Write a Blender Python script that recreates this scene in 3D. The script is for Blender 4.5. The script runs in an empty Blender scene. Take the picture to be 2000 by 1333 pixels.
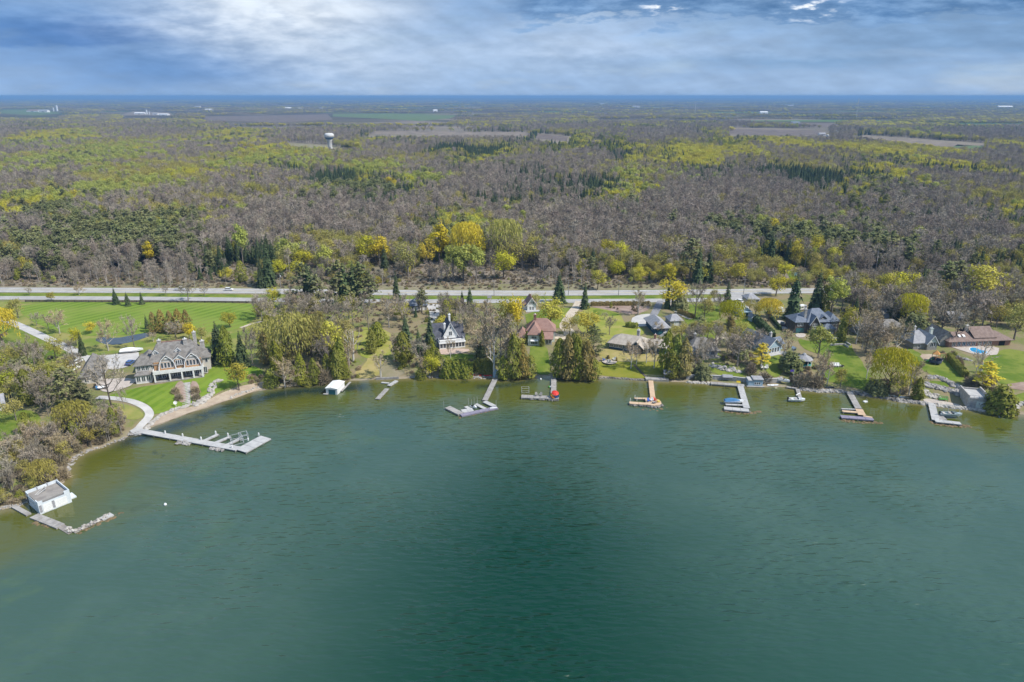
import bpy, bmesh, math, random
import numpy as np
from mathutils import Vector, Matrix
R = math.radians
rnd = random.Random(7)
C = bpy.context.scene.collection
SC = bpy.context.scene
# ------------------------------------------------------------------ camera, sky, sun, exposure
PITCH, CAM_H, FPX = R(19.73), 100.0, 1334.0
cam = bpy.data.objects.new('camera', bpy.data.cameras.new('camera'))
C.objects.link(cam)
cam.location = (0, 0, CAM_H)
cam.rotation_euler = (math.pi / 2 - PITCH, 0, 0)
cam.data.sensor_width = 36.0
cam.data.lens = 36.0 * FPX / 2000.0
cam.data.clip_start = 1.0
cam.data.clip_end = 120000.0
SC.camera = cam
SUN_DIR = Vector((1.0, -0.32, 1.22)).normalized()      # towards the sun
SUN_EL = math.asin(SUN_DIR.z)
SUN_AZ = math.atan2(SUN_DIR.x, SUN_DIR.y)              # clockwise from +Y
sl = bpy.data.lights.new('sun', 'SUN')
sl.energy = 3.5
sl.angle = R(0.6)
sl.color = (1.0, 0.95, 0.87)
sun = bpy.data.objects.new('sun', sl)
C.objects.link(sun)
sun.location = SUN_DIR * 300
sun.rotation_euler = SUN_DIR.to_track_quat('Z', 'Y').to_euler()
SC.view_settings.view_transform = 'Standard'
SC.view_settings.look = 'None'
SC.view_settings.gamma = 1.0
SC.view_settings.use_curve_mapping = False
SC.view_settings.exposure = 0.66
cy = SC.cycles
cy.max_bounces = 5
cy.diffuse_bounces = 2
cy.glossy_bounces = 2
cy.transmission_bounces = 2
cy.volume_bounces = 1
cy.transparent_max_bounces = 4
cy.caustics_reflective = False
cy.caustics_refractive = False
cy.sample_clamp_indirect = 4.0
cy.use_adaptive_sampling = True
cy.adaptive_threshold = 0.015
cy.use_denoising = True
try:
 cy.denoiser = 'OPENIMAGEDENOISE'
except Exception:
 pass
class NT:
 """tiny node-tree helper"""
 def __init__(s, tree):
  s.t = tree
 def n(s, kind, **kw):
  nd = s.t.nodes.new(kind)
  for k, v in kw.items():
   setattr(nd, k, v)
  return nd
 def put(s, sock, v):
  if hasattr(v, 'is_output'):
   s.t.links.new(v, sock)
  elif v is not None:
   if isinstance(v, (tuple, list)) and len(v) == 3 and sock.type == 'RGBA':
    v = (*v, 1)
   sock.default_value = v
 def math(s, op, a, b=None, c=None, clamp=False):
  nd = s.n('ShaderNodeMath', operation=op, use_clamp=clamp)
  s.put(nd.inputs[0], a)
  if b is not None:
   s.put(nd.inputs[1], b)
  if c is not None:
   s.put(nd.inputs[2], c)
  return nd.outputs[0]
 def mix(s, f, a, b, mode='MIX'):
  nd = s.n('ShaderNodeMix', data_type='RGBA', blend_type=mode)
  s.put(nd.inputs[0], f)
  s.put(nd.inputs[6], a)
  s.put(nd.inputs[7], b)
  return nd.outputs[2]
 def noise(s, vec, scale, detail=3.0, rough=0.5, dim='3D'):
  nd = s.n('ShaderNodeTexNoise', noise_dimensions=dim)
  if vec is not None:
   s.put(nd.inputs['Vector'], vec)
  nd.inputs['Scale'].default_value = scale
  nd.inputs['Detail'].default_value = detail
  nd.inputs['Roughness'].default_value = rough
  return nd.outputs['Fac']
 def mapr(s, v, a, b, c=0.0, d=1.0, smooth=True):
  nd = s.n('ShaderNodeMapRange', interpolation_type='SMOOTHSTEP' if smooth else 'LINEAR')
  s.put(nd.inputs[0], v)
  for i, q in enumerate((a, b, c, d)):
   nd.inputs[i + 1].default_value = q
  return nd.outputs[0]
 def comb(s, x, y, z):
  nd = s.n('ShaderNodeCombineXYZ')
  for i, q in enumerate((x, y, z)):
   s.put(nd.inputs[i], q)
  return nd.outputs[0]
 def sep(s, v):
  nd = s.n('ShaderNodeSeparateXYZ')
  s.put(nd.inputs[0], v)
  return nd.outputs
# world: Nishita sky with procedural cloud over it, laid out by direction all round
world = bpy.data.worlds.new('World')
SC.world = world
world.use_nodes = True
wt = NT(world.node_tree)
world.node_tree.nodes.clear()
sky = wt.n('ShaderNodeTexSky', sky_type='NISHITA')
sky.sun_disc = False
sky.sun_elevation = SUN_EL
sky.sun_rotation = SUN_AZ
sky.altitude = 200
sky.dust_density = 0.6
D = wt.n('ShaderNodeTexCoord').outputs['Generated']
dx, dy, dz = wt.sep(D)
az = wt.math('ARCTAN2', dx, dy)                     # 0 = ahead, + = right
el = wt.math('ARCSINE', dz)
# warped coordinates for cloud shapes (clouds flatten towards the horizon)
zc = wt.math('ADD', wt.math('MAXIMUM', dz, 0.0), 0.16)
pl = wt.comb(wt.math('DIVIDE', dx, zc), wt.math('DIVIDE', dy, zc), 0.0)
n1 = wt.noise(pl, 0.75, 6.0, 0.55)
n2 = wt.noise(wt.comb(wt.math('MULTIPLY', az, 3.2), wt.math('MULTIPLY', el, 26.0), 4.7), 1.0, 6.0, 0.56)
n3 = wt.noise(wt.comb(wt.math('MULTIPLY', az, 9.0), wt.math('MULTIPLY', el, 40.0), 1.7), 1.0, 5.0, 0.6)
def blob(a0, e0, ra, re):
 p = wt.math('POWER', wt.math('DIVIDE', wt.math('SUBTRACT', az, a0), ra), 2.0)
 q = wt.math('POWER', wt.math('DIVIDE', wt.math('SUBTRACT', el, e0), re), 2.0)
 return wt.math('EXPONENT', wt.math('MULTIPLY', wt.math('ADD', p, q), -1.0))
def px_az(u):
 return math.atan((u - 1000) / FPX)
def px_el(v):
 return math.atan((666.5 - v) / FPX) - PITCH
ev = wt.math('ARCTAN2', dz, dy)                     # height above the horizon seen straight ahead
nf = wt.noise(wt.comb(wt.math('MULTIPLY', az, 22.0), wt.math('MULTIPLY', ev, 70.0), 8.1), 1.0, 6.0, 0.55)
az0, ev0 = az, ev
az = wt.math('ADD', az0, wt.math('ADD', wt.math('MULTIPLY_ADD', n2, 0.16, -0.08), wt.math('MULTIPLY_ADD', nf, 0.05, -0.025)))
el_ = el
el = wt.math('ADD', ev0, wt.math('ADD', wt.math('MULTIPLY_ADD', n3, 0.036, -0.018), wt.math('MULTIPLY_ADD', nf, 0.014, -0.007)))
front = wt.math('MULTIPLY', wt.mapr(el_, 0.22, 0.40, 1.0, 0.0), wt.mapr(dy, 0.2, 0.5))
base = wt.mix(wt.mapr(n1, 0.38, 0.62), (0.15, 0.255, 0.43), (0.235, 0.33, 0.47))
# pale veil low down, bluer bank over the west, a bright opening, dark ragged banks ahead and to the east
base = wt.mix(wt.math('MULTIPLY', wt.mapr(el_, 0.0, 0.12, 1.0, 0.0), 0.75), base, (0.235, 0.335, 0.49))
lb = wt.math('ADD', blob(px_az(110), px_el(45), 0.26, 0.040), wt.math('MULTIPLY', blob(px_az(360), px_el(140), 0.16, 0.032), 0.9))
base = wt.mix(wt.math('MULTIPLY', wt.math('MULTIPLY', lb, front), 0.9, clamp=True), base, (0.085, 0.185, 0.375))
rb = wt.math('MULTIPLY', wt.math('MULTIPLY', blob(px_az(1720), px_el(50), 0.26, 0.045), front), 0.65)
base = wt.mix(rb, base, (0.15, 0.255, 0.41))
core = wt.math('MULTIPLY', wt.math('MULTIPLY', wt.mapr(el, px_el(100), px_el(86)), wt.mapr(el, px_el(10), px_el(60))), blob(px_az(235), px_el(70), 0.10, 0.2))
base = wt.mix(wt.math('MULTIPLY', core, 0.75), base, (0.05, 0.13, 0.31))
br = wt.math('ADD', blob(px_az(575), px_el(5), 0.12, 0.052), wt.math('ADD', wt.math('MULTIPLY', blob(px_az(720), px_el(105), 0.12, 0.05), 0.30), wt.math('MULTIPLY', blob(px_az(1150), px_el(85), 0.17, 0.026), 0.30)))
br = wt.math('MULTIPLY', br, wt.mapr(nf, 0.3, 0.65, 0.75, 1.15))
base = wt.mix(wt.math('MULTIPLY', wt.math('MINIMUM', br, 1.0), front), base, (0.50, 0.56, 0.635))
shelf = wt.math('MULTIPLY', wt.math('MULTIPLY', wt.mapr(el, px_el(112), px_el(92)), wt.mapr(az, px_az(1480), px_az(1700))), wt.mapr(n3, 0.2, 0.6, 0.5, 1.0))
base = wt.mix(wt.math('MULTIPLY', wt.math('MULTIPLY', shelf, front), 0.8), base, (0.13, 0.225, 0.37))
sh2 = wt.math('MULTIPLY', blob(px_az(1560), px_el(122), 0.16, 0.010), wt.mapr(n2, 0.3, 0.6))
base = wt.mix(wt.math('MULTIPLY', wt.math('MULTIPLY', sh2, front), 0.7), base, (0.13, 0.235, 0.39))
sh3 = wt.math('MULTIPLY', blob(px_az(1400), px_el(62), 0.22, 0.016), wt.mapr(nf, 0.35, 0.65, 0.2, 1.0))
base = wt.mix(wt.math('MULTIPLY', wt.math('MULTIPLY', sh3, front), 0.6), base, (0.20, 0.31, 0.48))
rag = wt.math('ADD', ev0, wt.math('ADD', wt.math('MULTIPLY_ADD', nf, 0.075, -0.0375), wt.math('MULTIPLY_ADD', n3, 0.06, -0.03)))
rag = wt.math('MULTIPLY', wt.mapr(rag, px_el(46), px_el(26)), wt.mapr(az0, px_az(940), px_az(1060)))
base = wt.mix(wt.math('MULTIPLY', wt.math('MULTIPLY', rag, front), 0.92), base, wt.mix(wt.mapr(nf, 0.30, 0.72), (0.055, 0.135, 0.28), (0.15, 0.255, 0.42)))
rim = wt.math('MULTIPLY', wt.mapr(nf, 0.52, 0.62), wt.math('ADD', blob(px_az(1530), px_el(8), 0.035, 0.012), blob(px_az(1265), px_el(14), 0.022, 0.010)))
base = wt.mix(wt.math('MULTIPLY', rim, front, clamp=True), base, (0.72, 0.75, 0.78))
tex = wt.mapr(wt.math('ADD', wt.math('MULTIPLY', nf, 0.6), wt.math('MULTIPLY', n3, 0.4)), 0.32, 0.68, 0.86, 1.12, False)
streak = wt.noise(wt.comb(wt.math('ADD', wt.math('MULTIPLY', az0, 17.0), wt.math('MULTIPLY', ev0, 30.0)), wt.math('MULTIPLY', ev0, 5.0), 2.2), 1.0, 3.0, 0.5)
tex = wt.math('MULTIPLY', tex, wt.mapr(streak, 0.3, 0.7, 0.93, 1.07, False))
tex = wt.math('ADD', 1.0, wt.math('MULTIPLY', wt.math('SUBTRACT', tex, 1.0), front))
tc = wt.n('ShaderNodeCombineColor')
for i_ in range(3):
 wt.put(tc.inputs[i_], tex)
base = wt.mix(1.0, base, tc.outputs[0], 'MULTIPLY')
cloud10 = wt.mix(1.0, base, (10.0, 10.0, 10.0), 'MULTIPLY')
cover = wt.mapr(n1, 0.28, 0.48, 0.8, 1.0)
skycol = wt.mix(cover, sky.outputs[0], cloud10)
bg = wt.n('ShaderNodeBackground')
wt.put(bg.inputs[0], skycol)
bg.inputs[1].default_value = 0.1
wo = wt.n('ShaderNodeOutputWorld')
wt.put(wo.inputs[0], bg.outputs[0])
# ------------------------------------------------------------------ photo pixel -> ground point
FWD = Vector((0, math.cos(PITCH), -math.sin(PITCH)))
UPV = Vector((0, math.sin(PITCH), math.cos(PITCH)))
def W(u, v, z=0.0):
 d = FWD + Vector((1, 0, 0)) * ((u - 1000) / FPX) + UPV * (-(v - 666.5) / FPX)
 t = (z - CAM_H) / d.z
 return Vector((d.x * t, d.y * t, z))
def proj(x, y, z):
 """world arrays -> photo pixels and depth"""
 px, py, pz = x, y, z - CAM_H
 dep = py * FWD.y + pz * FWD.z
 upc = py * UPV.y + pz * UPV.z
 return 1000 + FPX * px / dep, 666.5 - FPX * upc / dep, dep
SHORE_UV = [(-2600, 1500), (-1200, 1230), (-500, 1090), (-150, 1025), (0, 997), (35, 990), (70, 968), (125, 945), (135, 918), (142, 900), (160, 886), (185, 878), (212, 869), (247, 857),
   (252, 848), (268, 843), (286, 839), (300, 834), (325, 825), (375, 806), (425, 790), (462, 777), (500, 765), (550, 757), (625, 750), (675, 744), (737, 742), (787, 740), (862, 737),
   (900, 739), (960, 739), (975, 741), (1012, 740), (1050, 735), (1077, 735), (1087, 740), (1125, 742), (1157, 741), (1175, 738), (1225, 741), (1260, 744), (1340, 747), (1387, 750),
   (1425, 753), (1487, 756), (1535, 756), (1560, 762), (1600, 765), (1650, 766), (1675, 771), (1712, 775), (1752, 783), (1787, 787), (1812, 791), (1875, 798), (1925, 805), (1975, 810),
   (2000, 811), (2150, 822), (2500, 835), (3500, 860)]
SHORE = [tuple(W(u, v, 0.0)[:2]) for u, v in SHORE_UV]
SHORE = [(-60000.0, SHORE[0][1] - 200)] + SHORE + [(60000.0, SHORE[-1][1])]
SH = np.array(SHORE)
LANDPOLY = np.vstack([SH, [[60000, 90000], [-60000, 90000]]])
def in_poly(px, py, poly):
 inside = np.zeros(px.shape, bool)
 n = len(poly)
 for i in range(n):
  x0, y0 = poly[i]
  x1, y1 = poly[(i + 1) % n]
  if y0 == y1:
   continue
  cnd = ((y0 > py) != (y1 > py)) & (px < (x1 - x0) * (py - y0) / (y1 - y0) + x0)
  inside ^= cnd
 return inside
def poly_dist(px, py, line):
 best = np.full(px.shape, 1e12)
 for i in range(len(line) - 1):
  ax, ay = line[i]
  bx, by = line[i + 1]
  vx, vy = bx - ax, by - ay
  L = vx * vx + vy * vy + 1e-9
  t = np.clip(((px - ax) * vx + (py - ay) * vy) / L, 0, 1)
  best = np.minimum(best, (px - ax - t * vx) ** 2 + (py - ay - t * vy) ** 2)
 return np.sqrt(best)
def shore_sd(px, py):
 d = poly_dist(px, py, SH)
 return np.where(in_poly(px, py, LANDPOLY), d, -d)
LAND_Z = 3.2
def terrain(px, py):
 px = np.atleast_1d(np.asarray(px, float))
 py = np.atleast_1d(np.asarray(py, float))
 s = shore_sd(px, py)
 t = np.clip(s / 20.0, 0, 1)
 z = np.where(s > 0, 0.12 + (LAND_Z - 0.12) * (t * t * (3 - 2 * t)), np.maximum(-4.0, 0.35 * s))
 return z
def T(x, y):
 return float(terrain([x], [y])[0])
def at(u, v):
 """ground point seen at photo pixel (u, v)"""
 z = 1.5
 for _ in range(7):
  p = W(u, v, z)
  z = 0.5 * z + 0.5 * T(p.x, p.y)
 p = W(u, v, z)
 p.z = T(p.x, p.y)
 return p
def pxm(p):
 """photo pixels per metre at a world point"""
 dep = p.y * FWD.y + (p.z - CAM_H) * FWD.z
 return FPX / dep
# ------------------------------------------------------------------ tagging and meshes
def tag(o, label=None, cat=None, group=None, kind=None):
 for k, v in (('label', label), ('category', cat), ('group', group), ('kind', kind)):
  if v:
   o[k] = v
 return o
def link(o, parent=None):
 C.objects.link(o)
 if parent is not None:
  o.parent = parent
 return o
def empty(name, loc, rz=0.0, label=None, cat=None, group=None):
 o = bpy.data.objects.new(name, None)
 o.empty_display_size = 0.5
 link(o)
 o.location = loc
 o.rotation_euler = (0, 0, rz)
 return tag(o, label, cat, group)
def np_mesh(name, verts, faces, mats=(), smooth=False, midx=None):
 """verts (n,3) array; faces: list of index tuples or an (m,k) array"""
 me = bpy.data.meshes.new(name)
 verts = np.asarray(verts, np.float32)
 if isinstance(faces, np.ndarray):
  m, k = faces.shape
  me.vertices.add(len(verts))
  me.vertices.foreach_set('co', verts.ravel())
  me.loops.add(m * k)
  me.loops.foreach_set('vertex_index', faces.astype(np.int32).ravel())
  me.polygons.add(m)
  me.polygons.foreach_set('loop_start', np.arange(0, m * k, k, dtype=np.int32))
  me.polygons.foreach_set('loop_total', np.full(m, k, np.int32))
  me.update(calc_edges=True)
 else:
  me.from_pydata(verts.tolist(), [], faces)
 for mt in mats:
  me.materials.append(mt)
 if midx is not None:
  me.polygons.foreach_set('material_index', np.asarray(midx, np.int32))
 if smooth:
  me.polygons.foreach_set('use_smooth', np.ones(len(me.polygons), bool))
 me.validate()
 me.update()
 return me
class MB:
 """collects simple solids and links them as ONE mesh object"""
 def __init__(s):
  s.v, s.f = [], []
 def add(s, vs, fs):
  b = len(s.v)
  s.v += [tuple(q) for q in vs]
  s.f += [tuple(b + i for i in f) for f in fs]
  return s
 def box(s, x0, x1, y0, y1, z0, z1):
  vs = [(x0, y0, z0), (x1, y0, z0), (x1, y1, z0), (x0, y1, z0), (x0, y0, z1), (x1, y0, z1), (x1, y1, z1), (x0, y1, z1)]
  return s.add(vs, [(0, 3, 2, 1), (4, 5, 6, 7), (0, 1, 5, 4), (1, 2, 6, 5), (2, 3, 7, 6), (3, 0, 4, 7)])
 def prism(s, pts, d):
  """closed planar ring pts (3-D) pushed along vector d"""
  n = len(pts)
  a = [Vector(p) for p in pts]
  b = [p + Vector(d) for p in a]
  nrm = sum(((a[i] - a[0]).cross(a[(i + 1) % n] - a[0]) for i in range(n)), Vector())
  if nrm.dot(Vector(d)) > 0:
   a.reverse()
   b.reverse()
  fs = [tuple(range(n)), tuple(range(2 * n - 1, n - 1, -1))]
  fs += [(i, i + n, (i + 1) % n + n, (i + 1) % n) for i in range(n)]
  return s.add(a + b, fs)
 def bar(s, p, q, r0, r1=None, n=6):
  p, q = Vector(p), Vector(q)
  r1 = r0 if r1 is None else r1
  d = (q - p)
  if d.length < 1e-6:
   return s
  d.normalize()
  a = d.orthogonal().normalized()
  b = d.cross(a)
  vs = []
  for c, r in ((p, r0), (q, r1)):
   for i in range(n):
    t = 2 * math.pi * i / n
    vs.append(c + a * (r * math.cos(t)) + b * (r * math.sin(t)))
  fs = [(i, (i + 1) % n, (i + 1) % n + n, i + n) for i in range(n)]
  fs += [tuple(range(n - 1, -1, -1)), tuple(range(n, 2 * n))]
  return s.add(vs, fs)
 def lathe(s, prof, n=20, c=(0, 0, 0)):
  b = []
  for r, z in prof:
   b.append([(c[0] + r * math.cos(2 * math.pi * i / n), c[1] + r * math.sin(2 * math.pi * i / n), c[2] + z) for i in range(n)])
  vs = [p for ring in b for p in ring]
  fs = []
  for k in range(len(prof) - 1):
   for i in range(n):
    j = (i + 1) % n
    fs.append((k * n + i, k * n + j, (k + 1) * n + j, (k + 1) * n + i))
  fs.append(tuple(range(n - 1, -1, -1)))
  fs.append(tuple((len(prof) - 1) * n + i for i in range(n)))
  return s.add(vs, fs)
 def rock(s, c, rx, ry, rz, rg):
  """an uneven 12-vertex stone"""
  t = (1 + 5 ** .5) / 2
  vs = [(-1, t, 0), (1, t, 0), (-1, -t, 0), (1, -t, 0), (0, -1, t), (0, 1, t), (0, -1, -t), (0, 1, -t), (t, 0, -1), (t, 0, 1), (-t, 0, -1), (-t, 0, 1)]
  a = rg.uniform(0, 6.28)
  ca, sa = math.cos(a), math.sin(a)
  o = []
  for x, y, z in vs:
   k = rg.uniform(0.38, 0.62)
   x, y, z = x * k * rx, y * k * ry, z * k * rz
   o.append((c[0] + ca * x - sa * y, c[1] + sa * x + ca * y, c[2] + z))
  fs = [(0, 11, 5), (0, 5, 1), (0, 1, 7), (0, 7, 10), (0, 10, 11), (1, 5, 9), (5, 11, 4), (11, 10, 2), (10, 7, 6), (7, 1, 8),
              (3, 9, 4), (3, 4, 2), (3, 2, 6), (3, 6, 8), (3, 8, 9), (4, 9, 5), (2, 4, 11), (6, 2, 10), (8, 6, 7), (9, 8, 1)]
  return s.add(o, fs)
 def mesh(s, name, m):
  me = bpy.data.meshes.new(name)
  me.from_pydata(s.v, [], s.f)
  if m is not None:
   me.materials.append(m)
  me.update()
  return me
 def build(s, name, m, parent=None, label=None, smooth=False):
  me = s.mesh(name, m)
  if smooth:
   me.polygons.foreach_set('use_smooth', np.ones(len(me.polygons), bool))
  o = bpy.data.objects.new(name, me)
  link(o, parent)
  if label:
   o['label'] = label
  return o
# ------------------------------------------------------------------ materials
MATS = {}
def mat(name, col, col2=None, scale=1.0, rough=0.85, bump=0.0, bscale=None, spec=0.2, rndm=0.0, stripes=None, detail=4.0, metal=0.0, trans=0.0, contrast=(0.35, 0.65)):
 """procedural surface: two colours mixed by noise, optional per-object tint, stripes and bump"""
 if name in MATS:
  return MATS[name]
 m = bpy.data.materials.new(name)
 m.use_nodes = True
 t = NT(m.node_tree)
 b = m.node_tree.nodes['Principled BSDF']
 co = t.n('ShaderNodeTexCoord').outputs['Object']
 c = col
 if col2 is not None:
  c = t.mix(t.mapr(t.noise(co, scale, detail, 0.6), *contrast), col, col2)
 if stripes is not None:                       # (axis vector, period, colour, amount)
  ax, per, sc, amt = stripes
  dp = t.n('ShaderNodeVectorMath', operation='DOT_PRODUCT')
  t.put(dp.inputs[0], co)
  dp.inputs[1].default_value = ax
  w = t.math('SINE', t.math('MULTIPLY', dp.outputs['Value'], 2 * math.pi / per))
  w = t.math('MULTIPLY', t.mapr(w, -0.3, 0.3), amt)
  c = t.mix(w, c, sc)
 if rndm:
  oi = t.n('ShaderNodeObjectInfo')
  hs = t.n('ShaderNodeHueSaturation')
  t.put(hs.inputs['Color'], c)
  t.put(hs.inputs['Value'], t.math('MULTIPLY_ADD', oi.outputs['Random'], 2 * rndm, 1 - rndm))
  r2 = t.math('FRACT', t.math('MULTIPLY', oi.outputs['Random'], 17.31))
  t.put(hs.inputs['Hue'], t.math('MULTIPLY_ADD', r2, 0.06 * rndm * 2, 0.5 - 0.06 * rndm))
  r3 = t.math('FRACT', t.math('MULTIPLY', oi.outputs['Random'], 53.7))
  t.put(hs.inputs['Saturation'], t.math('MULTIPLY_ADD', r3, 0.6 * rndm, 1 - 0.3 * rndm))
  c = hs.outputs[0]
 t.put(b.inputs['Base Color'], c)
 b.inputs['Roughness'].default_value = rough
 b.inputs['Specular IOR Level'].default_value = spec
 b.inputs['Metallic'].default_value = metal
 if bump:
  bn = t.n('ShaderNodeBump')
  bn.inputs['Strength'].default_value = bump
  bn.inputs['Distance'].default_value = 0.1
  t.put(bn.inputs['Height'], t.noise(co, bscale or scale * 3, 3.0))
  t.put(b.inputs['Normal'], bn.outputs[0])
 if trans:
  tr = t.n('ShaderNodeBsdfTranslucent')
  t.put(tr.inputs[0], c)
  ms = t.n('ShaderNodeMixShader')
  ms.inputs[0].default_value = trans
  t.put(ms.inputs[1], b.outputs[0])
  t.put(ms.inputs[2], tr.outputs[0])
  t.put(m.node_tree.nodes['Material Output'].inputs[0], ms.outputs[0])
 MATS[name] = m
 return m
M = {
 'bark': mat('bark', (0.17, 0.145, 0.12), (0.27, 0.24, 0.21), 2.0, rndm=0.25),
 'darkbark': mat('darkbark', (0.085, 0.07, 0.055), (0.16, 0.135, 0.11), 2.0),
 'palebark': mat('palebark', (0.34, 0.31, 0.28), (0.50, 0.47, 0.43), 1.5, rndm=0.2),
 'birchbark': mat('birchbark', (0.62, 0.59, 0.55), (0.42, 0.39, 0.35), 1.2),
 'woodtwig': mat('wood_twig', (0.27, 0.226, 0.178), (0.37, 0.315, 0.255), 0.35, rndm=0.3),
 'twig': mat('twig', (0.29, 0.245, 0.188), (0.40, 0.345, 0.27), 0.35, rndm=0.28),
 'twigtan': mat('twigtan', (0.36, 0.28, 0.17), (0.46, 0.37, 0.24), 0.35, rndm=0.2),
 'bud': mat('bud', (0.44, 0.405, 0.045), (0.57, 0.515, 0.065), 0.3, rndm=0.2, trans=0.25),
 'lime': mat('lime', (0.32, 0.355, 0.040), (0.43, 0.43, 0.055), 0.3, rndm=0.15, trans=0.25),
 'olive': mat('olive', (0.33, 0.30, 0.075), (0.45, 0.40, 0.105), 0.3, rndm=0.22, trans=0.2),
 'gold': mat('gold', (0.58, 0.47, 0.035), (0.68, 0.56, 0.060), 0.3, rndm=0.1, trans=0.25),
 'palegreen': mat('palegreen', (0.36, 0.39, 0.085), (0.46, 0.48, 0.12), 0.3, rndm=0.15, trans=0.25),
 'spruce': mat('spruce', (0.052, 0.078, 0.032), (0.095, 0.122, 0.048), 0.5, rndm=0.25),
 'pine': mat('pine', (0.18, 0.195, 0.08), (0.26, 0.27, 0.11), 0.5, rndm=0.25, trans=0.2),
 'cedar': mat('cedar', (0.19, 0.21, 0.034), (0.31, 0.305, 0.055), 0.5, rndm=0.2, trans=0.25),
 'rust': mat('rust', (0.28, 0.22, 0.065), (0.37, 0.29, 0.095), 0.5, rndm=0.2, trans=0.25),
 'shrub': mat('shrub', (0.25, 0.205, 0.135), (0.35, 0.292, 0.195), 0.6, rndm=0.22),
}
# ------------------------------------------------------------------ land sheet
def axis(lo, f0, f1, hi, step, grow=1.16):
 a = list(np.arange(f0, f1 + 1e-6, step))
 s, x = step, f0
 left = []
 while x > lo:
  s *= grow
  x -= s
  left.append(max(x, lo))
 s, x = step, f1
 right = []
 while x < hi:
  s *= grow
  x += s
  right.append(min(x, hi))
 return np.array(left[::-1] + a + right)
gx = axis(-46000, -245, 335, 46000, 1.6)
gy = axis(-7000, 120, 300, 46000, 1.5)
GX, GY = np.meshgrid(gx, gy)
px_, py_ = GX.ravel(), GY.ravel()
pz_ = terrain(px_, py_)
nx, ny = len(gx), len(gy)
ii = np.arange((ny - 1) * (nx - 1))
r_, c_ = ii // (nx - 1), ii % (nx - 1)
q_ = r_ * nx + c_
faces = np.stack([q_, q_ + 1, q_ + nx + 1, q_ + nx], 1)
gmesh = np_mesh('ground', np.stack([px_, py_, pz_], 1), faces, smooth=True)
sd_ = shore_sd(px_, py_)
u_, v_, dep_ = proj(px_, py_, np.full_like(px_, 3.2))
woods = np.clip((py_ - (352 + 6 * np.sin(px_ / 37.0))) / 12.0, 0, 1)      # north of the highway
sandy = np.clip(1 - sd_ / 3.0, 0, 1)
col = np.zeros((len(px_), 4), np.float32)
col[:, 0] = woods
col[:, 1] = sandy
col[:, 2] = np.clip((np.hypot(px_, py_) - 1900) / 1200.0, 0, 1)
col[:, 3] = 1
at_ = gmesh.attributes.new('zone', 'FLOAT_COLOR', 'POINT')
at_.data.foreach_set('color', col.ravel())
gm = bpy.data.materials.new('ground_cover')
gm.use_nodes = True
t = NT(gm.node_tree)
b = gm.node_tree.nodes['Principled BSDF']
b.inputs['Roughness'].default_value = 0.95
b.inputs['Specular IOR Level'].default_value = 0.05
co = t.n('ShaderNodeTexCoord').outputs['Object']
za = t.n('ShaderNodeAttribute', attribute_name='zone')
zs = t.n('ShaderNodeSeparateColor')
t.put(zs.inputs[0], za.outputs['Color'])
fine = t.noise(co, 0.9, 5, 0.65)
mid = t.noise(co, 0.09, 4, 0.6)
big = t.noise(co, 0.016, 3, 0.55)
yard = t.mix(t.mapr(mid, 0.4, 0.6), (0.25, 0.21, 0.115), (0.15, 0.185, 0.045))
yard = t.mix(t.mapr(fine, 0.3, 0.75, 0, 0.7), yard, (0.22, 0.17, 0.12))
litter = t.mix(t.mapr(fine, 0.35, 0.65), (0.17, 0.14, 0.115), (0.27, 0.23, 0.18))
litter = t.mix(t.mapr(mid, 0.5, 0.68, 0, 0.55), litter, (0.17, 0.17, 0.07))
stretch = t.n('ShaderNodeVectorMath', operation='MULTIPLY')
t.put(stretch.inputs[0], co)
stretch.inputs[1].default_value = (0.0012, 0.0034, 1.0)
far1 = t.noise(stretch.outputs[0], 1.0, 5, 0.6)
vor = t.n('ShaderNodeTexVoronoi', feature='F1')
t.put(vor.inputs['Vector'], stretch.outputs[0])
vor.inputs['Scale'].default_value = 1.6
vs_ = t.n('ShaderNodeSeparateColor')
t.put(vs_.inputs[0], vor.outputs['Color'])
field = t.mix(t.mapr(vs_.outputs[0], 0.45, 0.55), (0.20, 0.165, 0.13), (0.10, 0.16, 0.055))
wooded = t.mix(t.mapr(vs_.outputs[1], 0.3, 0.7), (0.060, 0.055, 0.040), (0.10, 0.088, 0.070))
wooded = t.mix(t.mapr(far1, 0.52, 0.62, 0, 0.6), wooded, (0.12, 0.11, 0.045))
farc = t.mix(t.mapr(vs_.outputs[2], 0.70, 0.74), wooded, field)
c = t.mix(zs.outputs[0], yard, litter)
c = t.mix(zs.outputs[1], c, t.mix(fine, (0.22, 0.18, 0.13), (0.38, 0.32, 0.25)))
c = t.mix(zs.outputs[2], c, farc)
t.put(b.inputs['Base Color'], c)
bn = t.n('ShaderNodeBump')
bn.inputs['Strength'].default_value = 0.5
bn.inputs['Distance'].default_value = 0.3
t.put(bn.inputs['Height'], fine)
t.put(b.inputs['Normal'], bn.outputs[0])
gmesh.materials.append(gm)
ground = bpy.data.objects.new('ground', gmesh)
link(ground)
tag(ground, 'broad flat land of yards, leaf litter and distant farmland', kind='structure')
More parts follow.
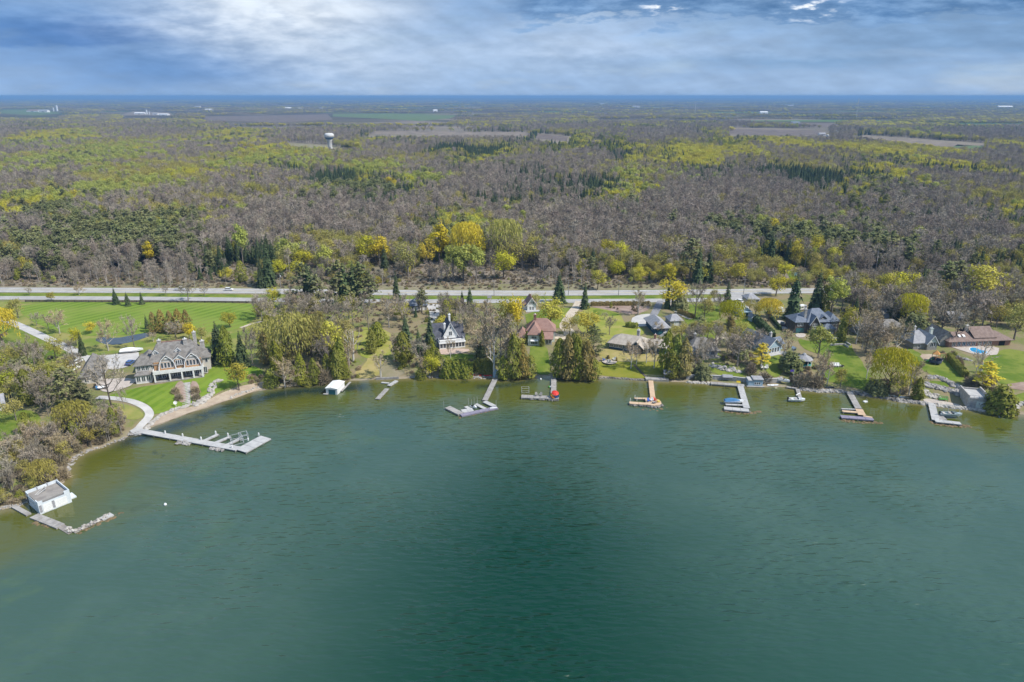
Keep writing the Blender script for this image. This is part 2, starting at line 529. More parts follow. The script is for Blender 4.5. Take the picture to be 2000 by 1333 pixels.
# ------------------------------------------------------------------ lake
wx = axis(-9000, -250, 345, 9000, 2.5, 1.25)
wy = axis(-7000, 90, 305, 306, 2.5, 1.25)
WX, WY = np.meshgrid(wx, wy)
wpx, wpy = WX.ravel(), WY.ravel()
n_x, n_y = len(wx), len(wy)
ii = np.arange((n_y - 1) * (n_x - 1))
r_, c_ = ii // (n_x - 1), ii % (n_x - 1)
q_ = r_ * n_x + c_
wmesh = np_mesh('lake', np.stack([wpx, wpy, np.zeros_like(wpx)], 1), np.stack([q_, q_ + 1, q_ + n_x + 1, q_ + n_x], 1), smooth=True)
wsd = -shore_sd(wpx, wpy)
uu, vv, _d = proj(wpx, wpy, np.zeros_like(wpx))
# r: shallowness (1 at the shore), g: centre fan, dark sky reflection painted in, b: weed belt along the beach
belt = [tuple(W(u, v)[:2]) for u, v in [(255, 862), (330, 838), (400, 813), (470, 790), (520, 775), (575, 766), (640, 762), (700, 757)]]
bd = poly_dist(wpx, wpy, belt)
belt2 = [tuple(W(u, v)[:2]) for u, v in [(935, 757), (985, 753), (1020, 748), (1050, 742)]]
bd2 = poly_dist(wpx, wpy, belt2)
wc = np.zeros((len(wpx), 4), np.float32)
wc[:, 0] = np.exp(-np.maximum(wsd, 0) / 27.0)
painted_fan = np.exp(-((wpx - 4 - 0.02 * (wpy - 120)) / (20 + 0.22 * np.maximum(215 - wpy, 0))) ** 2) * np.clip((222 - wpy) / 85.0, 0, 1)
wc[:, 1] = np.clip(painted_fan, 0, 1)
wc[:, 2] = np.maximum(np.exp(-(bd / 4.2) ** 2), 0.8 * np.exp(-(bd2 / 2.0) ** 2))
wc[:, 3] = np.exp(-np.maximum(wsd, 0) / 4.0)
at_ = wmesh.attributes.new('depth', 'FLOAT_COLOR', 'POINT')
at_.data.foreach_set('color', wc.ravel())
oa_ = wmesh.attributes.new('offshore', 'FLOAT', 'POINT')
oa_.data.foreach_set('value', wsd.astype(np.float32))
wm = bpy.data.materials.new('lake_water')
wm.use_nodes = True
t = NT(wm.node_tree)
b = wm.node_tree.nodes['Principled BSDF']
co = t.n('ShaderNodeTexCoord').outputs['Object']
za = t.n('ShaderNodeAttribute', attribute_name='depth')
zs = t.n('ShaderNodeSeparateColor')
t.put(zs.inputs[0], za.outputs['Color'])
n_a = t.noise(co, 0.035, 4, 0.55)
n_b = t.noise(co, 0.13, 5, 0.6)
shal = t.math('ADD', zs.outputs[0], t.math('MULTIPLY', t.math('SUBTRACT', n_a, 0.5), 0.55))
deep = t.mix(t.mapr(n_a, 0.4, 0.62), (0.042, 0.086, 0.062), (0.054, 0.101, 0.074))
off = t.n('ShaderNodeAttribute', attribute_name='offshore').outputs['Fac']
deep = t.mix(t.mapr(off, 60.0, 160.0, 0, 0.7), deep, (0.013, 0.060, 0.043))
deep = t.mix(zs.outputs[1], deep, (0.000, 0.030, 0.013))  # centre fan: darker part of the sky's reflection, put into the base colour
green = (0.080, 0.088, 0.013)
c = t.mix(t.mapr(shal, 0.17, 0.60), deep, green)  # olive shallows, with the shore trees' reflection also put into the colour
c = t.mix(t.mapr(za.outputs['Alpha'], 0.25, 0.95), c, (0.17, 0.145, 0.060))
# bottom weed: dark belt along the beach, scattered dark and pale patches where it is shallow
weed = t.math('MULTIPLY', zs.outputs[2], t.mapr(n_b, 0.25, 0.5, 0.25, 1.0))
c = t.mix(t.math('MULTIPLY', weed, 0.95), c, (0.012, 0.026, 0.026))
spots = t.math('MULTIPLY', t.mapr(n_b, 0.60, 0.68), t.mapr(shal, 0.25, 0.55))
c = t.mix(t.math('MULTIPLY', spots, 0.6), c, (0.024, 0.036, 0.012))
pale = t.math('MULTIPLY', t.mapr(t.noise(co, 0.06, 5, 0.6), 0.56, 0.68), t.mapr(zs.outputs[0], 0.04, 0.22))
c = t.mix(t.math('MULTIPLY', pale, 0.35), c, (0.075, 0.125, 0.050))
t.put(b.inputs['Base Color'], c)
t.put(b.inputs['Roughness'], t.mapr(zs.outputs[0], 0.1, 0.5, 0.2, 0.07))
b.inputs['IOR'].default_value = 1.45
b.inputs['Specular IOR Level'].default_value = 0.5
# waves: small wind ripples from two crossing trains plus broken chop; stronger in the gust across the middle
map1 = t.n('ShaderNodeMapping')
t.put(map1.inputs[0], co)
map1.inputs['Rotation'].default_value = (0, 0, R(24))
map1.inputs['Scale'].default_value = (0.30, 1.0, 1.0)
w1 = t.noise(map1.outputs[0], 0.85, 1, 0.5)
map2 = t.n('ShaderNodeMapping')
t.put(map2.inputs[0], co)
map2.inputs['Rotation'].default_value = (0, 0, R(-28))
map2.inputs['Scale'].default_value = (0.32, 1.0, 1.0)
w2 = t.noise(map2.outputs[0], 0.7, 1, 0.5)
w3 = t.noise(co, 2.2, 2, 0.5)
w4 = t.noise(map1.outputs[0], 0.16, 2, 0.5)
h = t.math('ADD', t.math('ADD', w1, w2), t.math('ADD', t.math('MULTIPLY', w3, 0.06), t.math('MULTIPLY', w4, 1.3)))
patch = t.mapr(t.noise(co, 0.018, 3, 0.55), 0.36, 0.64, 0.30, 1.0)
calm = t.mapr(zs.outputs[0], 0.05, 0.7, 1.0, 0.22)
amp = t.math('MULTIPLY', t.math('MULTIPLY', patch, calm), t.math('ADD', 1.0, t.math('MULTIPLY', zs.outputs[1], 0.7)))
bn = t.n('ShaderNodeBump')
t.put(bn.inputs['Strength'], t.math('MULTIPLY', amp, 0.75, clamp=True))
bn.inputs['Distance'].default_value = 0.72
t.put(bn.inputs['Height'], h)
t.put(b.inputs['Normal'], bn.outputs[0])
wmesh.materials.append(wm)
lake = bpy.data.objects.new('lake', wmesh)
link(lake)
tag(lake, 'green lake rippled by wind, shallow and olive along its shore', kind='structure')
# ------------------------------------------------------------------ sheets laid on the land
def smooth_ring(pts, it=1):
 for _ in range(it):
  o = []
  n = len(pts)
  for i in range(n):
   a, bb = pts[i], pts[(i + 1) % n]
   o.append((0.75 * a[0] + 0.25 * bb[0], 0.75 * a[1] + 0.25 * bb[1]))
   o.append((0.25 * a[0] + 0.75 * bb[0], 0.25 * a[1] + 0.75 * bb[1]))
  pts = o
 return pts
def drape(name, ring, m, dz, label, kind='structure', step=2.0, cat=None, group=None):
 """ring of world (x, y) points -> a sheet lying dz above the land"""
 bm = bmesh.new()
 vs = [bm.verts.new((p[0], p[1], 0)) for p in ring]
 f = bm.faces.new(vs)
 bmesh.ops.triangulate(bm, faces=[f])
 xs = np.array([p[0] for p in ring])
 ys = np.array([p[1] for p in ring])
 if np.min(shore_sd(xs, ys)) < 24:
  for ax, arr in ((0, xs), (1, ys)):
   k = math.ceil(arr.min() / step) * step
   while k < arr.max():
    g = list(bm.verts) + list(bm.edges) + list(bm.faces)
    co_ = (k, 0, 0) if ax == 0 else (0, k, 0)
    no_ = (1, 0, 0) if ax == 0 else (0, 1, 0)
    bmesh.ops.bisect_plane(bm, geom=g, plane_co=co_, plane_no=no_, dist=1e-4)
    k += step
 bm.verts.ensure_lookup_table()
 P = np.array([v.co[:2] for v in bm.verts])
 Z = terrain(P[:, 0], P[:, 1]) + dz
 for v, z in zip(bm.verts, Z):
  v.co.z = z
 for f in bm.faces:
  if f.normal.z < 0:
   f.normal_flip()
  f.smooth = True
 me = bpy.data.meshes.new(name)
 bm.to_mesh(me)
 bm.free()
 me.materials.append(m)
 o = bpy.data.objects.new(name, me)
 link(o)
 return tag(o, label, cat, group, kind)
def duv(name, uv, m, dz, label, soft=1, **kw):
 ring = [tuple(at(u, v)[:2]) for u, v in uv]
 return drape(name, smooth_ring(ring, soft) if soft else ring, m, dz, label, **kw)
def ribbon(line, w):
 """line of (x, y), width -> ring"""
 L, Rr = [], []
 n = len(line)
 for i in range(n):
  a = Vector(line[max(i - 1, 0)])
  c2 = Vector(line[min(i + 1, n - 1)])
  d = (c2 - a).normalized()
  nn = Vector((-d.y, d.x))
  ww = w[i] if isinstance(w, (list, tuple)) else w
  p = Vector(line[i])
  L.append(tuple(p + nn * ww / 2))
  Rr.append(tuple(p - nn * ww / 2))
 return L + Rr[::-1]
def spline(pts, k=6):
 o = []
 n = len(pts)
 for i in range(n - 1):
  p0, p1, p2, p3 = (Vector(pts[max(i - 1, 0)]), Vector(pts[i]), Vector(pts[i + 1]), Vector(pts[min(i + 2, n - 1)]))
  for j in range(k):
   q = j / k
   o.append(tuple(0.5 * ((2 * p1) + (p2 - p0) * q + (2 * p0 - 5 * p1 + 4 * p2 - p3) * q * q + (3 * p1 - p0 - 3 * p2 + p3) * q ** 3)))
 o.append(tuple(pts[-1]))
 return o
def path_uv(name, uv, w, m, dz, label, k=6, **kw):
 return drape(name, ribbon(spline([tuple(at(u, v)[:2]) for u, v in uv], k), w), m, dz, label, **kw)
G = {
 'lawn': mat('lawn', (0.095, 0.15, 0.017), (0.185, 0.215, 0.040), 0.13, rough=0.9, bump=0.3, bscale=6, spec=0.1),
 'striped': mat('striped_lawn', (0.115, 0.185, 0.020), (0.185, 0.225, 0.045), 0.05, rough=0.9, stripes=((0.80, -0.60, 0), 4.6, (0.185, 0.26, 0.040), 0.7), spec=0.1),
 'striped2': mat('mown_lawn', (0.105, 0.18, 0.016), (0.165, 0.225, 0.032), 0.12, rough=0.9, stripes=((0.96, -0.28, 0), 3.4, (0.175, 0.25, 0.032), 0.55), spec=0.1),
 'rough': mat('rough_grass', (0.15, 0.20, 0.040), (0.27, 0.25, 0.085), 0.12, rough=0.95, bump=0.4, bscale=5, spec=0.05),
 'yellowgrass': mat('yellow_grass', (0.22, 0.25, 0.045), (0.31, 0.285, 0.085), 0.15, rough=0.95, spec=0.05),
 'straw': mat('straw', (0.36, 0.295, 0.13), (0.27, 0.245, 0.075), 0.15, rough=0.95, bump=0.4, bscale=5, spec=0.05),
 'olivelawn': mat('slope_grass', (0.16, 0.185, 0.022), (0.22, 0.215, 0.035), 0.16, rough=0.95, bump=0.5, bscale=4, spec=0.05),
 'mulch': mat('mulch', (0.25, 0.175, 0.14), (0.33, 0.25, 0.205), 0.3, rough=0.95, bump=0.4, bscale=4),
 'asphalt': mat('asphalt', (0.40, 0.385, 0.36), (0.48, 0.46, 0.43), 0.35, rough=0.9),
 'highway': mat('highway_asphalt', (0.33, 0.32, 0.31), (0.39, 0.38, 0.365), 0.25, rough=0.9),
 'drive': mat('driveway_paving', (0.42, 0.405, 0.39), (0.50, 0.485, 0.465), 0.4, rough=0.9),
 'darkdrive': mat('dark_asphalt', (0.19, 0.19, 0.205), (0.25, 0.25, 0.26), 0.3, rough=0.9),
 'gravel': mat('gravel_drive', (0.44, 0.37, 0.29), (0.55, 0.48, 0.39), 0.6, rough=0.95, bump=0.5),
 'sand': mat('sand', (0.44, 0.36, 0.27), (0.36, 0.28, 0.21), 0.35, rough=0.95, bump=0.4, bscale=3),
 'patio': mat('patio_stone', (0.50, 0.44, 0.39), (0.40, 0.35, 0.31), 0.9, rough=0.9),
 'pinkpatio': mat('pink_paving', (0.52, 0.40, 0.32), (0.43, 0.33, 0.27), 0.6, rough=0.9),
 'pond': mat('pond_water', (0.05, 0.062, 0.075), (0.075, 0.09, 0.10), 0.15, rough=0.25, spec=0.5),
 'brown': mat('ploughed_field', (0.115, 0.092, 0.078), (0.17, 0.135, 0.112), 0.03, rough=0.95),
 'pinkfield': mat('stubble_field', (0.25, 0.20, 0.155), (0.155, 0.13, 0.10), 0.03, rough=0.95),
 'greenfield': mat('green_field', (0.085, 0.13, 0.045), (0.125, 0.165, 0.065), 0.03, rough=0.95),
 'scrub': mat('scrub_grass', (0.19, 0.18, 0.09), (0.25, 0.215, 0.145), 0.14, rough=0.95, bump=0.5, bscale=3),
 'white': mat('road_paint', (0.75, 0.75, 0.73)),
 'yellow': mat('yellow_road_paint', (0.62, 0.45, 0.06)),
}
# lawns and garden ground
duv('lawn', [(-90, 592), (18, 589), (512, 592), (700, 594), (715, 612), (640, 640), (520, 660), (505, 700), (300, 690), (200, 690), (120, 715), (50, 725), (-90, 740)], G['rough'], 0.05,
 'rough mown ground around the big lakeside mansion')
duv('striped_lawn', [(30, 591), (270, 591), (512, 593), (506, 606), (497, 626), (465, 645), (395, 650), (300, 652), (190, 658), (120, 652), (50, 624)], G['striped'], 0.09,
 'wide bright lawn mown in diagonal stripes below the service road')
duv('lawn', [(-60, 640), (22, 634), (64, 656), (124, 686), (112, 704), (60, 716), (-60, 730)], G['lawn'], 0.09, 'green lawn beside the curving driveway of the mansion')
duv('lawn', [(-60, 800), (20, 806), (55, 800), (80, 812), (80, 838), (40, 850), (34, 872), (0, 884), (-60, 890)], G['lawn'], 0.09, 'bright green lawn below the little white cottage')
duv('mown_lawn', [(197, 778), (262, 758), (335, 748), (405, 735), (412, 715), (450, 711), (500, 716), (518, 730), (498, 741), (462, 751), (424, 768), (392, 789), (345, 797), (302, 812), (300, 801), (284, 787), (240, 780), (218, 777)],
 G['striped2'], 0.09, 'striped bright lawn sloping from the mansion to the beach')
duv('lawn', [(205, 786), (238, 789), (268, 798), (282, 811), (276, 818), (256, 822), (228, 812)], G['rough'], 0.09, 'olive grass inside the loop of the paved path')
duv('beach', [(290, 835), (302, 815), (345, 800), (392, 792), (424, 772), (465, 755), (520, 744), (530, 752), (500, 764), (425, 789), (375, 805), (325, 824)], G['sand'], 0.07, 'narrow tan sand beach below the mansion lawn')
duv('pond', [(183, 664), (200, 672), (226, 675), (262, 668), (300, 655), (298, 649), (262, 655), (225, 662), (200, 658)], G['pond'], 0.12, 'dark narrow pond behind the mansion')
duv('garden_bed', [(345, 748), (357, 744), (362, 760), (365, 785), (352, 788), (338, 772)], G['mulch'], 0.13, 'brown planting bed on one side of the stone steps')
duv('garden_bed', [(372, 744), (388, 748), (390, 772), (382, 780), (373, 784)], G['mulch'], 0.13, 'brown planting bed beside the boulder edge of the steps')
duv('lawn', [(690, 640), (760, 640), (770, 690), (745, 700), (705, 700), (690, 680)], G['yellowgrass'], 0.06, 'thin yellow grass around the pair of round cedars')
duv('straw_bank', [(720, 694), (755, 698), (745, 715), (738, 738), (690, 740), (690, 730), (715, 710)], G['straw'], 0.06, 'straw coloured bare bank above the old plank dock')
duv('straw_bank', [(765, 700), (790, 712), (790, 736), (735, 738), (745, 715)], G['scrub'], 0.05, 'brown scrubby bank with a fallen log')
duv('lawn', [(855, 690), (920, 692), (935, 700), (925, 705), (870, 705)], G['lawn'], 0.09, 'small green strip below the white gabled house')
duv('terrace', [(848, 683), (915, 681), (918, 688), (880, 694), (850, 692)], G['pinkpatio'], 0.13, 'pinkish stone terrace before the white gabled house')
duv('lawn', [(1036, 674), (1068, 676), (1072, 700), (1078, 733), (1046, 732), (1046, 712), (1034, 700)], G['lawn'], 0.09, 'lawn running down from the red roofed house to its dock')
duv('lawn', [(1024, 608), (1128, 600), (1122, 612), (1105, 632), (1100, 642), (1062, 640), (1030, 640)], G['lawn'], 0.09, 'lawn behind the red roofed house')
duv('lawn', [(1135, 606), (1158, 600), (1212, 612), (1216, 624), (1226, 640), (1262, 640), (1255, 658), (1190, 664), (1178, 682), (1170, 650), (1125, 650)], G['yellowgrass'], 0.07, 'broad yellow green lawn behind the long blue bungalow')
duv('lawn', [(1158, 602), (1205, 612), (1210, 618), (1160, 617)], G['lawn'], 0.10, 'brighter patch of wet grass by the brown brush')
duv('straw_lawn', [(1166, 690), (1195, 676), (1230, 688), (1290, 694), (1290, 704), (1240, 708), (1175, 704)], G['straw'], 0.07, 'dry yellow lawn before the long blue bungalow')
duv('slope', [(1160, 704), (1240, 709), (1300, 706), (1325, 715), (1310, 735), (1262, 741), (1175, 735), (1160, 728)], G['olivelawn'], 0.08, 'olive grass slope down to the tan dock')
duv('brush_lot', [(1152, 597), (1265, 596), (1272, 604), (1240, 616), (1205, 610), (1160, 601)], G['mulch'], 0.06, 'brown cleared lot beside the service road')
duv('lawn', [(1302, 604), (1330, 596), (1410, 594), (1410, 622), (1385, 630), (1415, 640), (1422, 656), (1402, 672), (1400, 690), (1420, 700), (1390, 705), (1300, 690), (1345, 640), (1330, 615)], G['lawn'], 0.07, 'shaded green lawns around the looping gravel drive')
duv('lawn', [(1413, 628), (1432, 626), (1465, 622), (1482, 642), (1462, 652), (1437, 650)], G['lawn'], 0.09, 'bright lawn beside the long dark hedge')
duv('lawn', [(1382, 708), (1425, 712), (1455, 732), (1448, 738), (1390, 732)], G['lawn'], 0.09, 'small green lawn above the grey shore wall')
duv('lawn', [(1498, 692), (1527, 694), (1538, 708), (1524, 736), (1508, 738), (1488, 716)], G['lawn'], 0.09, 'bright lawn before the slate blue house')
duv('lawn', [(1556, 660), (1582, 668), (1620, 664), (1660, 664), (1668, 690), (1684, 705), (1688, 720), (1712, 748), (1712, 768), (1665, 758), (1640, 750), (1605, 744), (1618, 715), (1612, 695), (1590, 690), (1566, 680)],
 G['lawn'], 0.08, 'big green lawn stepping down from the dark shingled house')
duv('lawn', [(1770, 676), (1795, 690), (1830, 708), (1850, 699), (1884, 733), (1880, 747), (1857, 745), (1815, 733), (1780, 708)], G['lawn'], 0.08, 'green lawn below the playground')
duv('lawn', [(1808, 744), (1845, 746), (1856, 759), (1828, 753)], G['lawn'], 0.12, 'small crescent of lawn edged with boulders')
duv('lawn', [(1925, 700), (1952, 684), (1980, 682), (2050, 700), (2090, 730), (2080, 750), (1960, 755), (1938, 738), (1905, 722)], G['lawn'], 0.08, 'deep green lawn beside the pool terrace')
duv('lawn', [(1972, 769), (2080, 764), (2080, 790), (1990, 790)], G['lawn'], 0.09, 'small lawn beyond the round cedar')
duv('garden_bed', [(1966, 748), (2080, 744), (2080, 762), (1972, 764)], G['mulch'], 0.10, 'brown mulch bed on the slope')
duv('verge', [(-90, 573), (300, 573.5), (700, 579), (1000, 579.5), (1420, 576), (1420, 581), (1350, 584.5), (1000, 586.5), (720, 587), (300, 580.5), (-90, 579)], G['lawn'], 0.07, 'mown grass strip between the two roads', soft=0)
duv('scrub', [(690, 562), (900, 555), (1280, 555), (1350, 565), (1000, 569), (700, 567)], G['scrub'], 0.06, 'dry scrubby clearing on the far side of the highway')
# roads and drives
HWY = [(-260, 566), (0, 567), (250, 568), (500, 569.2), (700, 571.5), (1000, 573.3), (1200, 572.5), (1400, 570.5), (1600, 568.5), (1800, 568), (2260, 570)]
SRV = [(-260, 582.5), (0, 582.5), (250, 583.4), (500, 586), (720, 588.5), (1000, 589), (1160, 588.3), (1290, 587.6), (1390, 586), (1480, 584.5)]
hw = spline([tuple(at(u, v)[:2]) for u, v in HWY], 8)
drape('highway', ribbon(hw, 9.6), G['highway'], 0.11, 'two lane highway running along the edge of the woods')
def line_sheet(name, line, off, w, m, dz, label, kind='structure'):
 o = []
 n = len(line)
 for i in range(n):
  d = (Vector(line[min(i + 1, n - 1)]) - Vector(line[max(i - 1, 0)])).normalized()
  o.append(tuple(Vector(line[i]) + Vector((-d.y, d.x)) * off))
 return drape(name, ribbon(o, w), m, dz, label, kind=kind)
line_sheet('road_marking', hw, 0.0, 0.22, G['yellow'], 0.116, 'yellow centre line of the highway')
line_sheet('road_marking', hw, 3.6, 0.14, G['white'], 0.116, 'white edge line on the wooded side of the highway')
line_sheet('road_marking', hw, -3.6, 0.14, G['white'], 0.116, 'white edge line on the lake side of the highway')
sv = spline([tuple(at(u, v)[:2]) for u, v in SRV], 8)
drape('service_road', ribbon(sv, 6.4), G['highway'], 0.11, 'narrow service road below the highway')
duv('service_road', [(1418, 574), (1450, 574), (1480, 583), (1470, 587), (1425, 584)], G['highway'], 0.114, 'short pale link from the service road to the highway', soft=0)
path_uv('driveway', [(-20, 618), (10, 626), (45, 640), (90, 661), (136, 682), (165, 700)], 4.0, G['drive'], 0.14, 'grey driveway curving across the mansion grounds')
duv('forecourt', [(158, 694), (190, 696), (228, 693), (258, 686), (275, 690), (262, 712), (235, 722), (200, 722), (170, 712)], G['drive'], 0.15, 'paved forecourt between the mansion and its garage', soft=1)
path_uv('footpath', [(190, 777), (212, 778), (238, 781), (264, 787), (284, 797), (292, 808), (289, 818), (280, 827), (272, 836), (266, 842)], [2.6] * 49 + [2.8] * 4 + [3.4] * 2, G['drive'], 0.14, 'curved paved path from the mansion to its long dock', k=6)
duv('terrace', [(185, 742), (262, 738), (262, 752), (230, 764), (205, 768), (188, 758)], G['patio'], 0.15, 'stone terrace under the big bare oak')
duv('terrace', [(262, 748), (310, 744), (400, 730), (418, 708), (412, 702), (390, 722), (310, 735), (262, 740)], G['patio'], 0.16, 'stone terrace along the lake front of the mansion', soft=0)
path_uv('footpath', [(470, 641), (490, 634), (508, 629), (540, 618), (575, 600)], 1.8, G['gravel'], 0.11, 'pale path at the end of the striped lawn')
duv('driveway', [(832, 596), (850, 594), (865, 598), (862, 615), (846, 634), (838, 630), (840, 610)], G['drive'], 0.10, 'pale driveway behind the white gabled house')
path_uv('driveway', [(1132, 589), (1126, 600), (1116, 612), (1106, 628), (1104, 640), (1112, 650), (1108, 658), (1088, 658), (1070, 652)], [4.2] * 20 + [5] * 15 + [6] * 14, G['gravel'], 0.12, 'tan gravel drive to the red roofed house')
duv('driveway', [(1284, 588), (1296, 588), (1292, 602), (1284, 617), (1268, 618), (1276, 602)], G['darkdrive'], 0.12, 'dark asphalt drive from the service road', soft=0)
duv('forecourt', [(1236, 619), (1262, 613), (1282, 616), (1285, 625), (1268, 638), (1236, 639), (1232, 630)], G['drive'], 0.11, 'grey paved forecourt beside the blue house')
path_uv('driveway', [(1306, 592), (1312, 601), (1322, 609), (1338, 619), (1350, 624)], 2.6, G['gravel'], 0.12, 'straight tan drive past the bright yellow tree')
path_uv('driveway', [(1372, 645), (1392, 640), (1404, 642), (1410, 652), (1405, 661), (1396, 668), (1398, 680), (1400, 690)], [3.6] * 25 + [2.8] * 9 + [1.4] * 9, G['gravel'], 0.12, 'looping tan gravel drive among shaded lawns')
duv('driveway', [(1445, 588), (1456, 591), (1464, 604), (1462, 612), (1452, 606)], G['drive'], 0.12, 'pale drive beside the light blue cottage')
duv('forecourt', [(1512, 630), (1524, 625), (1545, 637), (1540, 643), (1524, 644), (1514, 638)], G['drive'], 0.12, 'pale forecourt of the dark shingled house')
duv('terrace', [(1552, 652), (1575, 652), (1572, 660), (1556, 660)], G['patio'], 0.13, 'small terrace beside the dark shingled house')
path_uv('driveway', [(1720, 590), (1730, 606), (1738, 622), (1746, 634)], 4.6, G['darkdrive'], 0.12, 'dark asphalt drive along the tall hedge')
duv('playground_sand', [(1793, 693), (1822, 692), (1845, 702), (1840, 708), (1808, 708)], G['sand'], 0.12, 'tan sand pad under the play set')
duv('terrace', [(1850, 676), (1900, 676), (1952, 678), (1950, 690), (1945, 695), (1905, 694), (1880, 686)], G['patio'], 0.14, 'pale paved terrace around the blue pool')
duv('shore_terrace', [(1800, 782), (1812, 779), (1845, 785), (1880, 793), (1868, 797), (1815, 790)], G['patio'], 0.20, 'paved landing between the boulders and the boathouse')
# distant fields beyond the woods
duv('field', [(700, 263), (740, 256), (840, 257), (1035, 259), (1032, 264), (860, 266), (820, 262)], G['pinkfield'], 0.3, 'pale stubble field beyond the water tower', soft=0)
duv('field', [(560, 280), (640, 284), (720, 290), (660, 293), (570, 288)], G['scrub'], 0.3, 'tan clearing around the water tower', soft=0)
duv('field', [(650, 228), (650, 223), (760, 222), (890, 226), (885, 231), (820, 237), (760, 233)], G['greenfield'], 0.3, 'flat green field in the distance', soft=0)
duv('field', [(400, 236), (400, 228), (640, 224), (650, 234), (560, 240)], G['brown'], 0.3, 'wide brown ploughed field in the distance', soft=0)
duv('field', [(1420, 262), (1425, 252), (1604, 256), (1610, 264), (1500, 266)], G['brown'], 0.3, 'brown ploughed field past the green plantation', soft=0)
duv('field', [(1362, 246), (1360, 239), (1450, 238), (1455, 243)], G['greenfield'], 0.3, 'pale green field near the mast', soft=0)
duv('field', [(1480, 244), (1500, 240), (1640, 241), (1640, 248), (1520, 250)], G['brown'], 0.3, 'second brown ploughed field beyond a tree line', soft=0)
duv('field', [(1660, 272), (1690, 266), (1860, 280), (1900, 285), (1830, 287)], G['pinkfield'], 0.3, 'long narrow tan field beside the yellow woods', soft=0)
duv('field', [(1860, 288), (1870, 283), (1920, 286), (1915, 293)], G['greenfield'], 0.3, 'small green field at the edge of the yellow woods', soft=0)
duv('field', [(0, 222), (0, 216), (90, 216), (120, 222), (70, 226)], G['greenfield'], 0.3, 'green field by the silos', soft=0)
duv('field', [(230, 226), (260, 218), (330, 220), (340, 226)], G['pinkfield'], 0.3, 'pale field around the white farm buildings', soft=0)
duv('field', [(1040, 270), (1050, 262), (1110, 268), (1105, 276)], G['brown'], 0.3, 'small brown field before the green plantation', soft=0)
duv('meadow', [(455, 392), (480, 384), (560, 388), (575, 398), (500, 400)], G['greenfield'], 0.2, 'green clearing in the bare woods', soft=0)
path_uv('track', [(340, 455), (380, 446), (420, 438), (450, 434)], 5.0, G['gravel'], 0.15, 'pale track through the bare woods')
path_uv('track', [(560, 414), (600, 409), (640, 404)], 4.0, G['gravel'], 0.15, 'short pale track in the woods')
duv('tennis_court', [(1549, 533), (1563, 531), (1566, 538), (1552, 540)], mat('court_paint', (0.10, 0.27, 0.30), (0.13, 0.32, 0.33), 0.2), 0.15, 'blue green tennis court among trees', soft=0)
duv('lawn', [(1535, 530), (1580, 528), (1590, 545), (1545, 548)], G['lawn'], 0.06, 'green grass around the tennis court', soft=0)
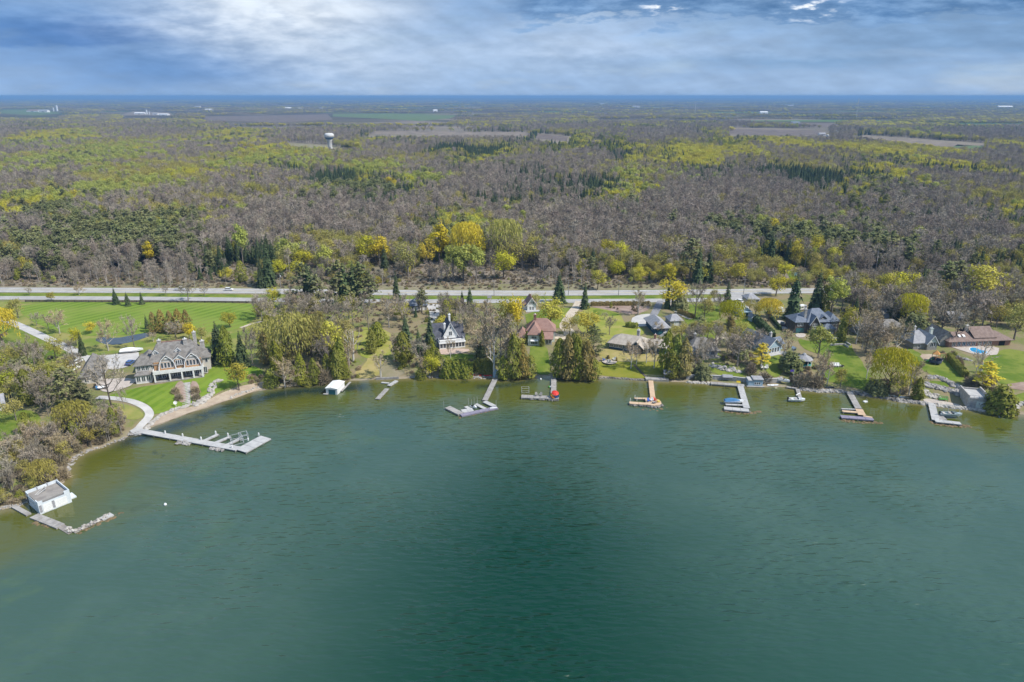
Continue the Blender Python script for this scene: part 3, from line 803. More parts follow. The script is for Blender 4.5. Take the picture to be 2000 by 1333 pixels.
# ------------------------------------------------------------------ tree kit
BOOST = [1.3]
def unit(v):
 return v / (np.linalg.norm(v, axis=-1, keepdims=True) + 1e-9)
class TB:
 """collects trunk tubes and crown faces of one tree, unit height"""
 def __init__(s, seed):
  s.g = np.random.default_rng(seed)
  s.tv, s.tf = [], []
  s.cv, s.cf = [], []
  s.nt = 0
  s.nc = 0
 def tube(s, pts, rads, n=5):
  pts = np.asarray(pts, float)
  k = len(pts)
  d = unit(np.gradient(pts, axis=0))
  ref = np.array([0.31, 0.17, 0.93]) if abs(d[0][2]) < 0.9 else np.array([1.0, 0.1, 0])
  a = unit(np.cross(d, ref))
  b = np.cross(d, a)
  th = np.arange(n) * 2 * math.pi / n
  ring = pts[:, None, :] + (a[:, None, :] * np.cos(th)[None, :, None] + b[:, None, :] * np.sin(th)[None, :, None]) * np.asarray(rads)[:, None, None]
  s.tv.append(ring.reshape(-1, 3))
  for i in range(k - 1):
   for j in range(n):
    j2 = (j + 1) % n
    s.tf.append((s.nt + i * n + j, s.nt + i * n + j2, s.nt + (i + 1) * n + j2, s.nt + (i + 1) * n + j))
  s.nt += k * n
 def tris(s, P):
  """P (m,3,3) triangles for the crown"""
  m = len(P)
  if m:
   s.cv.append(P.reshape(-1, 3))
   s.cf.append(np.arange(m * 3).reshape(m, 3) + s.nc)
   s.nc += m * 3
 def leaves(s, c, size, out=None, flat=0.35):
  """one leaf clump triangle at every centre"""
  m = len(c)
  g = s.g
  nrm = unit(g.normal(size=(m, 3)) + (0 if out is None else unit(out) * 2.4) + np.array([0, 0, flat]))
  a = unit(np.cross(nrm, g.normal(size=(m, 3))))
  b = np.cross(nrm, a)
  sz = size * BOOST[0] * g.uniform(0.6, 1.4, (m, 1))
  P = np.stack([c + a * sz, c - a * sz * 0.5 + b * sz * 0.85, c - a * sz * 0.5 - b * sz * 0.85], 1)
  s.tris(P)
 def twigs(s, base, dirs, ln, w):
  m = len(base)
  g = s.g
  side = unit(np.cross(dirs, g.normal(size=(m, 3))))
  L = ln * g.uniform(0.6, 1.3, (m, 1))
  ww = w * BOOST[0] * g.uniform(0.7, 1.3, (m, 1))
  P = np.stack([base + side * ww, base - side * ww, base + dirs * L], 1)
  s.tris(P)
 def limbs(s, h0, h1, n, spread, rise, r0, sub=3, wob=0.03, rad_taper=0.35, tip_h=1.0):
  """main limbs with side branches; returns branch points and directions for twigs"""
  g = s.g
  P, Dd = [], []
  for i in range(n):
   f = max(0.0, (i + g.uniform(-.3, .3)) / n)
   z0 = h0 + (h1 - h0) * f ** 0.9
   a = i * 2.4 + g.uniform(-.5, .5)
   reach = spread * (1.0 - 0.45 * f) * g.uniform(0.75, 1.1)
   top = min(tip_h, z0 + rise * g.uniform(0.7, 1.1))
   k = 5
   pts = []
   for q in range(k):
    t_ = q / (k - 1)
    pts.append([math.cos(a) * reach * t_ ** 0.8, math.sin(a) * reach * t_ ** 0.8, z0 + (top - z0) * t_ ** 1.15])
   pts = np.array(pts) + g.normal(size=(k, 3)) * wob * np.linspace(0, 1, k)[:, None]
   r = r0 * (1 - 0.6 * f)
   s.tube(pts, r * np.linspace(1, 0.25, k), 4)
   for q in range(sub):
    t_ = g.uniform(0.35, 0.95)
    bi = min(int(t_ * (k - 1)), k - 2)
    p0 = pts[bi] + (pts[bi + 1] - pts[bi]) * (t_ * (k - 1) - bi)
    dd = unit(unit(pts[bi + 1] - pts[bi]) + g.normal(size=3) * 0.75 + np.array([0, 0, 0.25]))
    L = reach * g.uniform(0.35, 0.7)
    p1 = p0 + dd * L * 0.55
    p2 = p0 + unit(dd + np.array([0, 0, 0.4])) * L
    s.tube([p0, p1, p2], [r * 0.42, r * 0.3, r * 0.12], 3)
    for w_ in (0.3, 0.55, 0.75, 1.0):
     P.append(p0 + (p2 - p0) * w_)
     Dd.append(dd)
   for w_ in (0.5, 0.7, 0.85, 1.0):
    bi = min(int(w_ * (k - 1)), k - 2)
    P.append(pts[bi] + (pts[bi + 1] - pts[bi]) * (w_ * (k - 1) - bi))
    Dd.append(unit(pts[bi + 1] - pts[bi]))
  return np.array(P), np.array(Dd)
 def parts(s, name):
  tr = np_mesh(name + '_trunk', np.concatenate(s.tv), s.tf)
  cr = np_mesh(name + '_crown', np.concatenate(s.cv), np.concatenate(s.cf))
  return tr, cr
 def whole(s, name, mt, mc):
  tv = np.concatenate(s.tv)
  cv = np.concatenate(s.cv)
  cf = np.concatenate(s.cf) + len(tv)
  fs = s.tf + [tuple(q) for q in cf.tolist()]
  return np_mesh(name, np.concatenate([tv, cv]), fs, [mt, mc], midx=[0] * len(s.tf) + [1] * len(cf))
def shell(g, n, rx, rz, cz, power=0.45):
 d = unit(g.normal(size=(n, 3)))
 r = g.uniform(0, 1, (n, 1)) ** power
 p = d * r
 return p * np.array([rx, rx, rz]) + np.array([0, 0, cz]), d
def t_bare(seed, k=1.0, w=0.36, clear=0.25, tw=0.06):
 s = TB(seed)
 g = s.g
 lean = g.normal(size=2) * 0.02
 s.tube([[0, 0, -0.02], [lean[0] * .5, lean[1] * .5, 0.3], [lean[0], lean[1], 0.62], [lean[0] * 1.5, lean[1] * 1.5, 0.9]], [0.022, 0.017, 0.010, 0.003], 5)
 P, Dd = s.limbs(clear, 0.72, int(9 * k) + 2, w, 0.38, 0.010, sub=3)
 n = int(760 * k)
 i = g.integers(0, len(P), n)
 dirs = unit(Dd[i] * 0.5 + g.normal(size=(n, 3)) * 0.75 + np.array([0, 0, 0.45]))
 s.twigs(P[i] + g.normal(size=(n, 3)) * 0.022, dirs, tw * 1.5, 0.0052)
 return s
def t_pole(seed, k=1.0):
 """slim forest tree: long pale stem, small bare crown high up"""
 s = TB(seed)
 g = s.g
 l = g.normal(size=2) * 0.03
 s.tube([[0, 0, -0.02], [l[0] * .4, l[1] * .4, 0.4], [l[0], l[1], 0.75], [l[0] * 1.2, l[1] * 1.2, 0.97]], [0.013, 0.011, 0.007, 0.002], 4)
 P, Dd = s.limbs(0.42, 0.88, int(7 * k) + 1, 0.15, 0.2, 0.005, sub=2)
 n = int(300 * k)
 i = g.integers(0, len(P), n)
 dirs = unit(Dd[i] * 0.5 + g.normal(size=(n, 3)) * 0.7 + np.array([0, 0, 0.6]))
 s.twigs(P[i] + g.normal(size=(n, 3)) * 0.02, dirs, 0.085, 0.0050)
 return s
def t_bud(seed, k=1.0, w=0.42, clear=0.2, leaf=0.019, dens=1.0, droop=0.0):
 """round spring crown: leaf clumps gathered in uneven lobes with gaps"""
 s = TB(seed)
 g = s.g
 s.tube([[0, 0, -0.02], [g.normal() * .01, g.normal() * .01, 0.25], [g.normal() * .02, g.normal() * .02, 0.55], [g.normal() * .03, g.normal() * .03, 0.85]], [0.024, 0.018, 0.011, 0.003], 5)
 P, Dd = s.limbs(clear, 0.62, 9, w * 0.85, 0.36, 0.010, sub=3)
 nl = 15
 n = int(1300 * k * dens)
 cz, rz = 0.60, 0.40
 cs, _ = shell(g, nl, w * 0.72, rz * 0.72, cz, 0.3)
 rs = g.uniform(0.30, 0.52, nl) * w
 i = g.integers(0, nl, n)
 p, d = shell(g, n, 1.0, 0.85, 0, 0.4)
 c = cs[i] + p * rs[i][:, None]
 if droop:
  c[:, 2] -= droop * g.uniform(0, 1, n) * np.hypot(c[:, 0], c[:, 1]) / w
  c[:, 2] = np.maximum(c[:, 2], 0.06)
 s.leaves(c, leaf, d, 0.9)
 m = int(160 * k)
 i = g.integers(0, len(P), m)
 s.twigs(P[i], unit(Dd[i] + g.normal(size=(m, 3)) * 0.7), 0.09, 0.005)
 return s
def t_willow(seed, k=1.0, w=0.48):
 """hanging strands"""
 s = TB(seed)
 g = s.g
 s.tube([[0, 0, -0.02], [0.01, 0, 0.2], [0.02, 0.01, 0.45]], [0.035, 0.028, 0.014], 5)
 P, Dd = s.limbs(0.2, 0.5, 8, w * 0.8, 0.42, 0.014, sub=3)
 n = int(2400 * k)
 a = g.uniform(0, 2 * math.pi, n)
 r = w * np.sqrt(g.uniform(0.02, 1, n)) * (1 + 0.10 * np.sin(a * 5 + seed) + 0.06 * np.sin(a * 9))
 dome = 0.62 + 0.36 * np.sqrt(np.clip(1 - (r / (w * 1.17)) ** 2, 0, 1)) + 0.03 * np.sin(a * 7) * (r / w)
 z = dome - g.uniform(0, 1, n) ** 1.6 * (0.22 + 0.30 * r / w)
 c = np.stack([r * np.cos(a), r * np.sin(a), np.maximum(z, 0.08)], 1)
 dirs = unit(np.stack([np.cos(a) * 0.25, np.sin(a) * 0.25, -np.ones(n)], 1) + g.normal(size=(n, 3)) * 0.25)
 s.twigs(c, dirs, 0.075, 0.0085)
 return s
def t_spruce(seed, k=1.0, w=0.17, clear=0.06, ragged=0.2):
 s = TB(seed)
 g = s.g
 s.tube([[0, 0, -0.02], [0, 0, 0.5], [0, 0, 0.985]], [0.016, 0.010, 0.002], 5)
 lay = int(20 * k) + 4
 for i in range(lay):
  f = (i + g.uniform(-.25, .25)) / lay
  z = clear + (0.985 - clear) * f
  rr = w * (1 - f) ** 0.85 * g.uniform(1 - ragged, 1 + ragged) + 0.006
  nb = max(5, int(11 * (1 - 0.5 * f)))
  a = g.uniform(0, 6.28) + np.arange(nb) * 2 * math.pi / nb + g.normal(size=nb) * 0.15
  L = rr * g.uniform(0.7, 1.15, nb)
  dv = np.stack([np.cos(a), np.sin(a), np.zeros(nb)], 1)
  sd = np.stack([-np.sin(a), np.cos(a), np.zeros(nb)], 1)
  base = np.tile([0, 0, z], (nb, 1)) + dv * 0.004
  tip = base + dv * L[:, None] + np.array([0, 0, -0.32 * rr])
  midp = base + dv * (L * 0.55)[:, None] + np.array([0, 0, 0.02 * rr])
  wd = (0.32 * L + 0.006)[:, None]
  dn = np.array([0, 0, -0.20 * rr - 0.004])
  s.tris(np.stack([base, midp + sd * wd + dn, tip], 1))
  s.tris(np.stack([base, tip, midp - sd * wd + dn], 1))
  s.tris(np.stack([midp + sd * wd * 0.7, midp - sd * wd * 0.7, tip + dn * 2.2], 1))
 return s
def t_pine(seed, k=1.0, w=0.24, clear=0.34):
 """open crown of flat layered needle masses on a visible stem"""
 s = TB(seed)
 g = s.g
 s.tube([[0, 0, -0.02], [g.normal() * .01, 0, 0.45], [g.normal() * .02, 0.01, 0.95]], [0.018, 0.013, 0.004], 5)
 nb = int(17 * k) + 4
 for i in range(nb):
  f = i / nb
  z = clear + (0.93 - clear) * f
  a = i * 2.4 + g.uniform(-.4, .4)
  rr = w * (0.55 + 0.75 * math.sin(math.pi * min(1, f * 0.85 + 0.16))) * g.uniform(0.6, 1.15) * (1 - 0.45 * f)
  e = np.array([math.cos(a) * rr, math.sin(a) * rr, z + g.uniform(0.0, 0.05)])
  s.tube([[0, 0, z - 0.03], e * np.array([.6, .6, 1]), e], [0.006, 0.004, 0.002], 3)
  n = int(34 * k)
  t_ = g.uniform(0.35, 1.1, n)
  c = np.array([0, 0, z])[None] * (1 - t_)[:, None] + e[None] * t_[:, None] + g.normal(size=(n, 3)) * np.array([0.045, 0.045, 0.020])
  s.leaves(c, 0.026, np.array([[0, 0, 1.0]]) + c * 1.5 - np.array([[0, 0, 0.6]]), 0.8)
 c, d = shell(g, int(40 * k), 0.05, 0.05, 0.95)
 s.leaves(c, 0.022, d, 0.4)
 return s
def t_cedar(seed, k=1.0, w=0.25, bulge=0.48):
 """dense evergreen reaching the ground, upright sprays"""
 s = TB(seed)
 g = s.g
 s.tube([[0, 0, -0.02], [0, 0, 0.9]], [0.02, 0.004], 4)
 n = int(1000 * k)
 f = g.uniform(0, 1, n) ** 1.25
 prof = w * (np.clip(f / 0.14, 0, 1) ** 0.45) * (1 - f ** 1.7) ** bulge + 0.008
 a = g.uniform(0, 2 * math.pi, n)
 lob = 1 + 0.18 * np.sin(a * 3 + f * 8 + seed) + 0.13 * np.sin(a * 5 - f * 17 + seed * 2)
 r = prof * lob * g.uniform(0.45, 1.05, n) ** 0.5
 c = np.stack([r * np.cos(a), r * np.sin(a), f * 0.96 + 0.02], 1)
 out = np.stack([np.cos(a), np.sin(a), np.full(n, 0.15)], 1)
 nr = unit(out + g.normal(size=(n, 3)) * 0.55)
 sd = unit(np.cross(nr, np.array([0, 0, 1.0])))
 up = unit(np.array([0, 0, 1.0]) - out * 0.55 + g.normal(size=(n, 3)) * 0.3)
 sz = g.uniform(0.6, 1.35, (n, 1))
 s.tris(np.stack([c + sd * 0.021 * sz - up * 0.012, c - sd * 0.021 * sz - up * 0.012, c + up * 0.062 * sz], 1))
 return s
def t_round(seed, k=1.0, w=0.5):
 """dense round evergreen mass, wider than tall"""
 s = TB(seed)
 g = s.g
 s.tube([[0, 0, -0.02], [0, 0, 0.6]], [0.03, 0.01], 4)
 n = int(1400 * k)
 d = unit(g.normal(size=(n, 3)))
 d[:, 2] = np.abs(d[:, 2]) * 1.0
 lob = 1 + 0.10 * np.sin(d[:, 0] * 9 + seed) * np.sin(d[:, 1] * 8) + 0.06 * np.sin(d[:, 2] * 15)
 r = g.uniform(0.45, 1.0, (n, 1)) ** 0.4 * lob[:, None]
 c = d * r * np.array([w, w, 0.95]) + np.array([0, 0, 0.02])
 s.leaves(c, 0.045, d, 0.8)
 return s
def t_shrub(seed, k=1.0, w=0.6):
 s = TB(seed)
 g = s.g
 for i in range(7):
  a = g.uniform(0, 6.28)
  e = np.array([math.cos(a) * w * 0.6, math.sin(a) * w * 0.6, g.uniform(0.6, 0.9)])
  s.tube([[0, 0, -0.02], e * 0.5 + np.array([0, 0, 0.1]), e], [0.03, 0.018, 0.006], 3)
 n = int(700 * k)
 d = unit(g.normal(size=(n, 3)))
 d[:, 2] = np.abs(d[:, 2])
 c = d * (g.uniform(0.1, 1, (n, 1)) ** 0.5) * np.array([w, w, 0.8])
 s.twigs(c * 0.85, unit(d + g.normal(size=(n, 3)) * 0.6 + np.array([0, 0, 0.3])), 0.26, 0.017)
 return s
def t_snag(seed, k=1.0, w=0.3):
 """dead tree: bleached limbs, hardly any twigs"""
 s = TB(seed)
 g = s.g
 s.tube([[0, 0, -0.02], [0.02, 0, 0.3], [0.05, 0.02, 0.62], [0.03, 0.02, 0.92]], [0.034, 0.028, 0.018, 0.005], 6)
 P, Dd = s.limbs(0.22, 0.7, 8, w, 0.40, 0.016, sub=3)
 n = 110
 i = g.integers(0, len(P), n)
 s.twigs(P[i], unit(Dd[i] + g.normal(size=(n, 3)) * 0.6), 0.10, 0.006)
 return s
# kind -> (builder, trunk material, crown material, object name, category)
SPEC = {
 'bare': (lambda s, k: t_bare(s, k), 'bark', 'twig', 'bare_tree'),
 'bareoak': (lambda s, k: t_bare(s, k * 1.15, 0.42, 0.3, 0.05), 'darkbark', 'twig', 'bare_tree'),
 'baretan': (lambda s, k: t_bare(s, k * 1.2, 0.33, 0.18), 'palebark', 'twigtan', 'bare_tree'),
 'pole': (lambda s, k: t_pole(s, k), 'palebark', 'woodtwig', 'bare_tree'),
 'birch': (lambda s, k: t_bare(s, k * 0.8, 0.27, 0.2), 'birchbark', 'twigtan', 'birch_tree'),
 'whitesnag': (lambda s, k: t_snag(s, k), 'birchbark', 'twigtan', 'dead_tree'),
 'bud': (lambda s, k: t_bud(s, k), 'darkbark', 'bud', 'budding_tree'),
 'lime': (lambda s, k: t_bud(s, k), 'darkbark', 'lime', 'budding_tree'),
 'olive': (lambda s, k: t_bud(s, k, 0.42, 0.2, 0.015, 0.9), 'bark', 'olive', 'budding_tree'),
 'gold': (lambda s, k: t_bud(s, k, 0.42), 'bark', 'gold', 'budding_tree'),
 'tallgold': (lambda s, k: t_bud(s, k, 0.25), 'bark', 'gold', 'budding_tree'),
 'palegreen': (lambda s, k: t_bud(s, k, 0.30, 0.12, 0.018, 1.0), 'bark', 'palegreen', 'budding_tree'),
 'willow': (lambda s, k: t_willow(s, k), 'darkbark', 'bud', 'willow_tree'),
 'goldwillow': (lambda s, k: t_willow(s, k), 'darkbark', 'gold', 'willow_tree'),
 'olivewillow': (lambda s, k: t_willow(s, k * 0.8, 0.5), 'darkbark', 'olive', 'willow_tree'),
 'spruce': (lambda s, k: t_spruce(s, k), 'darkbark', 'spruce', 'spruce_tree'),
 'wspruce': (lambda s, k: t_spruce(s, k, 0.24, 0.03, 0.28), 'darkbark', 'spruce', 'spruce_tree'),
 'pine': (lambda s, k: t_pine(s, k), 'bark', 'pine', 'pine_tree'),
 'wpine': (lambda s, k: t_pine(s, k * 1.3, 0.36, 0.12), 'bark', 'pine', 'pine_tree'),
 'goldpine': (lambda s, k: t_pine(s, k * 1.2, 0.34, 0.18), 'bark', 'gold', 'pine_tree'),
 'cedar': (lambda s, k: t_cedar(s, k), 'bark', 'cedar', 'cedar_tree'),
 'column': (lambda s, k: t_cedar(s, k, 0.15, 0.55), 'bark', 'cedar', 'cedar_tree'),
 'rust': (lambda s, k: t_cedar(s, k, 0.26, 0.6), 'bark', 'rust', 'cedar_tree'),
 'round': (lambda s, k: t_round(s, k), 'bark', 'cedar', 'cedar_tree'),
 'darkround': (lambda s, k: t_round(s, k), 'bark', 'pine', 'cedar_tree'),
 'shrub': (lambda s, k: t_shrub(s, k), 'bark', 'shrub', 'shrub'),
 'tanshrub': (lambda s, k: t_shrub(s, k), 'bark', 'twigtan', 'shrub'),
 'greenshrub': (lambda s, k: t_round(s, k * 0.5, 0.55), 'bark', 'cedar', 'shrub'),
}
CAT = {'shrub': 'shrub'}
PROTO = {}
def proto(kind, i):
 key = (kind, i)
 if key not in PROTO:
  fn, mt, mc, nm = SPEC[kind]
  tr, cr = fn(sum(map(ord, kind)) * 13 + i * 101, 1.0).parts(nm)
  tr.materials.append(M[mt])
  cr.materials.append(M[mc])
  PROTO[key] = (tr, cr)
 return PROTO[key]
tree_n = 0
ALLTREES = []
def plant(p, h, kind, label, group=None, wide=1.0, variants=3):
 """one tree: an Empty at its foot with its trunk and crown"""
 global tree_n
 tree_n += 1
 nm = SPEC[kind][3]
 tr, cr = proto(kind, tree_n % variants)
 ALLTREES.append((nm, p[0], p[1]))
 o = empty(nm, p, rnd.uniform(0, 6.28), label, 'shrub' if nm == 'shrub' else 'tree', group)
 o.scale = (h * wide, h * wide, h)
 link(bpy.data.objects.new('stem' if nm == 'shrub' else 'trunk', tr), o)
 link(bpy.data.objects.new('crown', cr), o)
 return o
def tree_uv(u, v, vtop, kind, label, wide=1.0, group=None):
 p = at(u, v)
 h = (v - vtop) / pxm(p) / 0.93
 return plant(p, h, kind, label, group, wide)
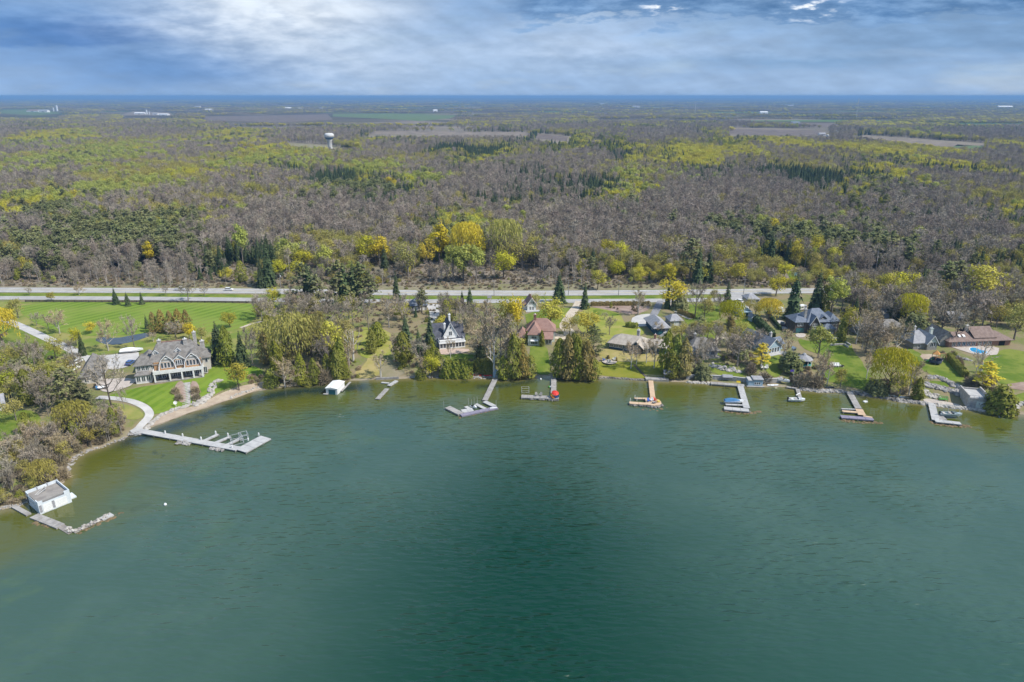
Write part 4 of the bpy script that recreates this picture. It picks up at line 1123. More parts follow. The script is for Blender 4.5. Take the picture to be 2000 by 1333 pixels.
# ------------------------------------------------------------------ trees placed one by one: foot u, foot v, top v, kind, label, width
TREES = [
 # west end and mansion grounds
 (6, 674, 603, 'goldwillow', 'golden weeping willow at the head of the grey driveway', 0.85),
 (36, 622, 581, 'olive', 'grey budding tree at the corner of the striped lawn', 1.1),
 (72, 637, 612, 'bare', 'small leafless tree on the lawn near the driveway, closest to the golden willow', 1.2),
 (95, 643, 617, 'bare', 'small dark leafless tree next to the broad brown one', 1.1),
 (117, 652, 610, 'baretan', 'broad brown leafless tree on the lawn above the driveway', 1.35),
 (178, 652, 627, 'gold', 'small orange yellow tree on the edge of the striped lawn', 1.2),
 (150, 676, 640, 'bud', 'yellowish young tree beside the driveway spruce', 0.9),
 (163, 695, 648, 'spruce', 'dark spruce where the driveway meets the forecourt', 1.0),
 (142, 695, 664, 'bare', 'bare grey tree west of the driveway spruce', 1.3),
 (212, 686, 630, 'baretan', 'pale leafless tree standing before the pond', 1.0),
 (263, 681, 622, 'bare', 'tall thin leafless tree before the pond', 0.7),
 (288, 643, 614, 'spruce', 'small spruce on the striped lawn beside the rusty cedars', 1.0),
 (302, 650, 611, 'rust', 'rusty brown cedar at the west end of the clump on the striped lawn', 0.9),
 (318, 650, 606, 'rust', 'rusty brown cedar in the middle of the clump on the striped lawn', 0.9),
 (336, 652, 609, 'rust', 'rusty brown cedar with bare shrubs at its foot in the lawn clump', 0.9),
 (352, 651, 605, 'rust', 'tallest rusty brown cedar in the lawn clump', 1.0),
 (367, 648, 606, 'rust', 'rusty brown cedar at the east end of the lawn clump', 0.9),
 (345, 664, 630, 'bare', 'low purple grey leafless tree behind the mansion roof', 1.5),
 (300, 668, 650, 'baretan', 'brown leafless bush behind the mansion chimney', 1.6),
 (371, 664, 632, 'gold', 'soft orange budding tree behind the mansion', 1.2),
 (395, 668, 636, 'olive', 'thin olive budding tree behind the mansion wing', 1.1),
 (412, 682, 655, 'lime', 'small bright green tree behind the mansion wing', 1.0),
 (450, 640, 606, 'bud', 'round yellow budding tree at the striped lawn edge', 1.15),
 (227, 595, 562, 'wspruce', 'leftmost of three young spruces on the striped lawn', 1.0),
 (250, 598, 571, 'wspruce', 'middle and widest of three young spruces on the striped lawn', 1.1),
 (278, 595, 570, 'wspruce', 'palest of three young spruces on the striped lawn', 0.9),
 (368, 588, 553, 'bare', 'dark leafless tree on the strip between the roads', 1.3),
 (325, 578, 560, 'bare', 'small leafless tree on the verge near the pickup', 1.3),
 (400, 579, 560, 'bare', 'small leafless tree on the verge near the white car', 1.3),
 (58, 577, 562, 'bare', 'little leafless tree on the verge at the far west', 1.4),
 (101, 588, 571, 'bud', 'small yellowish tree on the verge', 1.3),
 (155, 577, 560, 'baretan', 'low brown tree on the verge', 1.8),
 (57, 717, 664, 'bareoak', 'dark limbed leafless tree on the lawn by the white cottage drive', 1.0),
 (80, 713, 668, 'cedar', 'slender green cedar beside the dark limbed bare tree', 0.8),
 (108, 775, 716, 'cedar', 'dense dark cedar west of the big spreading cedar', 1.3),
 (140, 797, 716, 'wpine', 'big spreading dark evergreen below the garage', 1.05),
 (165, 800, 742, 'wpine', 'lower dark evergreen touching the terrace', 1.0),
 (20, 778, 717, 'lime', 'bright lime green round tree above the white cottage', 1.1),
 (60, 790, 722, 'cedar', 'olive cedar beside the lime green tree', 1.0),
 (85, 800, 735, 'bareoak', 'leafless grey tree between the cedars and the lime tree', 1.0),
 (12, 742, 690, 'cedar', 'dark cedar at the west edge above the lime tree', 1.3),
 (45, 750, 702, 'darkround', 'dark low evergreen thicket beside the lawn', 1.2),
 (32, 822, 770, 'olive', 'hazy olive tree standing by the white cottage', 1.1),
 (218, 797, 703, 'bareoak', 'great dark bare oak on the terrace before the mansion', 0.85),
 (243, 800, 757, 'bare', 'thin leaning leafless tree beside the great oak', 0.6),
 (150, 850, 782, 'olivewillow', 'orange tinged willow with white limbs above the brown brush', 0.9),
 (158, 856, 800, 'whitesnag', 'white limbed dead tree inside the orange willow', 0.8),
 (182, 845, 790, 'olive', 'dense olive willow scrub on the bank beside the orange willow', 0.9),
 (15, 905, 860, 'whitesnag', 'bleached dead tree on the wooded bank near the lower lawn', 1.2),
 (42, 905, 868, 'whitesnag', 'second bleached dead tree, leaning to the lake', 1.0),
 (55, 848, 805, 'cedar', 'green cedar at the corner of the lower lawn', 1.2),
 (150, 872, 822, 'cedar', 'green cedar among the brown brush on the bank', 0.9),
 (170, 866, 830, 'tanshrub', 'tan bushy willow at the waterline of the bank', 0.6),
 (205, 862, 815, 'baretan', 'tan leafless tree by the landing of the long dock', 1.0),
 (225, 850, 795, 'cedar', 'olive cedar in the brush near the paved path', 0.7),
 (238, 850, 803, 'bare', 'leafless tree at the loop of the paved path', 0.9),
 (195, 838, 800, 'bare', 'leafless tree beside the willow scrub on the bank', 1.1),
 (210, 830, 783, 'bare', 'leafless tree on the grass loop', 0.7),
 (98, 880, 830, 'bareoak', 'grey leafless tree in the brush above the bay', 1.1),
 (75, 885, 838, 'baretan', 'tan leafless tree in the brush above the bay', 1.2),
 (120, 893, 850, 'baretan', 'tan leafless tree close to the water of the bay', 1.3),
 (60, 915, 875, 'bare', 'purple grey leafless tree over the bay', 1.4),
 (100, 908, 876, 'shrub', 'brown shrub mass leaning over the bay', 0.75),
 (88, 955, 896, 'olivewillow', 'yellow green bushy willow behind the flat roofed boathouse', 0.85),
 (125, 935, 905, 'tanshrub', 'orange brown shrub at the waterline by the bushy willow', 0.7),
 (22, 962, 890, 'bare', 'grey leafless tree beside the flat roofed boathouse', 0.75),
 (40, 975, 957, 'greenshrub', 'green bush at the corner of the flat roofed boathouse', 0.9),
 (8, 985, 950, 'olive', 'low olive scrub at the west end of the shore', 1.2),
 (467, 763, 706, 'bud', 'orange yellow young tree alone on the mansion lawn', 0.9),
 (430, 708, 627, 'wspruce', 'tall broad spruce beside the mansion wing', 1.0),
 (446, 715, 640, 'cedar', 'olive cedar next to the tall spruce by the mansion', 0.8),
 (475, 717, 645, 'wspruce', 'shorter dark spruce at the edge of the mansion lawn', 0.9),
 (494, 716, 645, 'bare', 'leafless tree at the edge of the mansion lawn', 0.6),
 (410, 706, 690, 'rust', 'rusty shrub at the corner of the mansion', 1.2),
 (343, 768, 752, 'tanshrub', 'orange tan shrub bed on one side of the stone steps', 0.9),
 (350, 781, 765, 'shrub', 'brown shrub low on the stone steps', 0.9),
 (382, 768, 750, 'tanshrub', 'orange tan shrub bed across the stone steps', 0.9),
 (384, 781, 764, 'shrub', 'grey brown shrub across the stone steps, nearer the beach', 0.9),
 # wooded strip
 (575, 712, 612, 'olivewillow', 'large pale olive willow with dark forked trunk', 0.85),
 (610, 705, 618, 'olivewillow', 'second large olive willow beside the yellow maple', 0.8),
 (648, 706, 626, 'bud', 'yellow domed tree in the wooded strip beside the bleached tree', 0.75),
 (535, 603, 562, 'bud', 'yellow tree at the end of the service road', 1.1),
 (526, 618, 588, 'bud', 'low yellow bush tree below the end of the service road', 1.1),
 (560, 690, 630, 'bare', 'leafless tree behind the pale olive willow', 0.9),
 (520, 712, 650, 'rust', 'brownish cedar at the mansion boundary', 0.8),
 (545, 742, 668, 'cedar', 'dark cedar in the wooded strip nearest the mansion lawn', 0.8),
 (557, 757, 706, 'baretan', 'wide tan leafless tree leaning over the water', 1.4),
 (530, 755, 722, 'greenshrub', 'green bush on the bank beside the tan leaning tree', 0.8),
 (590, 753, 690, 'cedar', 'green cedar on the bank west of the small white boathouse', 0.75),
 (615, 752, 700, 'cedar', 'second green cedar on the bank west of the small white boathouse', 0.8),
 (602, 756, 735, 'greenshrub', 'pale green bush at the waterline', 0.8),
 (635, 748, 712, 'shrub', 'grey leafless thicket behind the small white boathouse', 0.7),
 (660, 745, 684, 'cedar', 'tall green cedar behind the small white boathouse', 0.75),
 (640, 730, 660, 'bare', 'leafless tree above the small white boathouse', 0.7),
 (668, 735, 660, 'column', 'narrow olive cedar next to the bleached tree', 0.9),
 (690, 706, 638, 'whitesnag', 'bleached ragged tree at the edge of the yellow grass', 0.9),
 (682, 715, 670, 'baretan', 'low tan tree beneath the bleached ragged tree', 1.0),
 (770, 706, 655, 'birch', 'white stemmed birch at the head of the straw bank', 0.7),
 (744, 737, 692, 'birch', 'many stemmed white tree on the straw bank', 1.3),
 (739, 675, 630, 'cedar', 'large round topped cedar on the yellow grass', 1.4),
 (727, 690, 644, 'cedar', 'smaller dark cedar before the large round topped one', 1.0),
 (793, 668, 614, 'spruce', 'pointed spruce between the meadow and the slate house', 1.3),
 (841, 683, 611, 'spruce', 'tall dark pointed spruce beside the slate house', 1.0),
 (818, 690, 640, 'spruce', 'olive spruce beside the tall dark pointed one', 1.1),
 (788, 706, 650, 'cedar', 'broad olive cedar below the pointed spruces', 1.3),
 (822, 720, 664, 'bare', 'rusty leafless tree before the slate house', 1.0),
 (843, 741, 686, 'bud', 'orange yellow tree on the bank by the clipped hedge', 0.8),
 (862, 738, 705, 'bare', 'leafless tree on the bank by the clipped hedge', 0.8),
 (822, 741, 718, 'greenshrub', 'green bush on the bank west of the clipped hedge', 0.9),
 (832, 738, 700, 'baretan', 'tan thicket tree below the slate house', 1.1),
 (775, 588, 530, 'spruce', 'tall lone dark spruce on the verge', 0.9),
 (607, 607, 516, 'wspruce', 'very tall spruce at the end of the verge', 0.85),
 (622, 612, 540, 'pine', 'tall pine beside the very tall spruce', 0.9),
 (676, 604, 514, 'wspruce', 'broad dark spruce straddling the service road', 0.95),
 (694, 602, 512, 'wspruce', 'second broad dark spruce straddling the service road', 0.95),
 (655, 606, 545, 'pine', 'pine between the broad dark spruces and the verge', 1.0),
 (640, 612, 565, 'bare', 'leafless tree under the roadside pines', 1.2),
 (690, 640, 586, 'bare', 'leafless pale tree below the broad dark spruces', 0.9),
 (720, 645, 592, 'bare', 'leafless purple tree beside the pale one', 0.9),
 (585, 618, 578, 'baretan', 'brown leafless tree at the boundary below the service road', 1.4),
 (760, 640, 582, 'baretan', 'pinkish tan leafless tree above the yellow grass', 0.9),
 (788, 625, 590, 'bud', 'low yellow tree behind the pointed spruces', 1.2),
 (825, 612, 566, 'pine', 'dark pine before the slate blue garage', 1.0),
 (812, 620, 598, 'spruce', 'small spruce at the slate blue garage wall', 1.0),
 (872, 628, 588, 'cedar', 'broad dark cedar on the pale driveway behind the slate house', 1.3),
 (890, 618, 582, 'olive', 'orange olive tree beside the dark driveway cedar', 1.2),
 (903, 605, 568, 'spruce', 'dark spruce on the verge behind the slate house', 1.2),
 (918, 607, 561, 'wspruce', 'taller spruce of the pair on the verge behind the slate house', 1.0),
 (905, 668, 625, 'baretan', 'pinkish leafless tree behind the slate house', 1.1),
 (920, 640, 596, 'bare', 'leafless tree between the slate house and the verge', 1.0),
 (940, 655, 606, 'bare', 'leafless tree north of the tall pale trees', 1.0),
 (880, 700, 662, 'birch', 'slim birch on the terrace of the slate house', 0.8),
 (933, 703, 645, 'baretan', 'pinkish spreading tree at the corner of the terrace', 1.2),
 (953, 700, 660, 'darkround', 'dark cedar thicket behind the flat faced hedge', 1.2),
 (965, 737, 606, 'birch', 'tallest pale leafless tree rising behind the changing hut', 0.75),
 (977, 734, 625, 'bare', 'second tall grey leafless tree behind the changing hut', 0.75),
 (958, 715, 640, 'birch', 'pale leafless tree behind the flat faced hedge', 0.8),
 (988, 735, 668, 'bare', 'grey leafless tree in front of the shoreline cedars', 0.8),
 (990, 650, 582, 'bud', 'vivid yellow maple west of the white cottage', 0.95),
 (1010, 655, 580, 'gold', 'orange yellow maple beside the vivid yellow one', 0.75),
 (1004, 672, 647, 'bud', 'small yellow tree beside the red roofed house', 1.1),
 (983, 742, 695, 'cedar', 'shoreline cedar beside the changing hut', 1.0),
 (1004, 741, 655, 'cedar', 'tallest shoreline cedar west of the narrow lawn', 0.75),
 (1020, 740, 672, 'rust', 'brown cedar on the edge of the narrow lawn', 0.8),
 (1036, 738, 695, 'cedar', 'low yellow green cedar at the foot of the narrow lawn', 1.2),
 (1013, 720, 664, 'cedar', 'cedar beside the wall of the red roofed house', 0.8),
 (1029, 672, 648, 'column', 'thin columnar cedar at the west corner of the red roofed house', 1.2),
 (1058, 677, 646, 'column', 'thin columnar cedar before the porch of the red roofed house', 1.1),
 (1076, 641, 577, 'bud', 'large spreading yellow green tree with dark trunk behind the red roofed house', 1.15),
 (1092, 592, 533, 'wspruce', 'big dark spruce between the two roads', 1.15),
 (1142, 603, 551, 'spruce', 'slim spruce at the gate of the gravel drive', 1.1),
 (1148, 655, 603, 'bud', 'round yellow tree inside the gravel loop', 1.2),
 (1112, 655, 617, 'olive', 'olive leafing tree on the gravel loop', 1.4),
 (1092, 738, 662, 'cedar', 'cedar at the shore end of the walkway with the umbrella', 0.9),
 (1108, 742, 655, 'rust', 'brown tinged cedar east of the umbrella walkway', 0.8),
 (1126, 742, 660, 'cedar', 'tall cedar in the shoreline clump east of the umbrella walkway', 0.8),
 (1145, 744, 668, 'rust', 'bronze cedar at the east side of the shoreline clump', 0.9),
 (1157, 743, 700, 'cedar', 'low cedar leaning over the water at the east of the clump', 1.3),
 (1120, 712, 652, 'cedar', 'cedar at the back of the shoreline clump', 1.0),
 (1158, 690, 634, 'wpine', 'dark pine behind the shoreline clump', 1.0),
 (1112, 742, 704, 'birch', 'white branched tree leaning from the shoreline clump', 1.1),
 (1190, 655, 620, 'bare', 'small leafless tree on the broad yellow green lawn', 1.0),
 (1180, 625, 612, 'bare', 'little leafless orchard tree on the broad lawn', 1.4),
 (1193, 602, 590, 'cedar', 'little cedar in the brown lot', 1.0),
 (1246, 615, 572, 'baretan', 'pale tan leafless tree in the brown lot', 1.2),
 (1232, 720, 668, 'birch', 'white birch nearest the long bungalow on the olive slope', 0.95),
 (1262, 710, 662, 'birch', 'white birch beside the glazed gable', 0.8),
 (1277, 720, 664, 'birch', 'leaning white birch at the edge of the cedar grove', 0.9),
 (1243, 712, 680, 'birch', 'short white birch between the taller ones', 0.9),
 (1300, 730, 648, 'cedar', 'tallest cedar of the grove above the grey wharf', 0.8),
 (1318, 733, 655, 'cedar', 'cedar in the middle of the grove above the grey wharf', 0.85),
 (1334, 737, 662, 'rust', 'bronze cedar at the east side of the grove', 0.85),
 (1310, 740, 690, 'cedar', 'low cedar at the front of the grove', 1.0),
 (1285, 655, 632, 'baretan', 'round leafless shrub tree beside the small blue house', 1.5),
 (1330, 668, 625, 'olive', 'round olive tree before the grey garage', 1.35),
 (1367, 650, 618, 'wpine', 'broad low pine beside the gravel loop', 1.3),
 (1312, 602, 543, 'gold', 'brilliant yellow maple beside the highway', 1.15),
 (1303, 603, 547, 'spruce', 'thin spruce in front of the brilliant yellow maple', 0.7),
 (1328, 604, 580, 'darkround', 'dark bush under the brilliant yellow maple', 1.4),
 (1336, 604, 575, 'birch', 'white stemmed tree beside the brilliant yellow maple', 0.7),
 (1357, 620, 558, 'bare', 'purple leafless tree on the shaded lawn', 0.9),
 (1418, 608, 549, 'spruce', 'dark spruce beside the light blue cottage drive', 1.1),
 (1405, 618, 575, 'bare', 'leafless tree beside the dark spruce on the shaded lawn', 1.0),
 (1426, 640, 588, 'willow', 'yellow olive willow beside the light blue cottage', 0.9),
 (1500, 628, 584, 'goldwillow', 'brilliant yellow willow behind the garden shed', 1.0),
 (1475, 618, 588, 'olive', 'dull olive tree between the cottage and the yellow willow', 0.95),
 (1547, 624, 536, 'wspruce', 'huge dark spruce west of the dark shingled house', 1.0),
 (1590, 620, 528, 'wspruce', 'tall dark spruce behind the dark shingled house', 0.8),
 (1622, 622, 530, 'palegreen', 'tall leafing green tree behind the dark shingled house', 0.9),
 (1605, 620, 560, 'cedar', 'dark cedar between the tall spruce and the leafing tree', 0.9),
 (1515, 578, 537, 'bud', 'yellow lollipop shaped tree at the highway link', 1.2),
 (1372, 700, 655, 'birch', 'white branched tree before the grey hipped house', 0.9),
 (1355, 735, 680, 'bare', 'leafless tangle before the grey hipped house', 0.9),
 (1395, 700, 660, 'bare', 'leafless tree at the corner of the grey hipped house', 1.0),
 (1440, 716, 652, 'bare', 'broad grey leafless tree before the slate blue house', 1.3),
 (1420, 690, 655, 'bare', 'smaller grey leafless tree by the gravel loop', 1.3),
 (1485, 716, 670, 'goldpine', 'gold tinted pine above the brown mound', 1.05),
 (1370, 738, 712, 'darkround', 'dark green bush at the west end of the shore wall', 1.4),
 (1447, 700, 678, 'darkround', 'dark bush under the broad grey tree', 1.2),
 (1530, 704, 645, 'birch', 'white limbed spreading tree on the lawn of the slate blue house', 1.15),
 (1492, 745, 722, 'shrub', 'wide brown shrub mound above the tiny boathouse', 1.15),
 (1466, 730, 702, 'shrub', 'purple brown weeping shrub beside the gold tinted pine', 0.7),
 (1543, 722, 688, 'darkround', 'dark evergreen bush before the gazebo', 1.3),
 (1565, 754, 722, 'shrub', 'large red brown shrub mass above the grey boulders', 0.9),
 (1590, 756, 725, 'shrub', 'second red brown shrub above the grey boulders', 0.9),
 (1597, 700, 633, 'palegreen', 'fresh light green tree before the dark shingled house', 1.15),
 (1604, 748, 690, 'baretan', 'tan leafless tree beside the gazebo', 0.9),
 (1615, 752, 705, 'birch', 'pale leafless tree above the grey boulders', 1.0),
 (1642, 668, 622, 'column', 'dark columnar cedar at the corner of the dark shingled house', 1.2),
 (1672, 672, 608, 'birch', 'tall white stemmed tree beside the big green lawn', 0.9),
 (1665, 640, 577, 'spruce', 'slim dark spruce behind the tall white stemmed tree', 1.0),
 (1690, 690, 628, 'bare', 'grey leafless tree veiling the long tan bungalow', 1.15),
 (1710, 695, 635, 'bare', 'second grey leafless tree veiling the long tan bungalow', 1.15),
 (1692, 740, 690, 'birch', 'slim birch on the big green lawn', 0.8),
 (1748, 690, 628, 'baretan', 'pinkish leafless tree before the long tan bungalow', 1.15),
 (1735, 680, 632, 'birch', 'pale stemmed tree next to the pinkish one', 0.9),
 (1775, 637, 575, 'willow', 'rounded yellow green willow behind the tall hedge', 0.9),
 (1785, 650, 615, 'darkround', 'dark evergreens at the foot of the rounded willow', 1.6),
 (1835, 668, 586, 'bareoak', 'big grey leafless tree between the cottage and pool house', 1.0),
 (1862, 675, 610, 'bareoak', 'dark forked leafless tree before the pool house', 0.8),
 (1815, 640, 590, 'bare', 'leafless tree behind the grey cottage', 1.2),
 (1735, 767, 680, 'willow', 'broad yellow domed willow on the shore', 0.85),
 (1775, 772, 706, 'birch', 'leaning pale birch over the shore', 1.0),
 (1755, 778, 725, 'olive', 'olive scrub tree beneath the yellow domed willow', 1.0),
 (1790, 781, 738, 'column', 'dense columnar cedar beside the landing', 1.6),
 (1712, 768, 742, 'darkround', 'dark green mound west of the yellow domed willow', 1.6),
 (1716, 755, 740, 'greenshrub', 'bright green bush at the edge of the big lawn', 0.9),
 (1924, 758, 706, 'goldpine', 'gold needled pine behind the stone boathouse', 1.2),
 (1950, 804, 752, 'round', 'huge round clipped looking cedar beside the stone boathouse', 1.05),
 (1915, 728, 668, 'whitesnag', 'bare white tree before the blue pool', 1.1),
 (1905, 733, 690, 'birch', 'thin white tree beside the bare one before the pool', 0.8),
 (1895, 755, 730, 'shrub', 'dark bare shrub behind the stone boathouse', 0.8),
 (1870, 712, 692, 'shrub', 'grey shrub bed below the pool terrace', 0.9),
 (1908, 607, 520, 'bud', 'great bright yellow green tree near the highway', 1.15),
 (1938, 600, 560, 'bare', 'leafless tree under the great bright tree', 1.2),
 (1840, 588, 514, 'pine', 'dark tall pine by the highway', 1.0),
 (1862, 588, 512, 'pine', 'second dark tall pine by the highway', 1.0),
 (1795, 585, 518, 'spruce', 'dark spruce by the highway west of the tall pines', 1.1),
 (1768, 588, 525, 'bud', 'broad yellow tree by the highway', 1.0),
 (1730, 590, 534, 'bud', 'smaller yellow tree by the highway', 1.0),
 (1690, 585, 548, 'bud', 'yellow green tree by the highway behind the long bungalow', 1.0),
 (1980, 665, 588, 'olive', 'olive budding tree at the edge of the pool house', 0.9),
 (1945, 640, 590, 'olive', 'dull green tree behind the pool house', 1.1),
 (1995, 640, 590, 'olive', 'olive tree at the far east behind the pool house', 1.1),
 (1960, 585, 535, 'olive', 'olive tree beside the great bright tree', 1.0),
 (1985, 590, 545, 'bare', 'leafless tree at the far east by the highway', 1.1),
 (1700, 630, 578, 'baretan', 'pinkish bare tree beside the asphalt drive', 0.9),
 (1680, 620, 580, 'bare', 'leafless tree behind the columnar cedar', 1.0),
 (1900, 640, 600, 'bare', 'grey leafless tree over the outbuilding', 1.2),
 (1880, 625, 585, 'bare', 'leafless tree behind the outbuilding', 1.1),
 (598, 606, 518, 'wpine', 'wide dark pine at the end of the verge, west of the very tall spruce', 0.9),
 (666, 602, 513, 'wpine', 'wide dark pine on the verge, west of the broad dark spruces', 0.9),
 (706, 600, 516, 'wpine', 'wide dark pine on the verge, east of the broad dark spruces', 0.9),
 (722, 598, 535, 'pine', 'smaller pine at the east end of the roadside pines', 1.1),
 (926, 632, 588, 'olive', 'hazy olive tree between the verge spruces and the vivid yellow maple', 1.1),
 (862, 660, 618, 'bud', 'dull yellow tree at the back corner of the slate roofed house', 1.0),
 (1045, 600, 572, 'olive', 'hazy olive tree behind the narrow white cottage', 1.2),
 (1012, 700, 655, 'olive', 'hazy olive tree rising above the shoreline cedars', 1.1),
 (1135, 700, 640, 'olive', 'hazy olive tree rising above the clump by the umbrella walkway', 1.1),
 (1375, 625, 580, 'olive', 'hazy olive tree at the end of the straight tan drive', 1.1),
 (1450, 680, 635, 'olive', 'hazy olive tree behind the broad grey leafless tree', 1.0),
 (1655, 655, 600, 'bud', 'yellow tree behind the columnar cedar of the dark shingled house', 0.9),
 (1640, 760, 715, 'olive', 'hazy olive tree at the lake end of the big green lawn', 0.8),
 # bright trees at the edge of the woods beyond the highway
 (720, 520, 462, 'bud', 'bright yellow green tree in the wood edge above the lone spruce', 1.0),
 (742, 522, 460, 'gold', 'orange yellow tree beside the bright yellow green one', 0.9),
 (752, 530, 478, 'spruce', 'spruce before the orange yellow tree in the wood edge', 1.1),
 (834, 523, 468, 'gold', 'small golden tree in the woods below the golden plume', 0.8),
 (859, 515, 436, 'tallgold', 'golden plume shaped tree in the woods', 1.1),
 (912, 515, 437, 'goldwillow', 'largest golden tree in the woods', 0.75),
 (932, 520, 452, 'gold', 'golden tree leaning from the largest one', 0.7),
 (988, 520, 432, 'olivewillow', 'tall olive yellow tree in the woods past the golden ones', 0.7),
 (983, 545, 484, 'bud', 'yellow tree in the wood edge above the scrub clearing', 1.0),
 (1020, 530, 468, 'olive', 'broad olive tree in the wood edge', 1.2),
 (905, 550, 472, 'palegreen', 'pale green poplar clump in the wood edge', 0.9),
 (930, 552, 478, 'palegreen', 'second pale green poplar in the wood edge', 0.9),
 (885, 552, 470, 'palegreen', 'third pale green poplar in the wood edge', 0.8),
 (798, 545, 466, 'olive', 'olive green tree in the wood edge before the poplars', 0.9),
 (593, 530, 484, 'bud', 'bright yellow round tree above the roadside spruces', 1.1),
 (580, 545, 510, 'bud', 'yellow tree beside the utility pole', 1.1),
 (545, 545, 508, 'bud', 'dull yellow tree at the wood edge west of the pole', 1.0),
 (527, 560, 470, 'spruce', 'tall dark spruce at the wood edge beside the pole', 1.0),
 (512, 562, 505, 'spruce', 'shorter spruce at the wood edge beside the tall one', 1.1),
 (392, 548, 518, 'spruce', 'small bright spruce in the brush above the pickup', 1.2),
 (412, 550, 524, 'spruce', 'smaller bright spruce beside the first in the brush', 1.3),
 (473, 552, 512, 'cedar', 'olive cedar in the brush above the white car', 1.1),
 (295, 520, 470, 'tallgold', 'golden leaning tree among the pines', 0.9),
 (475, 520, 437, 'palegreen', 'pale silvery poplar rising from the bare woods', 0.7),
 (1167, 566, 528, 'bud', 'round yellow green tree across the highway', 1.15),
 (1205, 545, 510, 'bud', 'small yellow tree in the wood edge behind the round one', 1.1),
 (1187, 510, 464, 'bud', 'yellow tree standing higher in the bare woods', 0.9),
 (1305, 555, 515, 'bud', 'dull yellow tree behind the brilliant yellow maple', 1.0),
 (1345, 552, 470, 'pine', 'tall pine clump in the wood edge, westernmost', 1.0),
 (1362, 555, 480, 'spruce', 'dark spruce next to the tall pine clump', 1.0),
 (1382, 552, 482, 'spruce', 'second dark spruce next to the tall pine clump', 1.0),
 (1372, 552, 520, 'bud', 'yellow bush tree before the dark spruces in the wood edge', 1.1),
 (1404, 552, 508, 'olive', 'yellow olive tree in the wood edge', 1.1),
 (1440, 556, 515, 'bud', 'yellowish tree in the wood edge above the dark spruce', 1.1),
 (1503, 515, 456, 'wspruce', 'dark broad spruce standing in the bare woods', 1.1),
 (1530, 545, 512, 'bud', 'yellow tree beside the tennis court', 1.2),
 (1790, 480, 440, 'lime', 'bright green tree alone in the grey woods', 1.0),
 (40, 440, 405, 'bud', 'yellow tree above the pines', 1.4),
 (762, 375, 347, 'gold', 'orange tree in the middle of the woods', 1.2),
]
# ------------------------------------------------------------------ woods: mass of trees beyond the highway
def scatter(name, P, rot, scl, pick, protos, label, kind='stuff', cat=None):
 """points carrying an instance of one prototype each (geometry nodes)"""
 me = bpy.data.meshes.new(name)
 n = len(P)
 me.vertices.add(n)
 me.vertices.foreach_set('co', np.asarray(P, np.float32).ravel())
 for an, ty, da in (('rotz', 'FLOAT', rot), ('scl', 'FLOAT_VECTOR', scl), ('pick', 'INT', pick)):
  a = me.attributes.new(an, ty, 'POINT')
  if ty == 'FLOAT_VECTOR':
   a.data.foreach_set('vector', np.asarray(da, np.float32).ravel())
  else:
   a.data.foreach_set('value', np.asarray(da, np.int32 if ty == 'INT' else np.float32))
 me.update()
 col = bpy.data.collections.new(name + '_kinds')
 for i, pm in enumerate(protos):
  col.objects.link(bpy.data.objects.new('%s_kind_%02d' % (name, i), pm))
 ng = bpy.data.node_groups.new(name + '_scatter', 'GeometryNodeTree')
 ng.interface.new_socket('Geometry', in_out='INPUT', socket_type='NodeSocketGeometry')
 ng.interface.new_socket('Geometry', in_out='OUTPUT', socket_type='NodeSocketGeometry')
 t = NT(ng)
 gi, go = t.n('NodeGroupInput'), t.n('NodeGroupOutput')
 ci = t.n('GeometryNodeCollectionInfo')
 ci.inputs['Collection'].default_value = col
 ci.inputs['Separate Children'].default_value = True
 ci.inputs['Reset Children'].default_value = True
 io = t.n('GeometryNodeInstanceOnPoints')
 def attr(an, ty):
  nd = t.n('GeometryNodeInputNamedAttribute', data_type=ty)
  nd.inputs['Name'].default_value = an
  return nd.outputs['Attribute']
 L = ng.links.new
 L(gi.outputs[0], io.inputs['Points'])
 L(ci.outputs[0], io.inputs['Instance'])
 io.inputs['Pick Instance'].default_value = True
 L(attr('pick', 'INT'), io.inputs['Instance Index'])
 cx = t.n('ShaderNodeCombineXYZ')
 L(attr('rotz', 'FLOAT'), cx.inputs[2])
 er = t.n('FunctionNodeEulerToRotation')
 L(cx.outputs[0], er.inputs[0])
 L(er.outputs[0], io.inputs['Rotation'])
 L(attr('scl', 'FLOAT_VECTOR'), io.inputs['Scale'])
 L(io.outputs[0], go.inputs[0])
 o = bpy.data.objects.new(name, me)
 link(o)
 md = o.modifiers.new('scatter', 'NODES')
 md.node_group = ng
 return tag(o, label, cat, None, kind)
FT = ['pole', 'bare', 'olive', 'bud', 'palegreen', 'spruce', 'pine', 'cedar']
BASEW = [1.0, 0.34, 0.27, 0.08, 0.07, 0.08, 0.08, 0.05]
